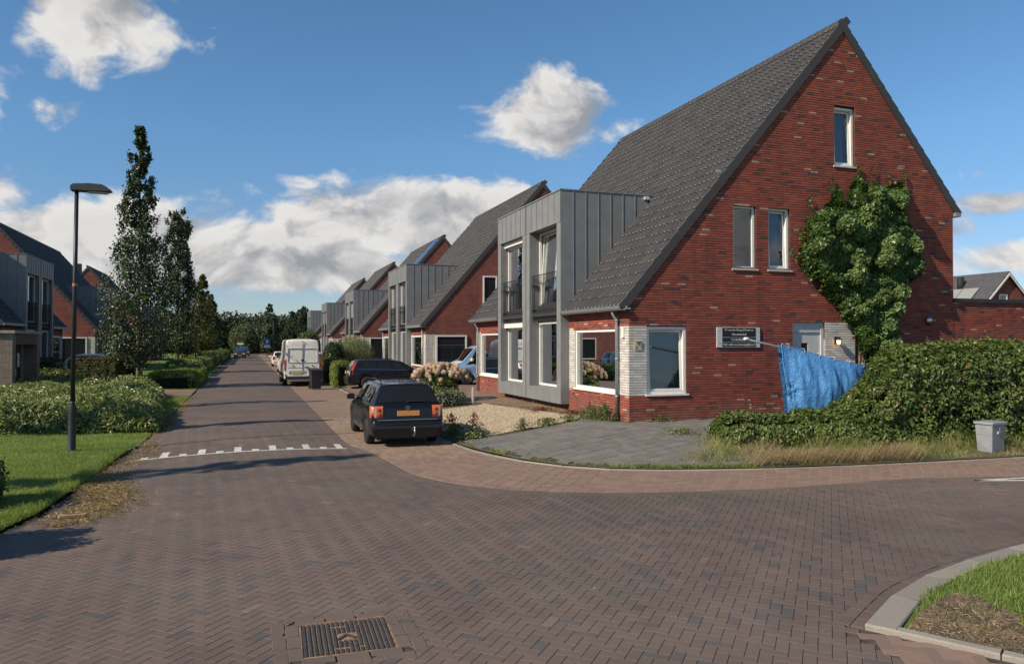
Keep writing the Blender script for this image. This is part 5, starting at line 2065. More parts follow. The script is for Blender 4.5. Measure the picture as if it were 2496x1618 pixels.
# the long hedge on the right, low at its left end, tall towards the cabinet
def hz_(x, y):
    return np.maximum(zt(x, y) - 0.02, 0.03)
h_top = lambda u: np.interp(u, [0, 0.02, 0.10, 0.15, 0.20, 0.25, 0.29, 0.33, 0.36, 0.5, 0.7, 1.0], [0.42, 0.50, 0.50, 0.50, 0.55, 0.68, 0.98, 1.52, 1.98, 2.10, 2.18, 2.26]) + 0.05 * vnoise(np.asarray(u) * 22, np.asarray(u) * 9, 4)
hedge('hedge', 'long overgrown green hedge, low at the tarpaulin and tall beside the grey cabinet', 'hedge', [(9.75, 14.35), (11.5, 13.95), (13.2, 13.75), (15.5, 13.45), (18.0, 13.2), (22.0, 13.0)], lambda u: np.interp(u, [0, 0.1, 0.35, 1], [0.75, 0.85, 1.1, 1.2]), h_top, M_hedge, 72000, 0.085, 0.20, base=hz_, seedn=3, thin=lambda u, zf: np.clip(0.45 + 0.7 * zf, 0.4, 1))
# ivy over the gable
IVY = [(14.82, 4.6), (14.8, 5.26), (15.05, 5.88), (15.36, 6.27), (15.89, 6.42), (15.97, 6.86), (16.28, 6.82), (16.43, 6.45), (16.75, 7.22), (16.91, 7.33), (17.14, 7.13), (17.46, 7.34), (17.78, 6.92), (18.44, 7.22), (18.69, 7.11), (18.63, 6.46), (18.84, 5.96), (19.09, 5.45), (19.42, 4.82), (19.25, 4.42), (18.74, 4.15), (18.57, 3.38), (18.24, 3.0), (18.31, 2.36), (18.39, 1.2), (18.5, 0.3), (17.3, 0.3), (17.2, 1.9), (16.94, 2.11), (16.56, 2.86), (16.02, 3.22), (15.79, 3.71), (15.27, 4.07)]
ivy = thing('ivy', 'dense green ivy climbing the red brick gable above the white door panel', 'climber', (17.2, HY - 0.02, 0.3))
nI = 46000
ix, izz = scatter(IVY, nI)
# distance to the outline gives the depth of the growth
dmin = np.full(nI, 9.0)
for a_, b_2 in zip(IVY, IVY[1:] + IVY[:1]):
    a_, b_2 = np.array(a_), np.array(b_2)
    d_ = b_2 - a_
    t_2 = np.clip(((ix - a_[0]) * d_[0] + (izz - a_[1]) * d_[1]) / (d_ @ d_), 0, 1)
    dmin = np.minimum(dmin, np.hypot(ix - a_[0] - t_2 * d_[0], izz - a_[1] - t_2 * d_[1]))
def ivy_depth(x, z_):
    a_c, a_v = worley(x + 0.15 * np.sin(z_ * 3), z_ * 1.25, 0.62, 3)
    b_c, b_v = worley(x, z_ * 1.2, 0.27, 8)
    return 0.05 + (0.10 + 0.50 * a_v) * a_c + 0.15 * b_c


base_d = ivy_depth(ix, izz)
rag = dmin + 0.22 * vnoise(ix * 3.3, izz * 3.1, 5) + 0.12 * vnoise(ix * 8.3, izz * 7.1, 2)
keep = (rag > 0.05) & (RNG.random(nI) < np.clip(0.42 + 2.2 * base_d, 0, 1))
ix, izz, base_d, dmin = ix[keep], izz[keep], base_d[keep], dmin[keep]
nI = len(ix)
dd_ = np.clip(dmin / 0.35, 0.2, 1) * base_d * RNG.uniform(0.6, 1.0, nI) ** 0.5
Pi = np.stack([ix - 17.2 + RNG.normal(0, 0.02, nI), -dd_ - 0.02, izz - 0.3 + RNG.normal(0, 0.02, nI)], 1)
e_ = 0.03
gxn = (ivy_depth(ix + e_, izz) - ivy_depth(ix - e_, izz)) / (2 * e_)
gzn = (ivy_depth(ix, izz + e_) - ivy_depth(ix, izz - e_)) / (2 * e_)
Ni = np.stack([-gxn, -np.ones(nI), -gzn + 0.45], 1) + RNG.normal(0, 0.35, (nI, 3))
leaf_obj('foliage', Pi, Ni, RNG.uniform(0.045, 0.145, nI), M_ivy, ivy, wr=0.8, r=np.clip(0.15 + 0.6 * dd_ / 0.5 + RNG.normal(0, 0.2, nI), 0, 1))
for k_ in range(7):
    x0 = 17.2 + RNG.uniform(-0.3, 0.6)
    pts = [(x0 - 17.2 + 0.10 * math.sin(q * 1.7 + k_) + (k_ - 3) * 0.05 * q + 0.12 * q, -0.03, q * 1.1) for q in range(5)]
    MB().tube(pts, [0.035, 0.03, 0.024, 0.018, 0.01], 6).build('stem', M_bark, ivy)
for (tx, tz) in ((16.93, 7.33), (17.46, 7.34), (18.1, 7.15), (18.66, 7.2), (14.85, 5.35), (14.62, 4.78), (15.98, 6.9), (15.2, 6.3)):
    n_ = 40
    q = RNG.random(n_)
    Pk = np.stack([tx - 17.2 + RNG.normal(0, 0.035, n_) + (0 if tz > 5 else -0.22) * (q - 0.5), -0.04 - 0.05 * RNG.random(n_), tz - 0.3 + (q - 0.3) * 0.42], 1)
    leaf_obj('shoot', Pk, np.tile([0, -1.0, 0.2], (n_, 1)) + RNG.normal(0, 0.4, (n_, 3)), 0.07, M_ivy, ivy, wr=0.8)

# unmown grass and weeds under the long hedge
vp_ = [(6.9, 12.95), (8.6, 12.35), (11.3, 11.92), (15.0, 11.65), (20.0, 11.5), (20.0, 13.4), (13.0, 13.9), (10.5, 14.4), (9.5, 14.6), (9.2, 13.5)]
vx, vy = scatter(vp_, 16000, lambda x, y: np.clip((x - 6.8) / 2.5, 0.15, 1))
vr = RNG.random(16000)
isdry = RNG.random(16000) < np.clip(0.5 - 0.045 * (vx - 9) + 0.6 * vnoise(vx * 1.3, vy * 1.6, 6), 0.06, 0.85)
hgt = RNG.uniform(0.08, 0.36, 16000) * np.clip(0.9 + 0.9 * vnoise(vx * 1.7, vy * 2.0, 15), 0.3, 2.0) * np.clip((vy - np.interp(vx, _kx, _ky)) / 0.7, 0.35, 1.5)
for sel, mt, nm, lb in ((isdry, M_straw, 'dry_grass', 'dry straw coloured long grass at the foot of the right hedge'), (~isdry, M_blade, 'long_grass', 'uncut green grass at the foot of the right hedge')):
    grass_patch(nm, lb, (vx[sel], vy[sel]), hgt[sel], 0.008, RNG.uniform(0.2, 1.9, sel.sum()), mt, hz_, vr[sel])
# strands that hang over the kerb onto the red footway
sx_, sy_ = scatter([(9.0, 12.3), (11.5, 11.95), (13.0, 11.85), (13.0, 12.3), (9.5, 12.7)], 1300)
grass_patch('dry_grass', 'bent dry stalks hanging over the kerb onto the red footway', (sx_, sy_), RNG.uniform(0.3, 0.6, 1300), 0.007, RNG.uniform(0.9, 1.5, 1300), M_straw, hz_, RNG.random(1300) * 0.85, -1.2)

# left planting: laurels, hedges, low shrubs
lau = [(-2.15, 22.2), (-2.2, 24.5), (-2.7, 29), (-3.3, 36.5), (-4.2, 39.5), (-6.5, 40), (-9.5, 40), (-12, 36), (-12, 27), (-10.5, 23.5), (-7, 22.5)]
lroot = thing('laurel_bed', 'broad mass of laurel shrubs filling the left verge behind the lamp post', 'shrubs', (-6.0, 30, 0))
nL = 60000
qx, qy = scatter(lau, nL, lambda x, y: np.clip(1.35 - (y - 22) / 20, 0.3, 1) * np.where((y < 23.3) | (x > -3.1), 1.0, 0.55))
edge_ = np.full(nL, 9.0)
for a_, b_2 in zip(lau, lau[1:] + lau[:1]):
    a_, b_2 = np.array(a_), np.array(b_2)
    d_ = b_2 - a_
    t_2 = np.clip(((qx - a_[0]) * d_[0] + (qy - a_[1]) * d_[1]) / (d_ @ d_), 0, 1)
    edge_ = np.minimum(edge_, np.hypot(qx - a_[0] - t_2 * d_[0], qy - a_[1] - t_2 * d_[1]))
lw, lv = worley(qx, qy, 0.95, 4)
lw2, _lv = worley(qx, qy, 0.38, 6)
hl = (0.30 + (0.16 + 0.34 * lv) * lw + 0.13 * lw2 + 0.14 * vnoise(qx * 0.8, qy * 0.7, 9)) * np.clip(edge_ / 0.55, 0.0, 1) ** 0.45
fr_ = np.where(edge_ < 0.75, RNG.uniform(0.04, 1.0, nL) ** 0.8, RNG.uniform(0.72, 1.04, nL))
Pl = np.stack([qx + 6.0, qy - 30.0, np.maximum(hl * fr_, 0.05) + 0.05], 1)
Nl = np.stack([0.25 * np.sin(qx * 3), -0.5 * np.ones(nL), np.ones(nL) * 0.8], 1) + RNG.normal(0, 0.55, (nL, 3))
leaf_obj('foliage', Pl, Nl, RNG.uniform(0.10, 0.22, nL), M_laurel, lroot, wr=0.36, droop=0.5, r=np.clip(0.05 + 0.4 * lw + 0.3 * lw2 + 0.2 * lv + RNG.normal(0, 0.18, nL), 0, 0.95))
gxx, gyy = np.meshgrid(np.arange(-11.5, -2.3, 0.35), np.arange(22.6, 39.6, 0.35))
kk_ = inside([(p[0] * 0.92 - 0.75, p[1] * 0.94 + 2.1) for p in lau], gxx, gyy)
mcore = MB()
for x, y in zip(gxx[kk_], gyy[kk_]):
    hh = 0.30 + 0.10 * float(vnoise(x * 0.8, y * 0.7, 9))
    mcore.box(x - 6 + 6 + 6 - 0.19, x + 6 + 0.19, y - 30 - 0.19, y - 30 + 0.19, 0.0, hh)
mcore.build('dark_core', M_core, lroot)
hedge('hedge', 'square clipped beech hedge behind the tall street tree', 'hedge', [(-8.4, 45.2), (-5.6, 44.6)], 2.6, 1.55, M_beech, 16000, 0.09, 0.06, seedn=5, base=0.05)
hedge('hedge', 'dark clipped hedge behind the lamp post in front of the left house', 'hedge', [(-14.5, 47.0), (-9.2, 46.2)], 1.2, 1.5, M_beech, 9000, 0.09, 0.06, seedn=6, base=0.05)
mound('shrub', 'bright shrub with drooping leaves below the dark hedge on the left', 'shrub', (-8.6, 41.2), 1.9, 1.0, 1.15, M_laurel, 6000, 0.13, seedn=1, wr=0.4)
hedge('low_shrubs', 'low light green shrubs between brick path and street tree', 'shrubs', [(-3.6, 42.6), (-3.6, 54.5)], 2.3, 0.72, M_lightb, 24000, 0.10, 0.14, seedn=7, base=0.04, wr=0.4)
hedge('low_shrubs', 'darker low shrubs under the second street tree', 'shrubs', [(-4.2, 57.0), (-3.9, 80.0)], 2.0, 0.95, M_laurel, 16000, 0.15, 0.18, seedn=8, base=0.04, wr=0.5)
hedge('low_shrubs', 'far row of low shrubs beside the oncoming car', 'shrubs', [(-3.6, 84.0), (-3.3, 128.0)], 1.9, 1.15, M_hedge, 14000, 0.22, 0.2, seedn=9, base=0.04, wr=0.6)
mound('shrub', 'dark bush at the left picture edge casting shade on the road', 'shrub', (-4.55, 10.15), 1.35, 1.0, 1.75, M_laurel, 9000, 0.11, seedn=2, wr=0.45)
mound('shrub', 'small dark bush on the lawn at the left picture edge', 'shrub', (-3.75, 13.0), 0.6, 0.7, 0.85, M_hedge, 3500, 0.09, seedn=3, wr=0.5)


# ---------- trees
def tree(name, label, x, y, h, prof, mt, n, leaf, trunk_r=0.13, bare=1.4, group=None, base=0.0, wr=0.6, clumps=170, lean=0.0, sparse=1.0, seedn=0):
    """Columnar tree: tapered trunk, rising limbs and a crown of leaf clumps held by them. prof: (height fraction, radius)."""
    root = thing(name, label, 'tree', (x, y, base), 0, group)
    rg = np.random.default_rng(500 + seedn)
    hs, rs = np.array([p[0] for p in prof]) * h, np.array([p[1] for p in prof])
    t = MB()
    zz = np.linspace(0, h * 0.96, 12)
    path = [(0.06 * math.sin(q * 0.9 + seedn) * min(1, q / 3) + lean * q, 0.05 * math.cos(q * 0.7), q) for q in zz]
    t.tube(path, np.interp(zz, [0, 0.3, h * 0.5, h], [trunk_r * 1.35, trunk_r, trunk_r * 0.55, 0.012]), 9)
    ends = []
    for i in range(clumps):
        z1 = rg.uniform(hs[0], h * 0.985)
        rmax = np.interp(z1, hs, rs)
        a = rg.uniform(0, 2 * math.pi)
        rr_ = rmax * (rg.random() ** 0.45) * rg.uniform(0.75, 1.12)
        p1 = np.array([math.cos(a) * rr_ + lean * z1, math.sin(a) * rr_, z1])
        ends.append(p1)
        if i % 3 == 0:
            z0 = max(bare * 0.9, z1 - rr_ * rg.uniform(1.2, 2.4))
            p0 = np.array([lean * z0 + 0.02 * math.cos(a), 0.02 * math.sin(a), z0])
            pm = (p0 + p1) / 2 + np.array([math.cos(a), math.sin(a), -0.4]) * rr_ * 0.12
            t.tube([p0, pm, p1], [0.03, 0.02, 0.008], 5)
    t.build('trunk', M_bark, root, True)
    ends = np.array(ends)
    pk = rg.integers(0, len(ends), n)
    sp = np.interp(ends[pk][:, 2], hs, np.clip(rs * 0.19, 0.09, 0.36))
    off = rg.normal(0, 1, (n, 3)) * sp[:, None] * np.array([0.62, 0.62, 0.95])
    P = ends[pk] + off
    P[:, 2] = np.maximum(P[:, 2], hs[0] * 0.8)
    k = rg.random(n) < sparse
    P, off = P[k], off[k]
    N = unit(np.stack([P[:, 0], P[:, 1], np.full(len(P), 0.5)], 1)) + rg.normal(0, 0.6, (len(P), 3))
    leaf_obj('crown', P, N, rg.uniform(0.7, 1.3, len(P)) * leaf, mt, root, wr=wr)
    return root


COLP = [(0.09, 0.9), (0.16, 1.75), (0.28, 2.0), (0.42, 1.6), (0.55, 1.25), (0.70, 0.88), (0.85, 0.55), (0.94, 0.42), (1.0, 0.12)]
gT = 'columnar street trees on the left'
tree('street_tree', 'tallest dark columnar street tree beside the lamp post', -5.15, 43.2, 13.5, COLP, M_treel, 19000, 0.15, 0.15, 1.3, gT, 0.05, seedn=1, clumps=240)
tree('street_tree', 'second columnar street tree just right of the tallest one', -4.95, 64.1, 12.7, [(0.12, 1.2), (0.22, 1.8), (0.4, 1.5), (0.6, 1.15), (0.8, 0.95), (0.94, 0.85), (1.0, 0.5)], M_treel, 17000, 0.17, 0.15, 1.8, gT, 0.05, seedn=2, clumps=220)
tree('street_tree', 'thin half bare street tree behind the second lamp post', -5.6, 85.0, 12.2, [(0.12, 1.1), (0.3, 1.5), (0.5, 1.0), (0.7, 0.6), (1.0, 0.15)], M_treey, 4200, 0.19, 0.14, 1.8, gT, 0.05, seedn=3, clumps=120, sparse=0.62)
tree('street_tree', 'yellowing columnar tree beyond the half bare one', -5.2, 104.0, 11.0, [(0.1, 1.5), (0.3, 2.1), (0.5, 1.7), (0.7, 1.2), (0.88, 0.7), (1.0, 0.25)], M_treey, 9000, 0.24, 0.16, 1.6, gT, 0.05, seedn=4, clumps=150)
tree('street_tree', 'far slim columnar tree left of the oncoming car', -4.9, 123.0, 9.6, [(0.1, 1.4), (0.35, 1.9), (0.6, 1.3), (0.85, 0.7), (1.0, 0.2)], M_treel, 7000, 0.27, 0.16, 1.5, gT, 0.05, seedn=5, clumps=130)
gO = 'slim trees just outside the left picture edge whose shadows cross the road'
for k_, (x, y, h) in enumerate(((-12.6, 12.4, 11.6), (-12.6, 20.3, 11.4), (-12.4, 28.3, 11.8))):
    tree('street_tree', ['slim tree beyond the left edge whose shadow crosses before the ramp marking', 'slim tree beyond the left edge whose shadow falls behind the black estate', 'slim tree beyond the left edge whose shadow falls before the wheelie bin'][k_], x, y, h, [(0.50, 0.35), (0.62, 0.6), (0.78, 0.5), (0.9, 0.35), (1.0, 0.1)], M_treel, 3000, 0.16, 0.12, 5.0, gO, 0.05, seedn=40 + k_, clumps=70)
gF = 'trees standing before the wood at the end of the street'
PY = [(0.08, 1.6), (0.3, 2.4), (0.55, 1.9), (0.8, 1.1), (1.0, 0.25)]
for k_, (x, y, h, rr_, lab) in enumerate(((4.3, 152.0, 9.7, 1.0, 'tall pointed tree behind the blue parking sign'), (9.0, 160.0, 8.6, 0.95, 'pointed tree left of the last house, nearer the sign'), (11.0, 158.0, 9.6, 1.35, 'broad pointed tree nearest the last house on the right'), (14.5, 165.0, 9.0, 1.0, 'slim tree half hidden by the last house on the right'))):
    tree('pointed_tree', lab, x, y, h, [(a, b * rr_) for a, b in PY], M_treel if k_ == 0 else M_woodl, 7500, 0.30, 0.15, 1.6, gF, 0.0, seedn=20 + k_, clumps=120)

# the wood that closes the street
nW = 46000
wood = thing('wood', 'dark green wood closing off the far end of the street', 'wood', (0, 185, 0))
wood['kind'] = 'stuff'
wx = RNG.uniform(-75, 95, nW)
wy = RNG.uniform(172, 200, nW)
wh = 8.2 + 1.4 * vnoise(wx * 0.22, wy * 0.15, 3) + 1.0 * vnoise(wx * 0.8, wy * 0.5, 8)
wz = wh * np.sqrt(RNG.random(nW))
k = (wz > wh * 0.75) | (wy < 178)
Pw = np.stack([wx, wy - 185, wz], 1)[k]
Pw[:, 1] += 1.6 * vnoise(Pw[:, 0] * 0.5, Pw[:, 2] * 0.7, 5)
Nw = RNG.normal(0, 0.7, Pw.shape) + np.array([0, -0.7, 0.6])
leaf_obj('foliage', Pw, Nw, RNG.uniform(0.45, 0.9, len(Pw)), M_woodl, wood, wr=0.7)['kind'] = 'stuff'
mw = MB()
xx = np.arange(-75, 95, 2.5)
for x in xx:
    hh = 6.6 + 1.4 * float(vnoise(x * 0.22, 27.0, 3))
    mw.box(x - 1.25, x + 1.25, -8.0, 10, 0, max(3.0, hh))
mw.build('dark_core', M_core, wood)['kind'] = 'stuff'
mound('willow_bush', 'greyish willow bush in front of the wood at the street end', 'shrub', (0.5, 165.0), 5.5, 4.0, 6.0, M_hedge, 9000, 0.35, seedn=11, wr=0.35)

# ------------------------------------------------------------------ vehicles
M_carblack = plain('black_car_paint', (0.006, 0.006, 0.007), 0.3, 0.0, 0.25, var=0.1, coat=0.5)
M_carnavy = plain('dark_blue_car_paint', (0.009, 0.010, 0.014), 0.3, 0.0, 0.25, var=0.1, coat=0.3)
M_carwhite = plain('white_car_paint', (0.72, 0.67, 0.575), 0.32, 0.0, 0.5, var=0.04, coat=0.4)
M_carblue = plain('pale_blue_car_paint', (0.22, 0.36, 0.52), 0.32, 0.0, 0.5, var=0.04, coat=0.4)
M_cargrey = plain('dark_grey_car_paint', (0.022, 0.023, 0.026), 0.35, 0.0, 0.25, var=0.05, coat=0.15)
M_plastic = plain('black_plastic', (0.018, 0.018, 0.02), 0.6, var=0.1)
M_rim = plain('alloy_rim', (0.42, 0.42, 0.42), 0.3, 0.8, var=0.05)
M_lampred = plain('red_lens', (0.42, 0.045, 0.02), 0.15, 0.0, 0.6, var=0.05, coat=0.6)
M_lamporange = plain('orange_lens', (0.62, 0.16, 0.06), 0.15, 0.0, 0.6, var=0.05, coat=0.6)
M_lampclear = plain('clear_lens', (0.62, 0.56, 0.46), 0.12, 0.2, 0.6, var=0.05, coat=0.6)
M_plate = plain('number_plate', (0.60, 0.27, 0.08), 0.5, var=0.08, scale=14)
M_platey = plain('yellow_plate', (0.55, 0.38, 0.08), 0.5, var=0.05)
M_chrome = plain('chrome', (0.7, 0.7, 0.7), 0.12, 1.0, var=0.0)
M_interior = plain('car_interior', (0.02, 0.02, 0.024), 0.9, var=0.1)


M_carglassd = glass_mat('dark_car_glass', (0.016, 0.018, 0.021), 0.012, False, 1.34, (0.55, 0.52, 0.48))


class Car:
    """A car body lofted from rear (s=0) to front (s=L); everything on it is laid on the lofted surface."""

    def __init__(self, root, L, W, top, belt, plan, roofw, sill, axles, wheel_r, paint, under=0.20, arch=0.06, crown=0.05):
        self.root, self.L, self.W, self.paint = root, L, W, paint
        self.top, self.belt, self.plan, self.roofw = [np.array(a, float).T for a in (top, belt, plan, roofw)]
        self.sill, self.axles, self.wr, self.under, self.arch, self.crown = sill, axles, wheel_r, under, arch, crown

    def g(self, arr, s):
        # smooth interpolation
        x, y = arr
        s = np.asarray(s, float)
        return np.interp(s, x, y)

    def ring(self, s):
        zt_, zb_ = float(self.g(self.top, s)), float(self.g(self.belt, s))
        w = float(self.g(self.plan, s)) * self.W / 2
        wr = float(self.g(self.roofw, s)) * self.W / 2
        zb_ = min(zb_, zt_ - 0.04)
        zs = self.sill
        up = zs
        for ax in self.axles:
            R_ = self.wr + self.arch
            d = abs(s - ax)
            if d < R_:
                up = max(up, self.wr + math.sqrt(max(R_ * R_ - d * d, 0)))
        up = min(up, zb_ - 0.08)
        mid = up + (zb_ - up) * 0.55
        wr = min(wr, w * 0.985)
        pts = [(0, self.under), (w * 0.80, self.under), (w * 0.94, max(up - 0.02, zs - 0.0)), (w * 0.975, up + 0.015), (w * 1.0, mid), (w * 0.99, (mid + zb_) / 2), (w * 0.965, zb_ - 0.02), (w * 0.945, zb_ + 0.005),
               (wr + (w * 0.945 - wr) * 0.45, zb_ + (zt_ - self.crown - zb_) * 0.55), (wr * 1.0, zt_ - self.crown), (wr * 0.93, zt_ - self.crown * 0.45), (wr * 0.6, zt_ - self.crown * 0.1), (0, zt_)]
        return pts

    def body(self):
        S = [0.0, 0.012, 0.03, 0.05, 0.07, 0.085, 0.10, 0.12, 0.15]
        S += list(np.arange(0.2, self.L - 0.2, 0.06))
        S += [self.L - 0.2, self.L - 0.15, self.L - 0.1, self.L - 0.07, self.L - 0.045, self.L - 0.025, self.L - 0.01, self.L]
        S = sorted(set(S) | {float(x) for a in (self.top, self.belt) for x in a[0]})
        V, F = [], []
        npt = 0
        for s in S:
            h = self.ring(s)
            row = [(x, s, z) for (x, z) in h] + [(-x, s, z) for (x, z) in h[1:-1][::-1]]
            npt = len(row)
            V += row
        for i in range(len(S) - 1):
            for k in range(npt):
                l = (k + 1) % npt
                F.append([i * npt + k, i * npt + l, (i + 1) * npt + l, (i + 1) * npt + k])
        F.append(list(range(npt)))
        F.append([(len(S) - 1) * npt + k for k in range(npt)][::-1])
        o = MB().raw(V, F).build('body', self.paint, self.root, True)
        smooth_by_angle(o, 38)
        return o

    def side_pt(self, s, v, sgn, off=0.006):
        """v 0 at the belt, 1 at the roof edge."""
        h = self.ring(s)
        a, m, b = np.array(h[7]), np.array(h[8]), np.array(h[9])
        p = a + (m - a) * (v / 0.55) if v < 0.55 else m + (b - m) * ((v - 0.55) / 0.45)
        return (sgn * (p[0] + off), s, p[1])

    def patch(self, name, mt, corners, fn, nu=10, nv=5, parent=None, smooth=True):
        """corners: four (s, v) pairs, mapped by fn onto the body."""
        c = np.array(corners, float)
        V, F = [], []
        for i in range(nu + 1):
            for j in range(nv + 1):
                u, v = i / nu, j / nv
                q = (c[0] * (1 - u) + c[1] * u) * (1 - v) + (c[3] * (1 - u) + c[2] * u) * v
                V.append(fn(q[0], q[1]))
        for i in range(nu):
            for j in range(nv):
                F.append([i * (nv + 1) + j, (i + 1) * (nv + 1) + j, (i + 1) * (nv + 1) + j + 1, i * (nv + 1) + j + 1])
        return MB().raw(V, F).build(name, mt, parent or self.root, smooth)

    def side_windows(self, quads, mt=None, trim=None):
        for sgn in (-1, 1):
            for q in quads:
                self.patch('side_window', mt or M_carglassd, q, lambda s, v: self.side_pt(s, v, sgn))

    def top_pt(self, s, t, off=0.008, k=0.9):
        """t -1..1 across the car over the top surface."""
        zt_ = float(self.g(self.top, s))
        wr = float(self.g(self.roofw, s)) * self.W / 2
        ds = 0.02
        sl = (float(self.g(self.top, s + ds)) - float(self.g(self.top, s - ds))) / (2 * ds)
        n = np.array([-sl, 1.0]) / math.hypot(sl, 1)
        x = t * wr * k
        z = zt_ - self.crown * 0.55 * abs(t) ** 2.5
        return (x, s + n[0] * off, z + n[1] * off)

    def screen(self, name, mt, s0, s1, k0=0.92, k1=0.92, off=0.008):
        def f(s, t):
            u = (s - s0) / (s1 - s0)
            return self.top_pt(s, t, off, k0 + (k1 - k0) * u)
        return self.patch(name, mt, [(s0, -1), (s1, -1), (s1, 1), (s0, 1)], f, 8, 12)

    def wheels(self, rim=None, width=0.21, spokes=6, inset=0.0):
        r = self.wr
        ty = MB().lathe([(r * 0.64, -width / 2 + 0.01), (r * 0.90, -width / 2), (r * 0.98, -width / 2 + 0.03), (r, 0), (r * 0.98, width / 2 - 0.03), (r * 0.90, width / 2), (r * 0.64, width / 2 - 0.01)], 28, 'x')
        tyre = ty.mesh('tyre', M_black, True)
        rm = MB()
        rm.lathe([(r * 0.66, -0.09), (r * 0.66, 0.085), (r * 0.60, 0.09), (r * 0.58, 0.04), (r * 0.1, 0.03)], 24, 'x')
        for k in range(spokes):
            a = 2 * math.pi * k / spokes
            c, s_ = math.cos(a), math.sin(a)
            w = 0.032
            P = []
            for x in (0.035, 0.075):
                for (rr_, ww) in ((0.03, w), (r * 0.61, w * 1.15)):
                    for sg_ in (-1, 1):
                        P.append((x, rr_ * c - sg_ * ww * s_, rr_ * s_ + sg_ * ww * c))
            rm.raw(P, [[0, 1, 3, 2], [4, 6, 7, 5], [0, 4, 5, 1], [2, 3, 7, 6], [0, 2, 6, 4], [1, 5, 7, 3]])
        rm.lathe([(0.05, 0.03), (0.05, 0.085), (0.03, 0.09)], 10, 'x')
        rimm = rm.mesh('rim', rim or M_rim)
        for ax in self.axles:
            for sgn in (-1, 1):
                e = bpy.data.objects.new('wheel', None)
                COL.objects.link(e)
                e.parent = self.root
                w = float(self.g(self.plan, ax)) * self.W / 2
                e.location = (sgn * (w - width / 2 - 0.015 - inset), ax, r)
                e.rotation_euler = (random.random(), 0, 0 if sgn > 0 else math.pi)
                add('tyre', tyre, e)
                add('rim', rimm, e)
        # dark wheel housings
        m = MB()
        for ax in self.axles:
            w = float(self.g(self.plan, ax)) * self.W / 2
            m.box(-w * 0.72, w * 0.72, ax - r * 1.05, ax + r * 1.05, self.under + 0.02, r * 1.9)
        m.build('wheel_housing', M_black, self.root)

    def mirrors(self, s, z, mt):
        for sgn in (-1, 1):
            w = float(self.g(self.plan, s)) * self.W / 2
            m = MB().bevel_box(-0.10, 0.10, -0.07, 0.06, -0.07, 0.07, 0.03)
            m.build('mirror', mt, self.root, False, (sgn * (w + 0.07), s, z))


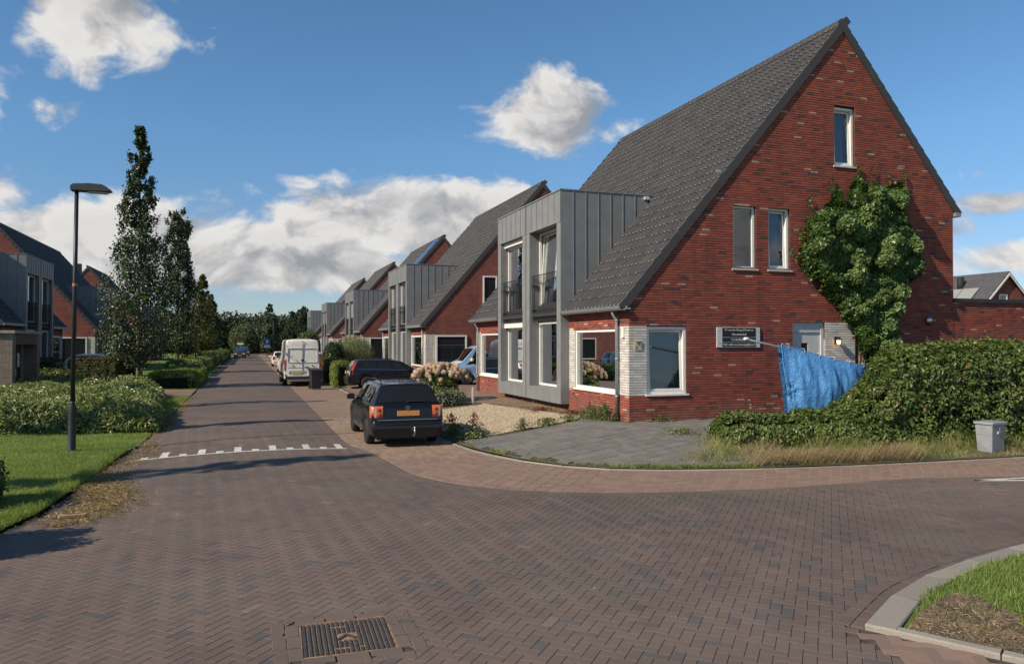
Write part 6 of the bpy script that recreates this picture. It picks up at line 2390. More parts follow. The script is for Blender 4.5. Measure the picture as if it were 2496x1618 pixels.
def estate(label, loc, rotz, paint, group=None, kind='a'):
    root = thing('estate_car', label, 'car', loc, rotz, group)
    if kind == 'a':   # black estate seen from behind
        L, W = 4.68, 1.75
        top = [(0, 0.54), (0.012, 0.60), (0.035, 0.635), (0.07, 0.65), (0.082, 0.70), (0.095, 0.96), (0.15, 1.03), (0.36, 1.385), (0.42, 1.44), (0.8, 1.465), (1.8, 1.48), (2.5, 1.44), (2.75, 1.38), (3.45, 0.98), (3.6, 0.955), (4.3, 0.82), (4.55, 0.70), (4.66, 0.52), (4.68, 0.48)]
        belt = [(0, 0.50), (0.06, 0.60), (0.10, 0.90), (0.5, 0.965), (2.0, 0.94), (3.4, 0.90), (4.2, 0.76), (4.68, 0.45)]
        plan = [(0, 0.80), (0.012, 0.87), (0.04, 0.93), (0.10, 0.955), (0.4, 0.985), (1.2, 1.0), (3.3, 1.0), (4.2, 0.95), (4.5, 0.86), (4.64, 0.72), (4.68, 0.62)]
        roofw = [(0, 0.74), (0.04, 0.86), (0.10, 0.90), (0.16, 0.86), (0.38, 0.685), (0.6, 0.67), (2.4, 0.66), (3.4, 0.86), (4.4, 0.8), (4.68, 0.55)]
        axles, wr = [0.93, 3.63], 0.315
    elif kind == 'b':  # dark blue estate with upright tail
        L, W = 4.71, 1.80
        top = [(0, 0.60), (0.05, 0.68), (0.08, 0.76), (0.10, 1.0), (0.20, 1.18), (0.34, 1.40), (0.45, 1.45), (1.0, 1.49), (2.0, 1.48), (2.7, 1.40), (3.4, 1.0), (3.5, 0.98), (4.3, 0.86), (4.6, 0.72), (4.71, 0.5)]
        belt = [(0, 0.52), (0.08, 0.70), (0.10, 0.92), (0.5, 1.0), (2.0, 0.965), (3.4, 0.92), (4.2, 0.8), (4.71, 0.46)]
        plan = [(0, 0.86), (0.03, 0.90), (0.12, 0.95), (0.5, 0.985), (1.2, 1.0), (3.3, 1.0), (4.2, 0.95), (4.55, 0.84), (4.71, 0.62)]
        roofw = [(0, 0.80), (0.10, 0.86), (0.2, 0.78), (0.45, 0.69), (2.4, 0.67), (3.4, 0.86), (4.4, 0.8), (4.71, 0.55)]
        axles, wr = [0.95, 3.70], 0.325
    c = Car(root, L, W, top, belt, plan, roofw, 0.27, axles, wr, paint, 0.22)
    c.body()
    c.wheels(width=0.2)
    c.mirrors(3.05, 1.0, paint)
    q = [[(0.52, 0.06), (1.38, 0.06), (1.42, 0.86), (0.78, 0.86)], [(1.47, 0.05), (2.14, 0.05), (2.12, 0.87), (1.50, 0.87)], [(2.22, 0.05), (3.15, 0.05), (2.52, 0.86), (2.20, 0.87)]]
    c.side_windows(q)
    for sgn in (-1, 1):
        c.patch('window_trim', M_chrome, [(0.50, -0.01), (3.25, -0.01), (3.25, 0.035), (0.50, 0.035)], lambda s, v: c.side_pt(s, v, sgn, 0.010), 20, 1)
        # door seams and handles
        for ss in (1.43, 2.18, 3.22):
            x = float(c.g(c.plan, ss)) * W / 2
            MB().box(sgn * (x + 0.001) - 0.002, sgn * (x + 0.001) + 0.002, ss - 0.004, ss + 0.004, 0.34, 0.88).build('door_seam', M_black, root)
        for ss in (1.62, 2.38):
            x = float(c.g(c.plan, ss)) * W / 2 * 0.985
            MB().bevel_box(-0.02, 0.02, -0.09, 0.09, -0.016, 0.016, 0.008).build('door_handle', paint, root, False, (sgn * (x + 0.018), ss, 0.83))
        xs = float(c.g(c.plan, 2.3)) * W / 2
        MB().box(sgn * xs - 0.012, sgn * xs + 0.012, 1.35, 3.2, 0.48, 0.54).build('side_strip', M_plastic, root)
        # roof rails
        pts = [(sgn * 0.53, 0.56, 1.42), (sgn * 0.535, 0.66, 1.50), (sgn * 0.535, 1.5, 1.525), (sgn * 0.53, 2.2, 1.50), (sgn * 0.525, 2.34, 1.42)]
        MB().tube(pts, 0.018, 8).build('roof_rail', M_plastic if kind == 'a' else M_dark, root, True)
    c.screen('rear_window', M_carglassd, 0.155, 0.37, 0.93, 0.95)
    c.screen('windscreen', M_carglassd, 2.78, 3.42, 0.94, 0.86)
    if kind == 'a':
        # tailgate edges
        for sgn in (-1, 1):
            MB().tube([(sgn * 0.60, 0.088, 0.64), (sgn * 0.655, 0.098, 0.92)], 0.006, 5).build('tailgate_seam', M_black, root)
            lamp = bpy.data.objects.new('tail_light', None)
            COL.objects.link(lamp)
            lamp.parent = root
            path = [(0.575, 0.078), (0.68, 0.076), (0.755, 0.080), (0.805, 0.092), (0.832, 0.125), (0.845, 0.20), (0.850, 0.30)]
            V, F = [], []
            for zz, ins in ((0.660, 0.03), (0.672, 0.0), (0.80, -0.006), (0.938, -0.002), (0.952, 0.03)):
                for (px, py) in path:
                    V.append((sgn * (px - ins * 0.4), py + ins * 0.7, zz))
            n = len(path)
            for a_ in range(4):
                for b_ in range(n - 1):
                    F.append([a_ * n + b_, a_ * n + b_ + 1, (a_ + 1) * n + b_ + 1, (a_ + 1) * n + b_])
            MB().raw(V, F).build('housing', M_lamporange, lamp, True)
            for (dx, dz, rr_) in ((0.655, 0.745, 0.056), (0.665, 0.868, 0.044)):
                MB().lathe([(rr_, 0.0), (rr_ * 0.9, -0.010), (0.01, -0.014)], 14, 'y', (sgn * dx, 0.074, dz)).build('lens', M_lampred, lamp, True)
            MB().raw([(sgn * 0.725, 0.0735, 0.70), (sgn * 0.765, 0.077, 0.70), (sgn * 0.765, 0.077, 0.92), (sgn * 0.725, 0.0735, 0.92)], [[0, 1, 2, 3]]).build('clear_strip', M_lampclear, lamp)
        # bumper
        MB().box(-0.70, 0.70, 0.020, 0.05, 0.628, 0.640).build('bumper_trim', M_alu, root)
        MB().box(-0.72, 0.72, -0.012, 0.004, 0.44, 0.50).build('bumper_strip', M_plastic, root)
        MB().bevel_box(-0.26, 0.26, -0.006, 0.012, 0, 0.115, 0.006).build('number_plate', M_plate, root, False, (0.02, 0.082, 0.72))
        MB().box(-0.30, 0.34, 0.086, 0.094, 0.705, 0.85).build('plate_recess', M_plastic, root)
        # round emblem with the letters inside it
        em = bpy.data.objects.new('emblem', None)
        COL.objects.link(em)
        em.parent = root
        em.location = (0, 0.072, 0.90)
        ringm = MB()
        for k in range(20):
            a0, a1 = 2 * math.pi * k / 20, 2 * math.pi * (k + 1) / 20
            ringm.raw([(rr_ * math.cos(a), d, rr_ * math.sin(a)) for a in (a0, a1) for rr_ in (0.043, 0.053) for d in (0.0, 0.012)], [[0, 2, 6, 4], [1, 5, 7, 3], [0, 4, 5, 1], [2, 3, 7, 6]])
        ringm.build('ring', M_chrome, em)
        zz_ = MB()

        def stroke(p, q, w=0.009):
            p, q = np.array(p), np.array(q)
            d = (q - p) / np.linalg.norm(q - p)
            n = np.array([-d[1], d[0]]) * w / 2
            zz_.quad(*[(a[0], 0.0, a[1]) for a in (p - n, q - n, q + n, p + n)])
        stroke((-0.018, 0.042), (0, 0.006)), stroke((0, 0.006), (0.018, 0.042))
        stroke((-0.036, 0.024), (-0.018, -0.036)), stroke((-0.018, -0.036), (0, 0.0)), stroke((0, 0.0), (0.018, -0.036)), stroke((0.018, -0.036), (0.036, 0.024))
        zz_.build('letters', M_chrome, em)
        MB().tube([(0.42, 0.135, 1.045), (0.10, 0.135, 1.05), (-0.02, 0.132, 1.045)], 0.012, 6).lathe([(0.03, 0.11), (0.025, 0.15)], 10, 'y', (-0.0, 0.0, 1.045)).build('rear_wiper', M_plastic, root)
        MB().tube([(0.12, 0.10, 0.28), (0.12, -0.10, 0.27), (0.12, -0.15, 0.33), (0.12, -0.15, 0.44)], 0.016, 8).lathe([(0.005, 0.43), (0.022, 0.44), (0.026, 0.46), (0.018, 0.485), (0.004, 0.49)], 10, 'z', (0.12, -0.15, 0)).build('tow_bar', M_steel, root, True)
        MB().tube([(-0.05, 0.98, 1.46), (-0.05, 0.86, 1.62)], 0.006, 6).build('aerial', M_black, root)
        MB().lathe([(0.03, -0.03), (0.03, 0.1)], 10, 'y', (-0.25, 0.1, 0.24)).build('exhaust', M_steel, root)
    else:
        for sgn in (-1, 1):
            pts = []
            lm = MB()
            # tall lamps that climb the rear pillars
            prof = [(0.06, 0.74), (0.20, 0.74), (0.24, 0.95), (0.36, 1.20), (0.50, 1.38), (0.40, 1.40), (0.26, 1.22), (0.13, 0.98), (0.06, 0.92)]
            for (s, z) in prof:
                h = c.ring(max(s, 0.03))
                xs_ = np.interp(z, [p[1] for p in h[3:10]], [p[0] for p in h[3:10]])
                pts.append((xs_, s, z))
            V = [(sgn * (p[0] + 0.012), p[1], p[2]) for p in pts] + [(sgn * (p[0] - 0.06), p[1], p[2]) for p in pts]
            n = len(pts)
            lm.raw(V, [list(range(n))] + [[i, (i + 1) % n, n + (i + 1) % n, n + i] for i in range(n)])
            lm.build('tail_light', M_lampred, root)
            MB().bevel_box(-0.10, 0.10, -0.012, 0.05, 0, 0.16, 0.02).build('indicator', M_lampclear, root, False, (sgn * 0.76, 0.05, 0.74))
        bm = MB().prism([(0.20, 0.26), (0.0, 0.32), (-0.04, 0.45), (-0.04, 0.58), (0.02, 0.66), (0.3, 0.68), (0.3, 0.26)], 0, -0.86, 0.86)
        bm.build('bumper', paint, root)
        MB().bevel_box(-0.26, 0.26, -0.006, 0.012, 0, 0.115, 0.006).build('number_plate', M_platey, root, False, (0, 0.085, 0.80))
        MB().bevel_box(-0.05, 0.05, -0.08, 0.08, 0, 0.05, 0.015).build('aerial_fin', paint, root, False, (0, 0.75, 1.47))
    return root, c


passat, pc_ = estate('black estate car parked at the kerb with its tow bar showing', (3.56, 17.40, 0.0), R(-0.5), M_carblack)


def hatch(label, loc, rotz, paint, name='car', group=None, Lh=4.0, h=1.48, W=1.72, lights='rear', colr=None):
    """Compact car for the far street: body, glass, lamps, wheels."""
    root = thing(name, label, 'car', loc, rotz, group)
    top = [(0, 0.55), (0.05, 0.70), (0.08, 0.95), (0.15, 1.05), (0.42, h - 0.06), (0.7, h), (1.6, h + 0.02), (2.2, h - 0.06), (Lh - 1.15, 0.98), (Lh - 0.6, 0.88), (Lh - 0.15, 0.70), (Lh, 0.48)]
    belt = [(0, 0.48), (0.08, 0.85), (0.5, 0.95), (Lh - 1.3, 0.90), (Lh - 0.4, 0.74), (Lh, 0.44)]
    plan = [(0, 0.84), (0.1, 0.94), (0.5, 1.0), (Lh - 1.0, 1.0), (Lh - 0.3, 0.9), (Lh, 0.66)]
    roofw = [(0, 0.8), (0.1, 0.85), (0.45, 0.68), (2.2, 0.68), (Lh - 1.1, 0.86), (Lh, 0.55)]
    c = Car(root, Lh, W, top, belt, plan, roofw, 0.27, [0.72, Lh - 0.85], 0.31, paint, 0.2)
    c.body()
    c.wheels(spokes=5)
    c.mirrors(Lh - 1.35, 1.0, paint)
    c.side_windows([[(0.55, 0.08), (1.45, 0.08), (1.45, 0.85), (0.75, 0.82)], [(1.52, 0.08), (Lh - 1.5, 0.08), (2.1, 0.84), (1.52, 0.85)]])
    c.screen('rear_window', M_carglassd, 0.17, 0.41, 0.88, 0.9)
    c.screen('windscreen', M_carglassd, 2.22, Lh - 1.2, 0.92, 0.84)
    for sgn in (-1, 1):
        MB().bevel_box(-0.12, 0.12, -0.02, 0.12, 0, 0.30, 0.03).build('tail_light', M_lampred, root, False, (sgn * W * 0.39, 0.06, 0.70))
        MB().bevel_box(-0.20, 0.20, -0.16, 0.03, 0, 0.18, 0.04).build('headlight', M_lampclear, root, False, (sgn * W * 0.30, Lh - 0.10, 0.58))
    MB().bevel_box(-0.26, 0.26, -0.01, 0.012, 0, 0.11, 0.006).build('number_plate', M_platey, root, False, (0, 0.03, 0.60))
    MB().bevel_box(-0.26, 0.26, -0.012, 0.012, 0, 0.11, 0.006).build('number_plate', M_platey, root, False, (0, Lh + 0.012, 0.42))
    MB().bevel_box(-0.45, 0.45, -0.05, 0.012, 0, 0.14, 0.02).build('grille', M_plastic, root, False, (0, Lh - 0.02, 0.55))
    MB().prism([(0.15, 0.25), (-0.01, 0.32), (-0.03, 0.5), (0.0, 0.6), (0.2, 0.62), (0.2, 0.25)], 0, -W * 0.42, W * 0.42).build('bumper', paint, root)
    MB().prism([(Lh - 0.2, 0.25), (Lh - 0.01, 0.28), (Lh + 0.01, 0.40), (Lh - 0.02, 0.52), (Lh - 0.2, 0.54)], 0, -W * 0.40, W * 0.40).build('front_bumper', M_plastic if paint is not M_carwhite else paint, root)
    return root


volvo, vc_ = estate('dark blue estate car nosed into the driveway beside the hydrangea', (4.85, 39.35, 0.06), R(-90), M_carnavy, kind='b')


def box_van(label, loc, rotz, name='delivery_van'):
    """Tall panel van seen from behind."""
    root = thing(name, label, 'van', loc, rotz)
    L, W = 5.95, 2.0
    top = [(0, 0.62), (0.03, 0.75), (0.05, 2.30), (0.09, 2.50), (0.20, 2.57), (0.6, 2.60), (4.0, 2.60), (4.4, 2.52), (4.9, 1.85), (5.2, 1.45), (5.75, 1.10), (5.95, 0.7)]
    belt = [(0, 0.5), (0.03, 0.7), (0.05, 1.25), (4.0, 1.30), (5.2, 1.2), (5.75, 0.95), (5.95, 0.6)]
    plan = [(0, 0.93), (0.05, 0.955), (0.12, 0.985), (0.3, 1.0), (5.0, 1.0), (5.6, 0.92), (5.95, 0.7)]
    roofw = [(0, 0.9), (0.05, 0.84), (0.10, 0.83), (0.3, 0.85), (4.2, 0.84), (5.2, 0.85), (5.95, 0.6)]
    c = Car(root, L, W, top, belt, plan, roofw, 0.42, [1.15, 4.75], 0.345, M_carwhite, 0.30, crown=0.12)
    c.body()
    c.wheels(rim=M_plastic, width=0.23)
    c.mirrors(4.6, 1.55, M_plastic)
    for sgn in (-1, 1):
        MB().bevel_box(-0.045, 0.045, -0.015, 0.12, 0, 0.60, 0.02).build('tail_light', M_lampred, root, False, (sgn * 0.925, 0.035, 0.86))
        MB().bevel_box(-0.05, 0.05, -0.02, 0.1, 0, 0.09, 0.015).build('door_hinge', M_carwhite, root, False, (sgn * 0.93, 0.0, 1.78))
        MB().bevel_box(-0.035, 0.035, -0.015, 0.06, 0, 0.12, 0.01).build('reflector', M_lampred, root, False, (sgn * 0.90, -0.005, 0.56))
        MB().box(sgn * 1.003 - 0.012, sgn * 1.003 + 0.012, 1.60, 4.30, 0.50, 0.72).build('side_trim', M_plastic, root)
        MB().box(sgn * 1.003 - 0.012, sgn * 1.003 + 0.012, 0.25, 0.72, 0.50, 0.72).build('side_trim', M_plastic, root)
        for ss in (1.95, 3.3):
            MB().box(sgn * 1.0 - 0.003, sgn * 1.0 + 0.003, ss - 0.006, ss + 0.006, 0.8, 1.95).build('panel_seam', M_plastic, root)
        MB().box(sgn * 1.0 - 0.003, sgn * 1.0 + 0.003, 0.4, 4.3, 1.285, 1.297).build('panel_crease', M_plastic, root)
        # embossed window fields of the rear doors
        d = bpy.data.objects.new('rear_door', None)
        COL.objects.link(d)
        d.parent = root
        x0, x1 = sorted((sgn * 0.03, sgn * 0.80))
        fr = MB()
        for (a0, a1, z0, z1) in ((x0, x1, 2.08, 2.10), (x0, x1, 1.30, 1.325), (x0 if sgn < 0 else x1 - 0.02, x0 + 0.02 if sgn < 0 else x1, 1.325, 2.08)):
            fr.box(a0, a1, 0.012, 0.040, z0, z1)
        fr.build('window_field', M_carwhite, d)
        MB().lathe([(0.035, 0.0), (0.035, 0.035)], 12, 'y', (sgn * 0.52, 0.0, 1.14)).build('lock', M_black, d)
        MB().box(x0, x1, 0.022, 0.034, 1.015, 1.03).build('crease', M_curtain2, d)
    MB().box(-0.006, 0.006, 0.012, 0.04, 0.66, 2.40).build('door_gap', M_plastic, root)
    MB().lathe([(0.075, 0.0), (0.075, 0.03)], 16, 'y', (0.0, 0.0, 1.42)).build('emblem', M_plastic, root)
    MB().bevel_box(-0.09, 0.09, -0.03, 0.03, 0, 0.04, 0.01).build('handle', M_black, root, False, (0.22, 0.0, 1.03))
    MB().bevel_box(-0.46, 0.46, -0.002, 0.03, 0, 0.25, 0.01).build('plate_recess', M_curtain2, root, False, (-0.28, 0.012, 0.60))
    MB().bevel_box(-0.26, 0.26, -0.012, 0.012, 0, 0.11, 0.006).build('number_plate', M_platey, root, False, (-0.28, 0.0, 0.66))
    MB().bevel_box(-0.92, 0.92, -0.14, 0.2, 0.40, 0.55, 0.02).build('step_bumper', M_plastic, root)
    MB().box(-0.62, -0.40, 0.0, 0.006, 1.20, 1.215).build('lettering', M_plastic, root) if False else None
    c.screen('windscreen', M_carglassd, 4.45, 5.15, 0.92, 0.9)
    MB().tube([(0.0, 0.06, 2.44), (0.0, 0.0, 2.50)], 0.02, 6).build('brake_light', M_lampred, root)
    return root


box_van('tall white panel van parked by the road behind the black wheelie bin', (2.98, 43.35, 0.0), R(0.6))


def camper(label, loc, rotz):
    """Blue and white van with a short sloping bonnet, seen from the front."""
    root = thing('passenger_van', label, 'van', loc, rotz)
    L, W = 4.7, 1.84
    top = [(0, 0.6), (0.04, 0.8), (0.07, 1.6), (0.2, 1.88), (0.6, 1.94), (3.1, 1.92), (3.35, 1.82), (3.98, 1.16), (4.1, 1.10), (4.5, 0.98), (4.62, 0.86), (4.66, 0.6), (4.7, 0.5)]
    belt = [(0, 0.5), (0.07, 0.95), (3.4, 0.98), (4.3, 0.90), (4.62, 0.72), (4.7, 0.44)]
    plan = [(0, 0.93), (0.1, 0.98), (0.4, 1.0), (4.0, 1.0), (4.45, 0.95), (4.62, 0.86), (4.7, 0.78)]
    roofw = [(0, 0.9), (0.1, 0.82), (0.4, 0.80), (3.2, 0.78), (4.0, 0.9), (4.5, 0.9), (4.7, 0.7)]
    c = Car(root, L, W, top, belt, plan, roofw, 0.30, [0.75, 3.72], 0.32, M_carblue, 0.24)
    c.body()
    c.wheels()
    c.mirrors(3.55, 1.25, M_carwhite)
    c.patch('bonnet', M_carwhite, [(4.02, -1), (4.60, -1), (4.60, 1), (4.02, 1)], lambda s, t: c.top_pt(s, t, 0.006, 0.99), 10, 12)
    c.screen('windscreen', M_carglassd, 3.38, 3.95, 0.94, 0.92)
    c.screen('roof_panel', M_carwhite, 0.25, 3.3, 1.0, 1.0, 0.005)
    for sgn in (-1, 1):
        for q in ([(0.5, 0.08), (1.9, 0.08), (1.9, 0.85), (0.6, 0.85)], [(2.0, 0.08), (2.75, 0.08), (2.75, 0.85), (2.0, 0.85)], [(2.82, 0.08), (3.80, 0.08), (3.28, 0.85), (2.82, 0.85)]):
            c.patch('side_window', M_carglassd, q, lambda s, v: c.side_pt(s, v, sgn))
        MB().bevel_box(-0.16, 0.16, -0.10, 0.03, 0, 0.15, 0.03).build('headlight', M_lampclear, root, False, (sgn * 0.60, 4.60, 0.74))
        MB().bevel_box(-0.06, 0.06, -0.14, 0.03, 0, 0.15, 0.03).build('indicator', M_lamporange, root, False, (sgn * 0.79, 4.54, 0.74))
        xs = 0.925
        MB().box(sgn * xs - 0.01, sgn * xs + 0.01, 1.2, 3.25, 0.60, 0.66).build('side_strip', M_carblue, root)
    MB().bevel_box(-0.42, 0.42, -0.05, 0.03, 0, 0.10, 0.02).build('grille', M_plastic, root, False, (0, 4.64, 0.76))
    MB().prism([(4.4, 0.28), (4.70, 0.30), (4.76, 0.42), (4.76, 0.56), (4.68, 0.66), (4.4, 0.66)], 0, -0.88, 0.88).build('front_bumper', M_carblue, root)
    MB().bevel_box(-0.55, 0.55, -0.01, 0.012, 0, 0.08, 0.01).build('air_intake', M_plastic, root, False, (0, 4.765, 0.56))
    MB().bevel_box(-0.26, 0.26, -0.01, 0.012, 0, 0.11, 0.006).build('number_plate', M_platey, root, False, (0, 4.77, 0.40))
    return root


camper('pale blue and white passenger van facing the street beside the corner house', (13.95, 36.6, 0.33), R(90))
hatch('white hatchback parked just ahead of the white van', (3.3, 62.0, 0), 0.0, M_carwhite)
hatch('white car with red tail lights parked farther up on the right', (3.35, 79.0, 0), 0.0, M_carwhite)
hatch('dark car driving towards the camera near the far road marking', (-0.75, 121.5, 0.05), R(180), M_cargrey)
hatch('second dark car following behind the oncoming one', (-0.1, 140.0, 0.05), R(180), M_cargrey, h=1.6)
hatch('white car behind the clipped hedge with only its roof showing', (-8.2, 55.5, 0.05), R(90), M_carwhite, h=1.62)

# ------------------------------------------------------------------ street furniture and garden things
def street_lamp(label, x, y, group, h=5.75, tilt=0.0, head_dir=1):
    o = thing('street_lamp', label, 'street lamp', (x, y, 0.03), 0, group)
    o.rotation_euler = (0, tilt, 0)
    MB().lathe([(0.085, -0.1), (0.085, 0.05), (0.080, 0.06), (0.082, 0.85), (0.078, 0.95), (0.052, 1.06), (0.050, 1.1)], 16).build('base', M_dark, o, True)
    MB().lathe([(0.050, 1.06), (0.046, 3.5), (0.042, h - 0.02)], 14).build('pole', M_dark, o, True)
    MB().lathe([(0.0515, 3.62), (0.0515, 3.68)], 14).build('band', plain('orange_band', (0.45, 0.16, 0.05), 0.6, var=0.1), o)
    hd = MB()
    s = head_dir
    prof = [(-0.10, 0.0), (-0.11, 0.10), (-0.06, 0.155), (0.25, 0.185), (0.50, 0.18), (0.60, 0.13), (0.70, 0.045), (0.66, 0.02), (0.2, 0.0)]
    V = []
    for yy, k in ((-0.14, 0.8), (-0.10, 1.0), (0.10, 1.0), (0.14, 0.8)):
        for (u, zz) in prof:
            V.append((s * u, yy, h - 0.04 + 0.08 + (zz - 0.08) * k))
    n = len(prof)
    F = [list(range(n)), [3 * n + i for i in range(n)][::-1]]
    for j in range(3):
        for i in range(n):
            F.append([j * n + i, j * n + (i + 1) % n, (j + 1) * n + (i + 1) % n, (j + 1) * n + i])
    hd.raw(V, F).build('lamp_head', plain('lamp_grey', (0.07, 0.072, 0.075), 0.5, 0.2), o)
    MB().box(min(s * 0.22, s * 0.62), max(s * 0.22, s * 0.62), -0.09, 0.09, h - 0.055, h - 0.035).build('lens', plain('lamp_lens', (0.45, 0.40, 0.25), 0.3), o)
    return o


gL = 'street lamps'
street_lamp('slim dark street lamp standing on the grass at the left', -3.58, 18.96, gL, tilt=R(0.6))
street_lamp('second dark street lamp half hidden by the columnar trees', -3.75, 66.0, gL, 6.0)
street_lamp('far pale street lamp before the wood on the right', 3.9, 118.0, gL, 6.0, head_dir=-1)

# manhole cover
M_iron, t, b = mat('cast_iron')
wc = objco(t)
nz = t.noise(wc, 14.0, 5)
t.link(t.ramp(nz, [(0.3, (0.048, 0.043, 0.040)), (0.7, (0.085, 0.074, 0.064))]), b.inputs['Base Color'])
b.inputs['Roughness'].default_value = 0.6
b.inputs['Metallic'].default_value = 0.3
M_rust = plain('rusty_iron', (0.26, 0.155, 0.09), 0.85, var=0.3, scale=18)
mh = thing('manhole_cover', 'square ribbed iron manhole cover with rusty grooves in the clinker road', 'manhole', (MAN_C[0], MAN_C[1], 0.0), MAN_A)
MB().box(-0.355, 0.355, -0.36, 0.36, -0.05, -0.006).build('plate', M_rust, mh)
rim = MB()
for (x0, x1, y0, y1) in ((-0.36, 0.36, -0.372, -0.352), (-0.36, 0.36, 0.352, 0.372), (-0.372, -0.357, -0.352, 0.352), (0.357, 0.372, -0.352, 0.352)):
    MB().box(x0, x1, y0, y1, -0.05, 0.002).build('rim', M_rust, mh)
nb = 18
for i in range(nb):
    x = -0.335 + i * (0.67 / (nb - 1))
    segs = [(-0.335, 0.335)]
    if 6 <= i <= 8:
        segs = [(-0.335, -0.255), (-0.215, 0.215), (0.255, 0.335)]
    if 9 <= i <= 11:
        segs = [(-0.335, -0.255), (-0.215, 0.255), (0.275, 0.335)] if i == 11 else [(-0.335, -0.09), (0.09, 0.335)]
    if i in (7, 8):
        segs = [(-0.335, -0.255), (-0.215, -0.09), (0.09, 0.215), (0.255, 0.335)]
    for (y0, y1) in segs:
        mm = MB().bevel_box(x - 0.0125, x + 0.0125, y0, y1, -0.006, 0.004, 0.003)
        mm.build('rib', M_iron, mh)
MB().prism([(-0.10, -0.06), (0.0, 0.06), (0.10, -0.06), (0.06, -0.06), (0.0, 0.012), (-0.06, -0.06)], 2, -0.006, 0.003).build('emblem', M_iron, mh)

# wheelie bin
bn = thing('wheelie_bin', 'black wheelie bin standing at the kerb behind the white van', 'bin', (3.42, 40.35, 0.02), R(8))
V = []
for (z, sx, sy) in ((0.02, 0.21, 0.23), (0.06, 0.225, 0.245), (0.86, 0.275, 0.33), (0.93, 0.29, 0.345)):
    V += [(-sx, -sy, z), (sx, -sy, z), (sx, sy, z), (-sx, sy, z)]
F = [[3, 2, 1, 0], [12, 13, 14, 15]]
for k in range(3):
    for i in range(4):
        F.append([k * 4 + i, k * 4 + (i + 1) % 4, k * 4 + 4 + (i + 1) % 4, k * 4 + 4 + i])
M_bin = plain('bin_plastic', (0.022, 0.023, 0.026), 0.5, var=0.1)
MB().raw(V, F).build('body', M_bin, bn)
lid = MB().prism([(-0.37, 0.93), (0.36, 0.95), (0.36, 1.0), (0.1, 1.05), (-0.3, 1.02), (-0.38, 0.96)], 0, -0.31, 0.31)
lid.build('lid', M_bin, bn)
MB().tube([(-0.28, 0.37, 0.93), (-0.2, 0.43, 0.95), (0.2, 0.43, 0.95), (0.28, 0.37, 0.93)], 0.017, 8).build('handle', M_bin, bn, True)
for sx in (-0.27, 0.27):
    MB().lathe([(0.02, -0.025), (0.10, -0.025), (0.105, 0), (0.10, 0.025), (0.02, 0.025)], 18, 'x', (sx, 0.24, 0.105)).build('wheel', M_black, bn, True)

# grey utility cabinet
cb = thing('utility_cabinet', 'grey tapered utility cabinet at the foot of the tall hedge', 'cabinet', (15.22, 12.15, 0.0), R(8))
M_cab = plain('cabinet_grey', (0.26, 0.275, 0.29), 0.55, var=0.08, scale=5)
V = []
for (z, sx, sy) in ((0.0, 0.20, 0.15), (0.14, 0.21, 0.16), (0.66, 0.24, 0.185)):
    V += [(-sx, -sy, z), (sx, -sy, z), (sx, sy, z), (-sx, sy, z)]
F = [[3, 2, 1, 0], [8, 9, 10, 11]]
for k in range(2):
    for i in range(4):
        F.append([k * 4 + i, k * 4 + (i + 1) % 4, k * 4 + 4 + (i + 1) % 4, k * 4 + 4 + i])
MB().raw(V, F).build('body', M_cab, cb)
MB().bevel_box(-0.268, 0.268, -0.212, 0.212, 0.662, 0.71, 0.012).build('lid', M_cab, cb)
MB().bevel_box(-0.05, 0.05, -0.197, -0.16, 0.46, 0.52, 0.005).build('latch', M_frame_grey, cb)
MB().box(-0.03, 0.03, -0.204, -0.1975, 0.48, 0.50).build('keyhole', M_black, cb)
MB().box(-0.012, 0.012, -0.20, -0.165, 0.55, 0.61).build('hinge_bolt', M_frame_grey, cb)

# blue tarpaulin hung over a long pole
M_tarp, t, b = mat('blue_tarpaulin')
wc = objco(t)
wv = t.n('ShaderNodeTexChecker')
nz = t.noise(wc, 3.0, 5)
nf = t.noise(wc, 90.0, 2)
t.link(t.ramp(t.math('ADD', t.math('MULTIPLY', nz, 0.75), t.math('MULTIPLY', nf, 0.25)), [(0.3, (0.06, 0.22, 0.52)), (0.6, (0.12, 0.36, 0.70)), (0.8, (0.26, 0.50, 0.80))]), b.inputs['Base Color'])
b.inputs['Roughness'].default_value = 0.38
bump(t, b, t.math('ADD', t.noise(wc, 6.0, 7, 0.7, 0.8), t.math('MULTIPLY', t.noise(wc, 22.0, 4, 0.6), 0.35)), 0.85, 0.06)
tp = thing('tarpaulin', 'bright blue tarpaulin hanging in folds behind the low hedge', 'tarpaulin', (12.5, 15.55, 0.2))
nu, nv = 90, 44
V = np.zeros((nu + 1, nv + 1, 3))
for i in range(nu + 1):
    u = i / nu
    ztop = 2.38 - 0.64 * u - 0.05 * math.sin(u * math.pi)
    zbot = np.interp(u, [0, 0.25, 0.6, 1.0], [0.36, 0.30, 0.45, 1.15])
    for j in range(nv + 1):
        v = j / nv
        x = u * 3.02 + 0.22 * v * (1 - u) ** 2
        fold = (0.026 * math.sin(u * 24 + 2.2 * v) + 0.016 * math.sin(u * 51 - v * 5 + 1.0) + 0.007 * math.sin(u * 97 + v * 9)) * min(1, v * 4.0) * (1 - 0.55 * v)
        belly = -0.30 * math.sin(math.pi * min(1, v * 0.9)) * math.sin(math.pi * min(1.0, u * 1.15 + 0.02))
        # gathered knots near the left edge
        for (ku, kv, ka) in ((0.035, 0.56, 1.0), (0.05, 0.84, 0.8)):
            d2 = ((u - ku) / 0.06) ** 2 + ((v - kv) / 0.10) ** 2
            fold += 0.045 * ka * math.exp(-d2) * math.cos(8 * math.atan2(v - kv, (u - ku) * 2.5 + 1e-6))
            x += 0.05 * math.exp(-d2)
        z = ztop + (zbot - ztop) * v
        V[i, j] = (x, belly + fold, z - 0.2)
Vt = V.reshape(-1, 3)
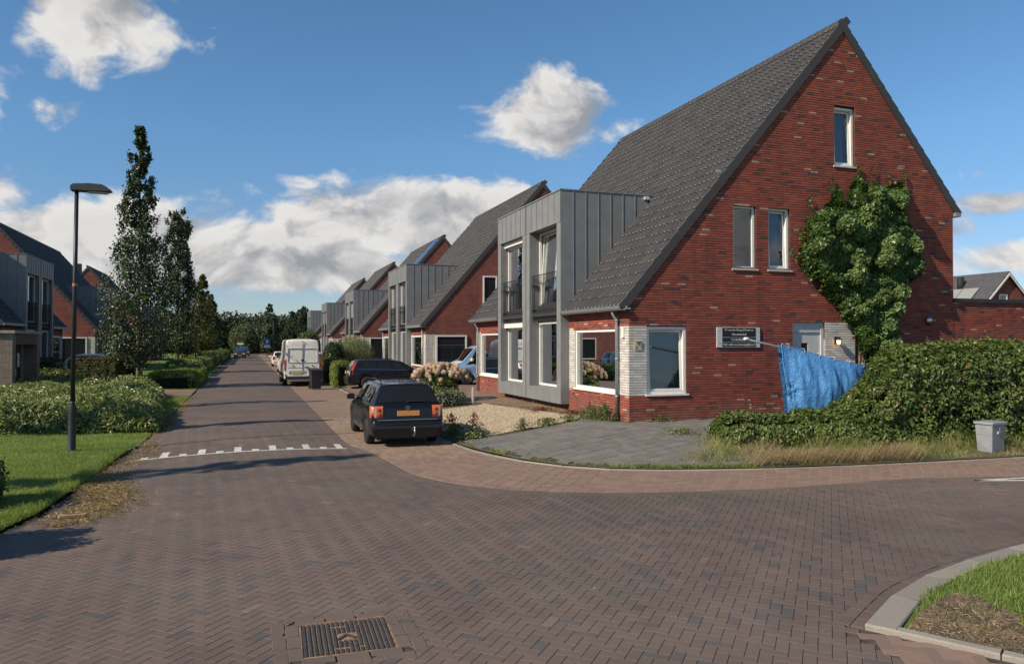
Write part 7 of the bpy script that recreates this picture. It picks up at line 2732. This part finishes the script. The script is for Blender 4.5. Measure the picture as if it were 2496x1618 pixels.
F = [[i * (nv + 1) + j, (i + 1) * (nv + 1) + j, (i + 1) * (nv + 1) + j + 1, i * (nv + 1) + j + 1] for i in range(nu) for j in range(nv)]
ob = add('sheet', np_mesh('sheet', Vt, np.array(F), M_tarp, smooth=True), tp)
md = ob.modifiers.new('thickness', 'SOLIDIFY')
md.thickness = 0.004
back = V.copy()
back[:, :, 1] = 0.16 - V[:, :, 1] * 0.3
add('rear_fall', np_mesh('rear_fall', back.reshape(-1, 3), np.array(F), M_tarp, smooth=True), tp)
top_line = [tuple(V[i, 0]) for i in range(0, nu + 1, 3)]
MB().tube(top_line, 0.012, 6).build('hem', M_tarp, tp, True)
MB().tube([tuple(V[0, j]) for j in range(0, nv + 1, 2)], 0.012, 6).build('hem', M_tarp, tp, True)
for i in range(6, nu, 14):
    p = V[i, 1] + np.array([0, -0.012, -0.02])
    MB().lathe([(0.012, -0.004), (0.024, -0.006), (0.026, 0.002)], 10, 'y', tuple(p)).build('eyelet', M_steel, tp, True)
    q = V[i, 0]
    MB().tube([tuple(p), tuple(q + np.array([0.01, -0.02, 0.05])), tuple(q + np.array([0.0, 0.09, 0.06]))], 0.005, 5).build('tie', M_frame, tp)
pl_ = thing('pole', 'long aluminium pole with a white cap sticking out of the tarpaulin', 'pole', (11.5, 15.62, 2.5))
MB().tube([(0.0, 0, 0.0), (4.05, 0, -0.80)], 0.026, 10).build('shaft', M_steel, pl_, True)
MB().lathe([(0.03, -0.05), (0.042, -0.02), (0.042, 0.05), (0.03, 0.08)], 12, 'x').build('cap', M_frame, pl_, True)
for x, zz in ((1.6, 2.14), (3.9, 1.68)):
    MB().tube([(x, 0.05, zz - 2.55), (x, 0.05, 0.15 - 2.5)], 0.024, 8).build('support', M_steel, pl_)

# gravel bed, slab drive, driveway between the houses
def stone_mat(name, c0, c1, sc):
    m, t, b = mat(name)
    wc = worldco(t)
    vo = t.n('ShaderNodeTexVoronoi')
    vo.inputs['Scale'].default_value = sc
    t.link(wc, vo.inputs['Vector'])
    c = t.mix(t.math('MULTIPLY', vo.outputs['Distance'], 1.2, clamp=True), c1, c0)
    nz = t.noise(wc, 1.5, 4)
    c = t.mix(1.0, c, t.ramp(nz, [(0.3, (0.85, 0.85, 0.85)), (0.7, (1.12, 1.1, 1.08))]), 'MULTIPLY')
    t.link(c, b.inputs['Base Color'])
    b.inputs['Roughness'].default_value = 0.95
    bump(t, b, vo.outputs['Distance'], -0.8, 0.03)
    return m


M_gravel = stone_mat('pale_gravel', (0.26, 0.20, 0.13), (0.50, 0.41, 0.28), 45.0)
grav_poly = [(4.95, 18.05), (5.9, 18.0), (7.4, 18.55), (8.75, 19.25), (8.15, 22.4), (7.75, 25.2), (6.4, 25.0), (5.3, 24.5), (4.9, 22.0)]
gravel = sheet('gravel_bed', grav_poly, M_gravel, zt, 0.4, 0.014)
nG = 9000
gx, gy = scatter(grav_poly, nG)
OCT = np.array([(1, 0, 0), (0, 1, 0), (-1, 0, 0), (0, -1, 0), (0, 0, 0.8), (0, 0, -0.8)])
OF = np.array([[0, 1, 4], [1, 2, 4], [2, 3, 4], [3, 0, 4], [1, 0, 5], [2, 1, 5], [3, 2, 5], [0, 3, 5]])
sz = RNG.uniform(0.010, 0.024, nG)
a = RNG.random(nG) * 6.28
K = OCT[None] * sz[:, None, None] * RNG.uniform(0.7, 1.2, (nG, 1, 3))
ca, sa_ = np.cos(a)[:, None], np.sin(a)[:, None]
V = np.stack([K[:, :, 0] * ca - K[:, :, 1] * sa_, K[:, :, 0] * sa_ + K[:, :, 1] * ca, K[:, :, 2]], 2)
V += np.stack([gx, gy, zt(gx, gy) + 0.018], 1)[:, None, :]
F = (OF[None] + (np.arange(nG) * 6)[:, None, None]).reshape(-1, 3)
M_pebble = pieces_mat('pebble', [(0.0, (0.45, 0.36, 0.24)), (0.4, (0.56, 0.47, 0.33)), (0.75, (0.36, 0.29, 0.20))], 0.9, 60.0, 0.1, bmp=0.0)
o = add('pebbles', np_mesh('pebbles', V.reshape(-1, 3), F, M_pebble, r=np.repeat(RNG.random(nG), 8)), gravel)
o['kind'] = 'stuff'

slab_poly = [(4.86, 17.7), (4.98, 16.2), (5.35, 14.85), (5.9, 13.85), (6.55, 13.22), (7.4, 12.76), (9.3, 12.28), (10.2, 12.15), (10.2, 14.1), (11.2, 14.6), (14.5, 15.0), (14.5, 17.66), (9.42, 17.66), (9.05, 17.7), (8.9, 19.05), (7.5, 18.4), (6.0, 17.85)]
drive = sheet('slab_driveway', slab_poly, M_joint, zt, 0.5, 0.006)
sa2 = R(24)
ii, jj = np.meshgrid(np.arange(-40, 40), np.arange(-40, 40))
sxs = (ii + 0.5 * (jj % 2)) * 0.30
sys_ = jj * 0.30
px_ = 8.5 + sxs.ravel() * math.cos(sa2) - sys_.ravel() * math.sin(sa2)
py_ = 15.0 + sxs.ravel() * math.sin(sa2) + sys_.ravel() * math.cos(sa2)
cs = np.mean(np.array(slab_poly), axis=0)
k = inside([(p[0] + 0.02 * (cs[0] - p[0]), p[1] + 0.02 * (cs[1] - p[1])) for p in slab_poly], px_, py_)
lay(drive, 'slab', 'slab_field', M_slab, px_[k], py_[k], zt(px_[k], py_[k]) + 0.020 + RNG.normal(0, 0.001, k.sum()), sa2, 0.30, 0.30, RNG.random(k.sum()), 300, gap=0.005, cham=0.004, zf=zt)

dw_poly = [(4.75, 31.2), (4.75, 42.0), (9.3, 42.0), (9.3, 41.4), (18, 41.4), (18, 31.7), (9.3, 31.7)]
driveway = sheet('brick_driveway', dw_poly, M_redfar, zt, 0.8, 0.012)
pw_poly = [(7.95, 25.6), (9.3, 21.8), (9.4, 31.6), (6.2, 31.1), (5.6, 28.6)]
sheet('front_path', pw_poly, M_redfar, zt, 0.6, 0.012)
lp_poly = [(-2.3, 37.0), (-2.3, 41.2), (-3.2, 41.6), (-9.0, 41.9), (-9.0, 39.9), (-4.3, 39.7), (-3.4, 37.0)]
sheet('left_path', lp_poly, M_redfar, zl, 0.6, 0.012)
# edging boards of the gravel bed
ed = thing('edging', 'thin concrete edging between pale gravel bed and the house front', 'edging')
pts = [(8.75, 19.25), (8.15, 22.4), (7.75, 25.2)]
for i in range(len(pts) - 1):
    a_, b_ = np.array(pts[i]), np.array(pts[i + 1])
    nseg = 3
    for j in range(nseg):
        p, q = a_ + (b_ - a_) * j / nseg, a_ + (b_ - a_) * (j + 0.98) / nseg
        d = (q - p) / np.linalg.norm(q - p)
        n = np.array([-d[1], d[0]]) * 0.03
        zz0, zz1 = float(zt(*p)), float(zt(*q))
        V = [(p[0] - n[0], p[1] - n[1], zz0 - 0.05), (q[0] - n[0], q[1] - n[1], zz1 - 0.05), (q[0] + n[0], q[1] + n[1], zz1 - 0.05), (p[0] + n[0], p[1] + n[1], zz0 - 0.05)]
        V += [(v[0], v[1], v[2] + 0.12) for v in V]
        add('edging_stone', np_mesh('edging_stone', np.array(V), BOXF, M_kerb, r=np.full(6, random.random())), ed)

# weeds
def weed(label, x, y, n, h, mt, r0=0.25, group='weeds in the front gardens', leaf=0.07, name='weed', zf=zt):
    o = thing(name, label, 'plant', (x, y, float(zf(x, y))), 0, group)
    a = RNG.random(n) * 6.28
    rr_ = np.abs(RNG.normal(0, r0, n))
    zz = RNG.random(n) * h * np.exp(-(rr_ / (r0 * 1.8)) ** 2)
    P = np.stack([np.cos(a) * rr_, np.sin(a) * rr_, zz + 0.02], 1)
    N = np.stack([np.cos(a) * 0.5, np.sin(a) * 0.5, np.full(n, 0.8)], 1) + RNG.normal(0, 0.5, (n, 3))
    leaf_obj('foliage', P, N, RNG.uniform(0.6, 1.3, n) * leaf, mt, o, wr=0.4)
    m = MB()
    for k in range(5):
        aa_ = random.random() * 6.28
        m.tube([(0.05 * math.cos(aa_), 0.05 * math.sin(aa_), 0), (r0 * 0.6 * math.cos(aa_), r0 * 0.6 * math.sin(aa_), h * 0.8)], [0.006, 0.003], 4)
    m.build('stems', M_bark, o)['kind'] = 'stuff'
    return o


weed('red leaved plant directly beside the rear wheel of the black estate', 4.98, 18.9, 420, 0.55, M_redpl, 0.20)
weed('second red leaved plant at the corner of the gravel bed', 5.35, 18.15, 360, 0.6, M_redpl, 0.16)
weed('green weeds growing below the red plant on the kerb corner', 5.25, 17.75, 500, 0.3, M_laurel, 0.24)
weed('green weeds between black estate and gravel bed', 4.95, 18.5, 420, 0.34, M_hedge, 0.2)
weed('small green weed tuft on the front edge of the gravel', 6.7, 18.3, 240, 0.3, M_hedge, 0.13)
weed('low green weeds at the slab edge right of the gravel tuft', 7.5, 18.6, 380, 0.2, M_hedge, 0.25)
weed('low weeds at the right tip of the gravel bed', 8.3, 19.0, 300, 0.16, M_laurel, 0.22)
weed('bushy green weeds at the foot of the downpipe', 9.05, 18.35, 900, 0.42, M_hedge, 0.26)
weed('bushy green weeds left of the downpipe under the wide window', 9.05, 19.2, 700, 0.35, M_hedge, 0.26)
weed('dull red ground plant under the wide window', 8.95, 20.2, 300, 0.12, M_redpl, 0.24)
weed('dull red ground plant in front of the zinc bay', 8.55, 21.6, 300, 0.12, M_redpl, 0.24)
weed('weeds at the foot of the gable under the corner window', 10.3, 17.55, 260, 0.16, M_hedge, 0.22)
weed('weeds at the foot of the gable below the company sign', 12.6, 17.45, 420, 0.24, M_lightb, 0.3)
weed('weed tuft in the joints of the slab driveway near the hedge', 9.75, 15.6, 300, 0.12, M_lightb, 0.26)
# tufts in the joints and along the kerb, and dry grass before the house
tx, ty = scatter(slab_poly, 1500, lambda x, y: np.clip(vnoise(x * 2.2, y * 2.2, 12) - 0.25, 0, 1))
grass_patch('tufts', 'small grass tufts in the joints of the slab driveway', (tx, ty), RNG.uniform(0.03, 0.10, 1500), 0.008, 0.8, M_blade, zt, RNG.random(1500))
ks = offset_line(KERB_R[2:9], 0.16)
L_ = np.concatenate([[0], np.cumsum(np.linalg.norm(np.diff(ks, axis=0), axis=1))])
s_ = RNG.uniform(0, L_[-1], 5000)
s_ = s_[(RNG.random(5000) < np.clip(0.15 + 0.8 * sstep(s_, 4.0, 6.5) + 0.4 * vnoise(s_ * 2.5, s_ * 0.7, 3), 0, 1))]
kx_, ky_ = np.interp(s_, L_, ks[:, 0]) + RNG.normal(0, 0.045, len(s_)), np.interp(s_, L_, ks[:, 1]) + RNG.normal(0, 0.045, len(s_))
grass_patch('kerb_grass', 'grass growing along the curved kerb of the slab driveway', (kx_, ky_), RNG.uniform(0.04, 0.13, len(s_)), 0.008, 0.9, M_blade, zt, RNG.random(len(s_)))
dx_, dy_ = scatter([(8.8, 19.3), (9.35, 19.2), (9.35, 27), (8.3, 26.5), (8.2, 22.4)], 6000)
grass_patch('dry_grass', 'short dry grass along the foot of the corner house front', (dx_, dy_), RNG.uniform(0.02, 0.07, 6000), 0.010, 1.1, M_straw, zt, RNG.random(6000))

# hydrangea and its planter
hy = mound('hydrangea', 'hydrangea with many faded pinkish flower heads beside the black estate', 'shrub', (6.75, 27.2), 1.0, 0.9, 1.15, M_hedge, 5200, 0.13, seedn=4, wr=0.65, base=0.22)
fm = MB()
rgf = np.random.default_rng(5)
pts = []
for k in range(260):
    zf_ = 1 - 2 * (k + 0.5) / 260
    ph = k * 2.39996
    rr_ = math.sqrt(1 - zf_ * zf_)
    pts.append((rr_ * math.cos(ph), rr_ * math.sin(ph), zf_))
pts = np.array(pts)
V, Fq = leaves(pts * np.array([0.085, 0.085, 0.105]) * rgf.uniform(0.8, 1.15, (260, 1)), pts, 0.042, 0.9, 0.0)
M_flower = leaf_mat('faded_flower', [(0.0, (0.60, 0.46, 0.35)), (0.6, (0.68, 0.54, 0.43)), (1.0, (0.50, 0.26, 0.20))], 0.8, 0.2, 0.2)
fmesh = [np_mesh('flower_head', np.concatenate([V, pts * np.array([0.06, 0.06, 0.07])]), Fq, M_flower, r=np.repeat(np.clip(rgf.random(260) * 0.5 + q, 0, 1), 2)) for q in (0.0, 0.2, 0.45)]
core_f = MB().lathe([(0.01, -0.08), (0.05, -0.055), (0.064, 0.0), (0.05, 0.06), (0.01, 0.085)], 10).mesh('flower_core', M_flower, True)
for k in range(135):
    a_ = rgf.uniform(0, 6.28)
    e_ = rgf.uniform(0.08, 1.0) ** 0.8 * 1.45
    rr_ = np.array([1.12 * math.cos(a_) * math.cos(e_), 1.0 * math.sin(a_) * math.cos(e_), 0.72 * math.sin(e_) + 0.68])
    fo = add('flower_head', fmesh[k % 3], hy, tuple(rr_))
    sc = rgf.uniform(0.6, 0.98)
    fo.scale = (sc, sc, sc)
    fo.rotation_euler = (rgf.uniform(-0.5, 0.5), rgf.uniform(-0.5, 0.5), a_)
    co_ = add('flower_core', core_f, fo)
mound('variegated_shrub', 'low pale variegated shrub below the hydrangea', 'shrub', (6.75, 25.9), 0.85, 0.45, 0.62, leaf_mat('variegated_leaf', [(0.0, (0.10, 0.14, 0.06)), (0.5, (0.30, 0.32, 0.22)), (1.0, (0.48, 0.46, 0.36))], 0.6, 0.25), 3600, 0.06, seedn=6, wr=0.45, base=0.16)
ps = thing('garden_post', 'short pale post beside the variegated shrub', 'post', (7.62, 25.95, 0.2))
MB().bevel_box(-0.035, 0.035, -0.035, 0.035, 0, 0.62, 0.008).build('post', M_frame_grey, ps)
hedge('hedge', 'reddish green garden hedge between the white van and the dark estate', 'hedge', [(4.95, 41.2), (4.95, 44.0)], 0.8, 1.25, M_lightb, 6000, 0.09, 0.1, seedn=12, base=0.05)
hedge('hedge', 'dark garden hedge beside the white van', 'hedge', [(5.1, 44.6), (5.1, 56.0)], 0.9, 1.3, M_beech, 6000, 0.12, 0.1, seedn=13, base=0.05)
# willow standard and palm
wlw = thing('willow_shrub', 'round pale pinkish green willow shrub in front of the third house', 'shrub', (8.0, 60.5, 0.1))
MB().tube([(0, 0, 0), (0.02, 0, 0.6), (0, 0.03, 1.3)], [0.06, 0.05, 0.05], 7).build('trunk', M_bark, wlw, True)
nw = 11000
d = unit(RNG.normal(size=(nw, 3)))
Pq = d * (RNG.random(nw) ** 0.35)[:, None] * np.array([1.75, 1.5, 1.1]) + np.array([0, 0, 1.75])
Pq[:, 2] -= 0.12 * (Pq[:, 0] ** 2 + Pq[:, 1] ** 2)
leaf_obj('crown', Pq, d + np.array([0, 0, 0.5]) + RNG.normal(0, 0.5, (nw, 3)), 0.15, M_willowl, wlw, wr=0.25, droop=0.8)
pm = thing('palm', 'small fan palm in the front garden right of the white van', 'palm', (7.1, 62.5, 0.1))
MB().tube([(0, 0, 0), (0.05, 0, 0.9), (0, 0, 1.7)], [0.13, 0.11, 0.10], 8).build('trunk', M_bark, pm, True)
for k in range(22):
    a_ = k * 2.4
    e_ = 0.9 - (k / 22) * 1.5
    m = MB()
    tip = np.array([math.cos(a_) * math.cos(e_), math.sin(a_) * math.cos(e_), math.sin(e_)]) * 0.85
    m.tube([(0, 0, 1.7), tuple(np.array([0, 0, 1.7]) + tip * 0.75)], [0.012, 0.007], 4)
    base_ = np.array([0, 0, 1.7]) + tip * 0.7
    sd = np.array([-math.sin(a_), math.cos(a_), 0])
    dn_ = tip / np.linalg.norm(tip)
    for f_ in np.linspace(-1.2, 1.2, 13):
        dr_ = dn_ * math.cos(f_) + sd * math.sin(f_)
        e2 = base_ + dr_ * 0.5 + np.array([0, 0, -0.12])
        w = np.cross(dr_, [0, 0, 1.0])
        w = w / (np.linalg.norm(w) + 1e-6) * 0.03
        m.raw([base_, base_ + dr_ * 0.28 + w, e2, base_ + dr_ * 0.28 - w], [[0, 1, 2], [0, 2, 3]])
    m.build('frond', M_treel, pm)
mound('shrub', 'dark green bush rising behind the white van', 'shrub', (6.2, 58.5), 1.2, 1.2, 2.3, M_treel, 6000, 0.14, seedn=14, base=0.1)
mound('shrub', 'leafy treetop peeking over the white van roof', 'shrub', (5.6, 73.0), 1.6, 1.6, 3.3, M_ivy, 7000, 0.17, seedn=15, base=0.1)

# blue parking sign
sp = thing('parking_sign', 'small blue traffic sign on a post far down the street', 'sign', (3.2, 125.0, 0))
MB().tube([(0, 0, 0), (0, 0, 2.95)], 0.04, 8).build('post', M_alu, sp, True)
M_sblue = plain('sign_blue', (0.02, 0.12, 0.42), 0.4, var=0.03)
MB().bevel_box(-0.42, 0.42, -0.05, -0.02, 2.05, 2.95, 0.01).build('panel', M_sblue, sp)
MB().box(-0.10, 0.10, -0.056, -0.051, 2.2, 2.8).build('symbol', M_frame, sp)
MB().bevel_box(-0.42, 0.42, -0.05, -0.02, 1.55, 2.0, 0.01).build('lower_panel', M_frame, sp)
bo = thing('bollard', 'small reddish bollard at the end of the road', 'bollard', (0.6, 150.0, 0))
MB().lathe([(0.12, 0), (0.12, 0.8), (0.09, 0.95), (0.02, 1.0)], 10).build('post', plain('bollard_red', (0.35, 0.14, 0.10), 0.6), bo)
fg2 = thing('name_sign', 'tiny white street name sign before the wood', 'sign', (-0.9, 158.0, 0))
MB().tube([(0, 0, 0), (0, 0, 2.2)], 0.04, 6).build('post', M_alu, fg2)
MB().box(-0.55, 0.55, -0.05, -0.02, 1.95, 2.25).build('panel', M_frame, fg2)

# small brick building at the left edge
sb_ = thing('brick_outbuilding', 'low brown brick outbuilding with recessed glazed entrance at the left edge', 'outbuilding', (-8.85, 35.6, 0.0))
m = MB()
m.box(-3.5, 0.0, 0.0, 0.45, 0, 2.78)
m.build('wall', M_brownwall, sb_)
MB().box(-3.5, 0.0, 3.85, 4.3, 0, 2.78).build('wall', M_brownwall, sb_)
MB().box(-3.5, -1.0, 0.45, 3.85, 0, 2.78).build('rear_wall', M_brownwall, sb_)
MB().box(-0.99, 0.0, 0.452, 3.848, 2.32, 2.78).build('fascia', M_dark, sb_)
MB().box(-3.6, 0.10, -0.10, 4.40, 2.782, 2.90).build('roof_slab', M_kerb if False else plain('concrete_coping', (0.32, 0.30, 0.27), 0.9), sb_)
MB().box(-0.55, -0.50, 0.46, 2.2, 0.05, 2.31).build('panel', plain('grey_panel', (0.16, 0.155, 0.15), 0.6), sb_)
MB().box(-0.55, -0.49, 2.21, 2.27, 0.05, 2.31).build('door_post', M_frame_grey, sb_)
MB().box(-0.55, -0.50, 2.28, 3.3, 0.05, 2.31).build('door', M_dark, sb_)
MB().box(-0.55, -0.52, 3.31, 3.84, 0.05, 2.31).build('panel', M_brownwall, sb_)
MB().box(-0.497, -0.49, 2.75, 3.05, 1.35, 1.95).build('notice', M_frame, sb_)
MB().tube([(-0.46, 2.36, 0.95), (-0.46, 2.36, 1.25)], 0.015, 6).build('handle', M_steel, sb_)

# far house at the right edge
fh = thing('far_house', 'distant brick house with white bargeboards and roof panels beyond the annex', 'house', (58.3, 45.0, 0))
hw, hz0, hzr, hl_ = 6.2, 2.2, 8.05, 14.0
slp = (hzr - hz0) / hw * 0.98
MB().prism([(-hw + 0.3, 0), (hw - 0.3, 0), (hw - 0.3, hz0 + 0.2), (0, hzr - 0.15), (-hw + 0.3, hz0 + 0.2)], 1, 0.0, hl_).build('wall', M_wallfar, fh)
rf = MB()
rf.prism([(-hw, hz0 - 0.05), (0, hzr - 0.02), (0, hzr + 0.12), (-hw, hz0 + 0.12)], 1, -0.25, hl_)
rf.build('roof', M_roofunder if False else plain('far_roof_tile', (0.075, 0.072, 0.075), 0.7, var=0.15, scale=3), fh)
MB().prism([(0.001, hzr - 0.02), (hw, hz0 - 0.05), (hw, hz0 + 0.12), (0.001, hzr + 0.12)], 1, -0.25, hl_).build('roof', MATS['far_roof_tile'], fh)
for sg_ in (-1, 1):
    MB().prism([(sg_ * hw, hz0 - 0.22), (0, hzr - 0.22), (0, hzr - 0.02), (sg_ * hw, hz0 - 0.02)], 1, -0.30, -0.252).build('bargeboard', M_frame, fh)
window('window', fh, 0, -0.06, -1, -0.9, 0.0, 4.6, 6.3, 0.09, 0.05, 0.0, sill=False, glass=M_glassd)
MB().tube([(-1.2, 3.2, 6.6), (-1.2, 3.2, 7.9)], 0.28, 12).build('flue', M_black, fh, True)
dv = np.array([hw, 0, hzr - hz0]) / math.hypot(hw, hzr - hz0)
nv_ = np.array([-dv[2], 0, dv[0]])
for c_ in range(5):
    for r_ in range(2):
        o0 = np.array([-hw, 1.2 + c_ * 1.55, hz0 + 0.12]) + dv * (3.1 + r_ * 1.75) + nv_ * 0.06
        V = [o0, o0 + np.array([0, 1.48, 0]), o0 + np.array([0, 1.48, 0]) + dv * 1.68, o0 + dv * 1.68]
        MB().raw([tuple(v) for v in V] + [tuple(v + nv_ * 0.05) for v in V], BOXF).build('solar_panel', plain('pale_panel', (0.28, 0.29, 0.27), 0.3, var=0.03) if (c_ + r_ == 0) else MATS['pale_panel'], fh)

# crumbs and dead stalks on the bare earth
ec = scatter(dirt_poly, 1500)
V = []
sz = RNG.uniform(0.006, 0.02, 1500)
K = OCT[None] * sz[:, None, None] * RNG.uniform(0.6, 1.3, (1500, 1, 3)) + np.stack([ec[0], ec[1], zi(ec[0], ec[1]) + 0.012], 1)[:, None, :]
F = (OF[None] + (np.arange(1500) * 6)[:, None, None]).reshape(-1, 3)
o = add('earth_crumbs', np_mesh('earth_crumbs', K.reshape(-1, 3), F, M_soil), dirt)
o['kind'] = 'stuff'
ec = scatter(dirt_poly, 900)
Pk = np.stack([ec[0], ec[1], zi(ec[0], ec[1]) + 0.016], 1)
o = leaf_obj('dead_stalks', Pk, np.tile([0, 0, 1.0], (900, 1)) + RNG.normal(0, 0.3, (900, 3)), RNG.uniform(0.03, 0.10, 900), M_straw, dirt, wr=0.12)
o['kind'] = 'stuff'

# litter and leaves on the road
lt = thing('broken_plank', 'short broken piece of pale wood lying in the dry clippings', 'wood', (-2.22, 11.85, 0.03), R(12))
MB().prism([(-0.16, 0.0), (0.14, -0.01), (0.17, 0.02), (0.15, 0.045), (-0.13, 0.05), (-0.17, 0.025)], 2, 0.0, 0.03).build('stick', plain('split_wood', (0.5, 0.30, 0.18), 0.8, var=0.3), lt)
nl = 260
lx2 = RNG.uniform(-2.2, 13, nl)
ly2 = RNG.uniform(4.2, 22, nl)
k = inside(herr_poly, lx2, ly2)
lx2, ly2 = lx2[k], ly2[k]
Pk = np.stack([lx2, ly2, zr(lx2, ly2) + 0.008], 1)
o = leaf_obj('litter', Pk, np.tile([0, 0, 1.0], (len(Pk), 1)) + RNG.normal(0, 0.2, (len(Pk), 3)), RNG.uniform(0.012, 0.035, len(Pk)), leaf_mat('litter_bits', [(0.0, (0.45, 0.40, 0.33)), (0.6, (0.35, 0.22, 0.12)), (1.0, (0.6, 0.57, 0.5))], 0.8, 0.0), wr=0.5)
tag(o, 'tiny pale leaf and litter bits scattered over the clinker road', 'litter', None, 'stuff')
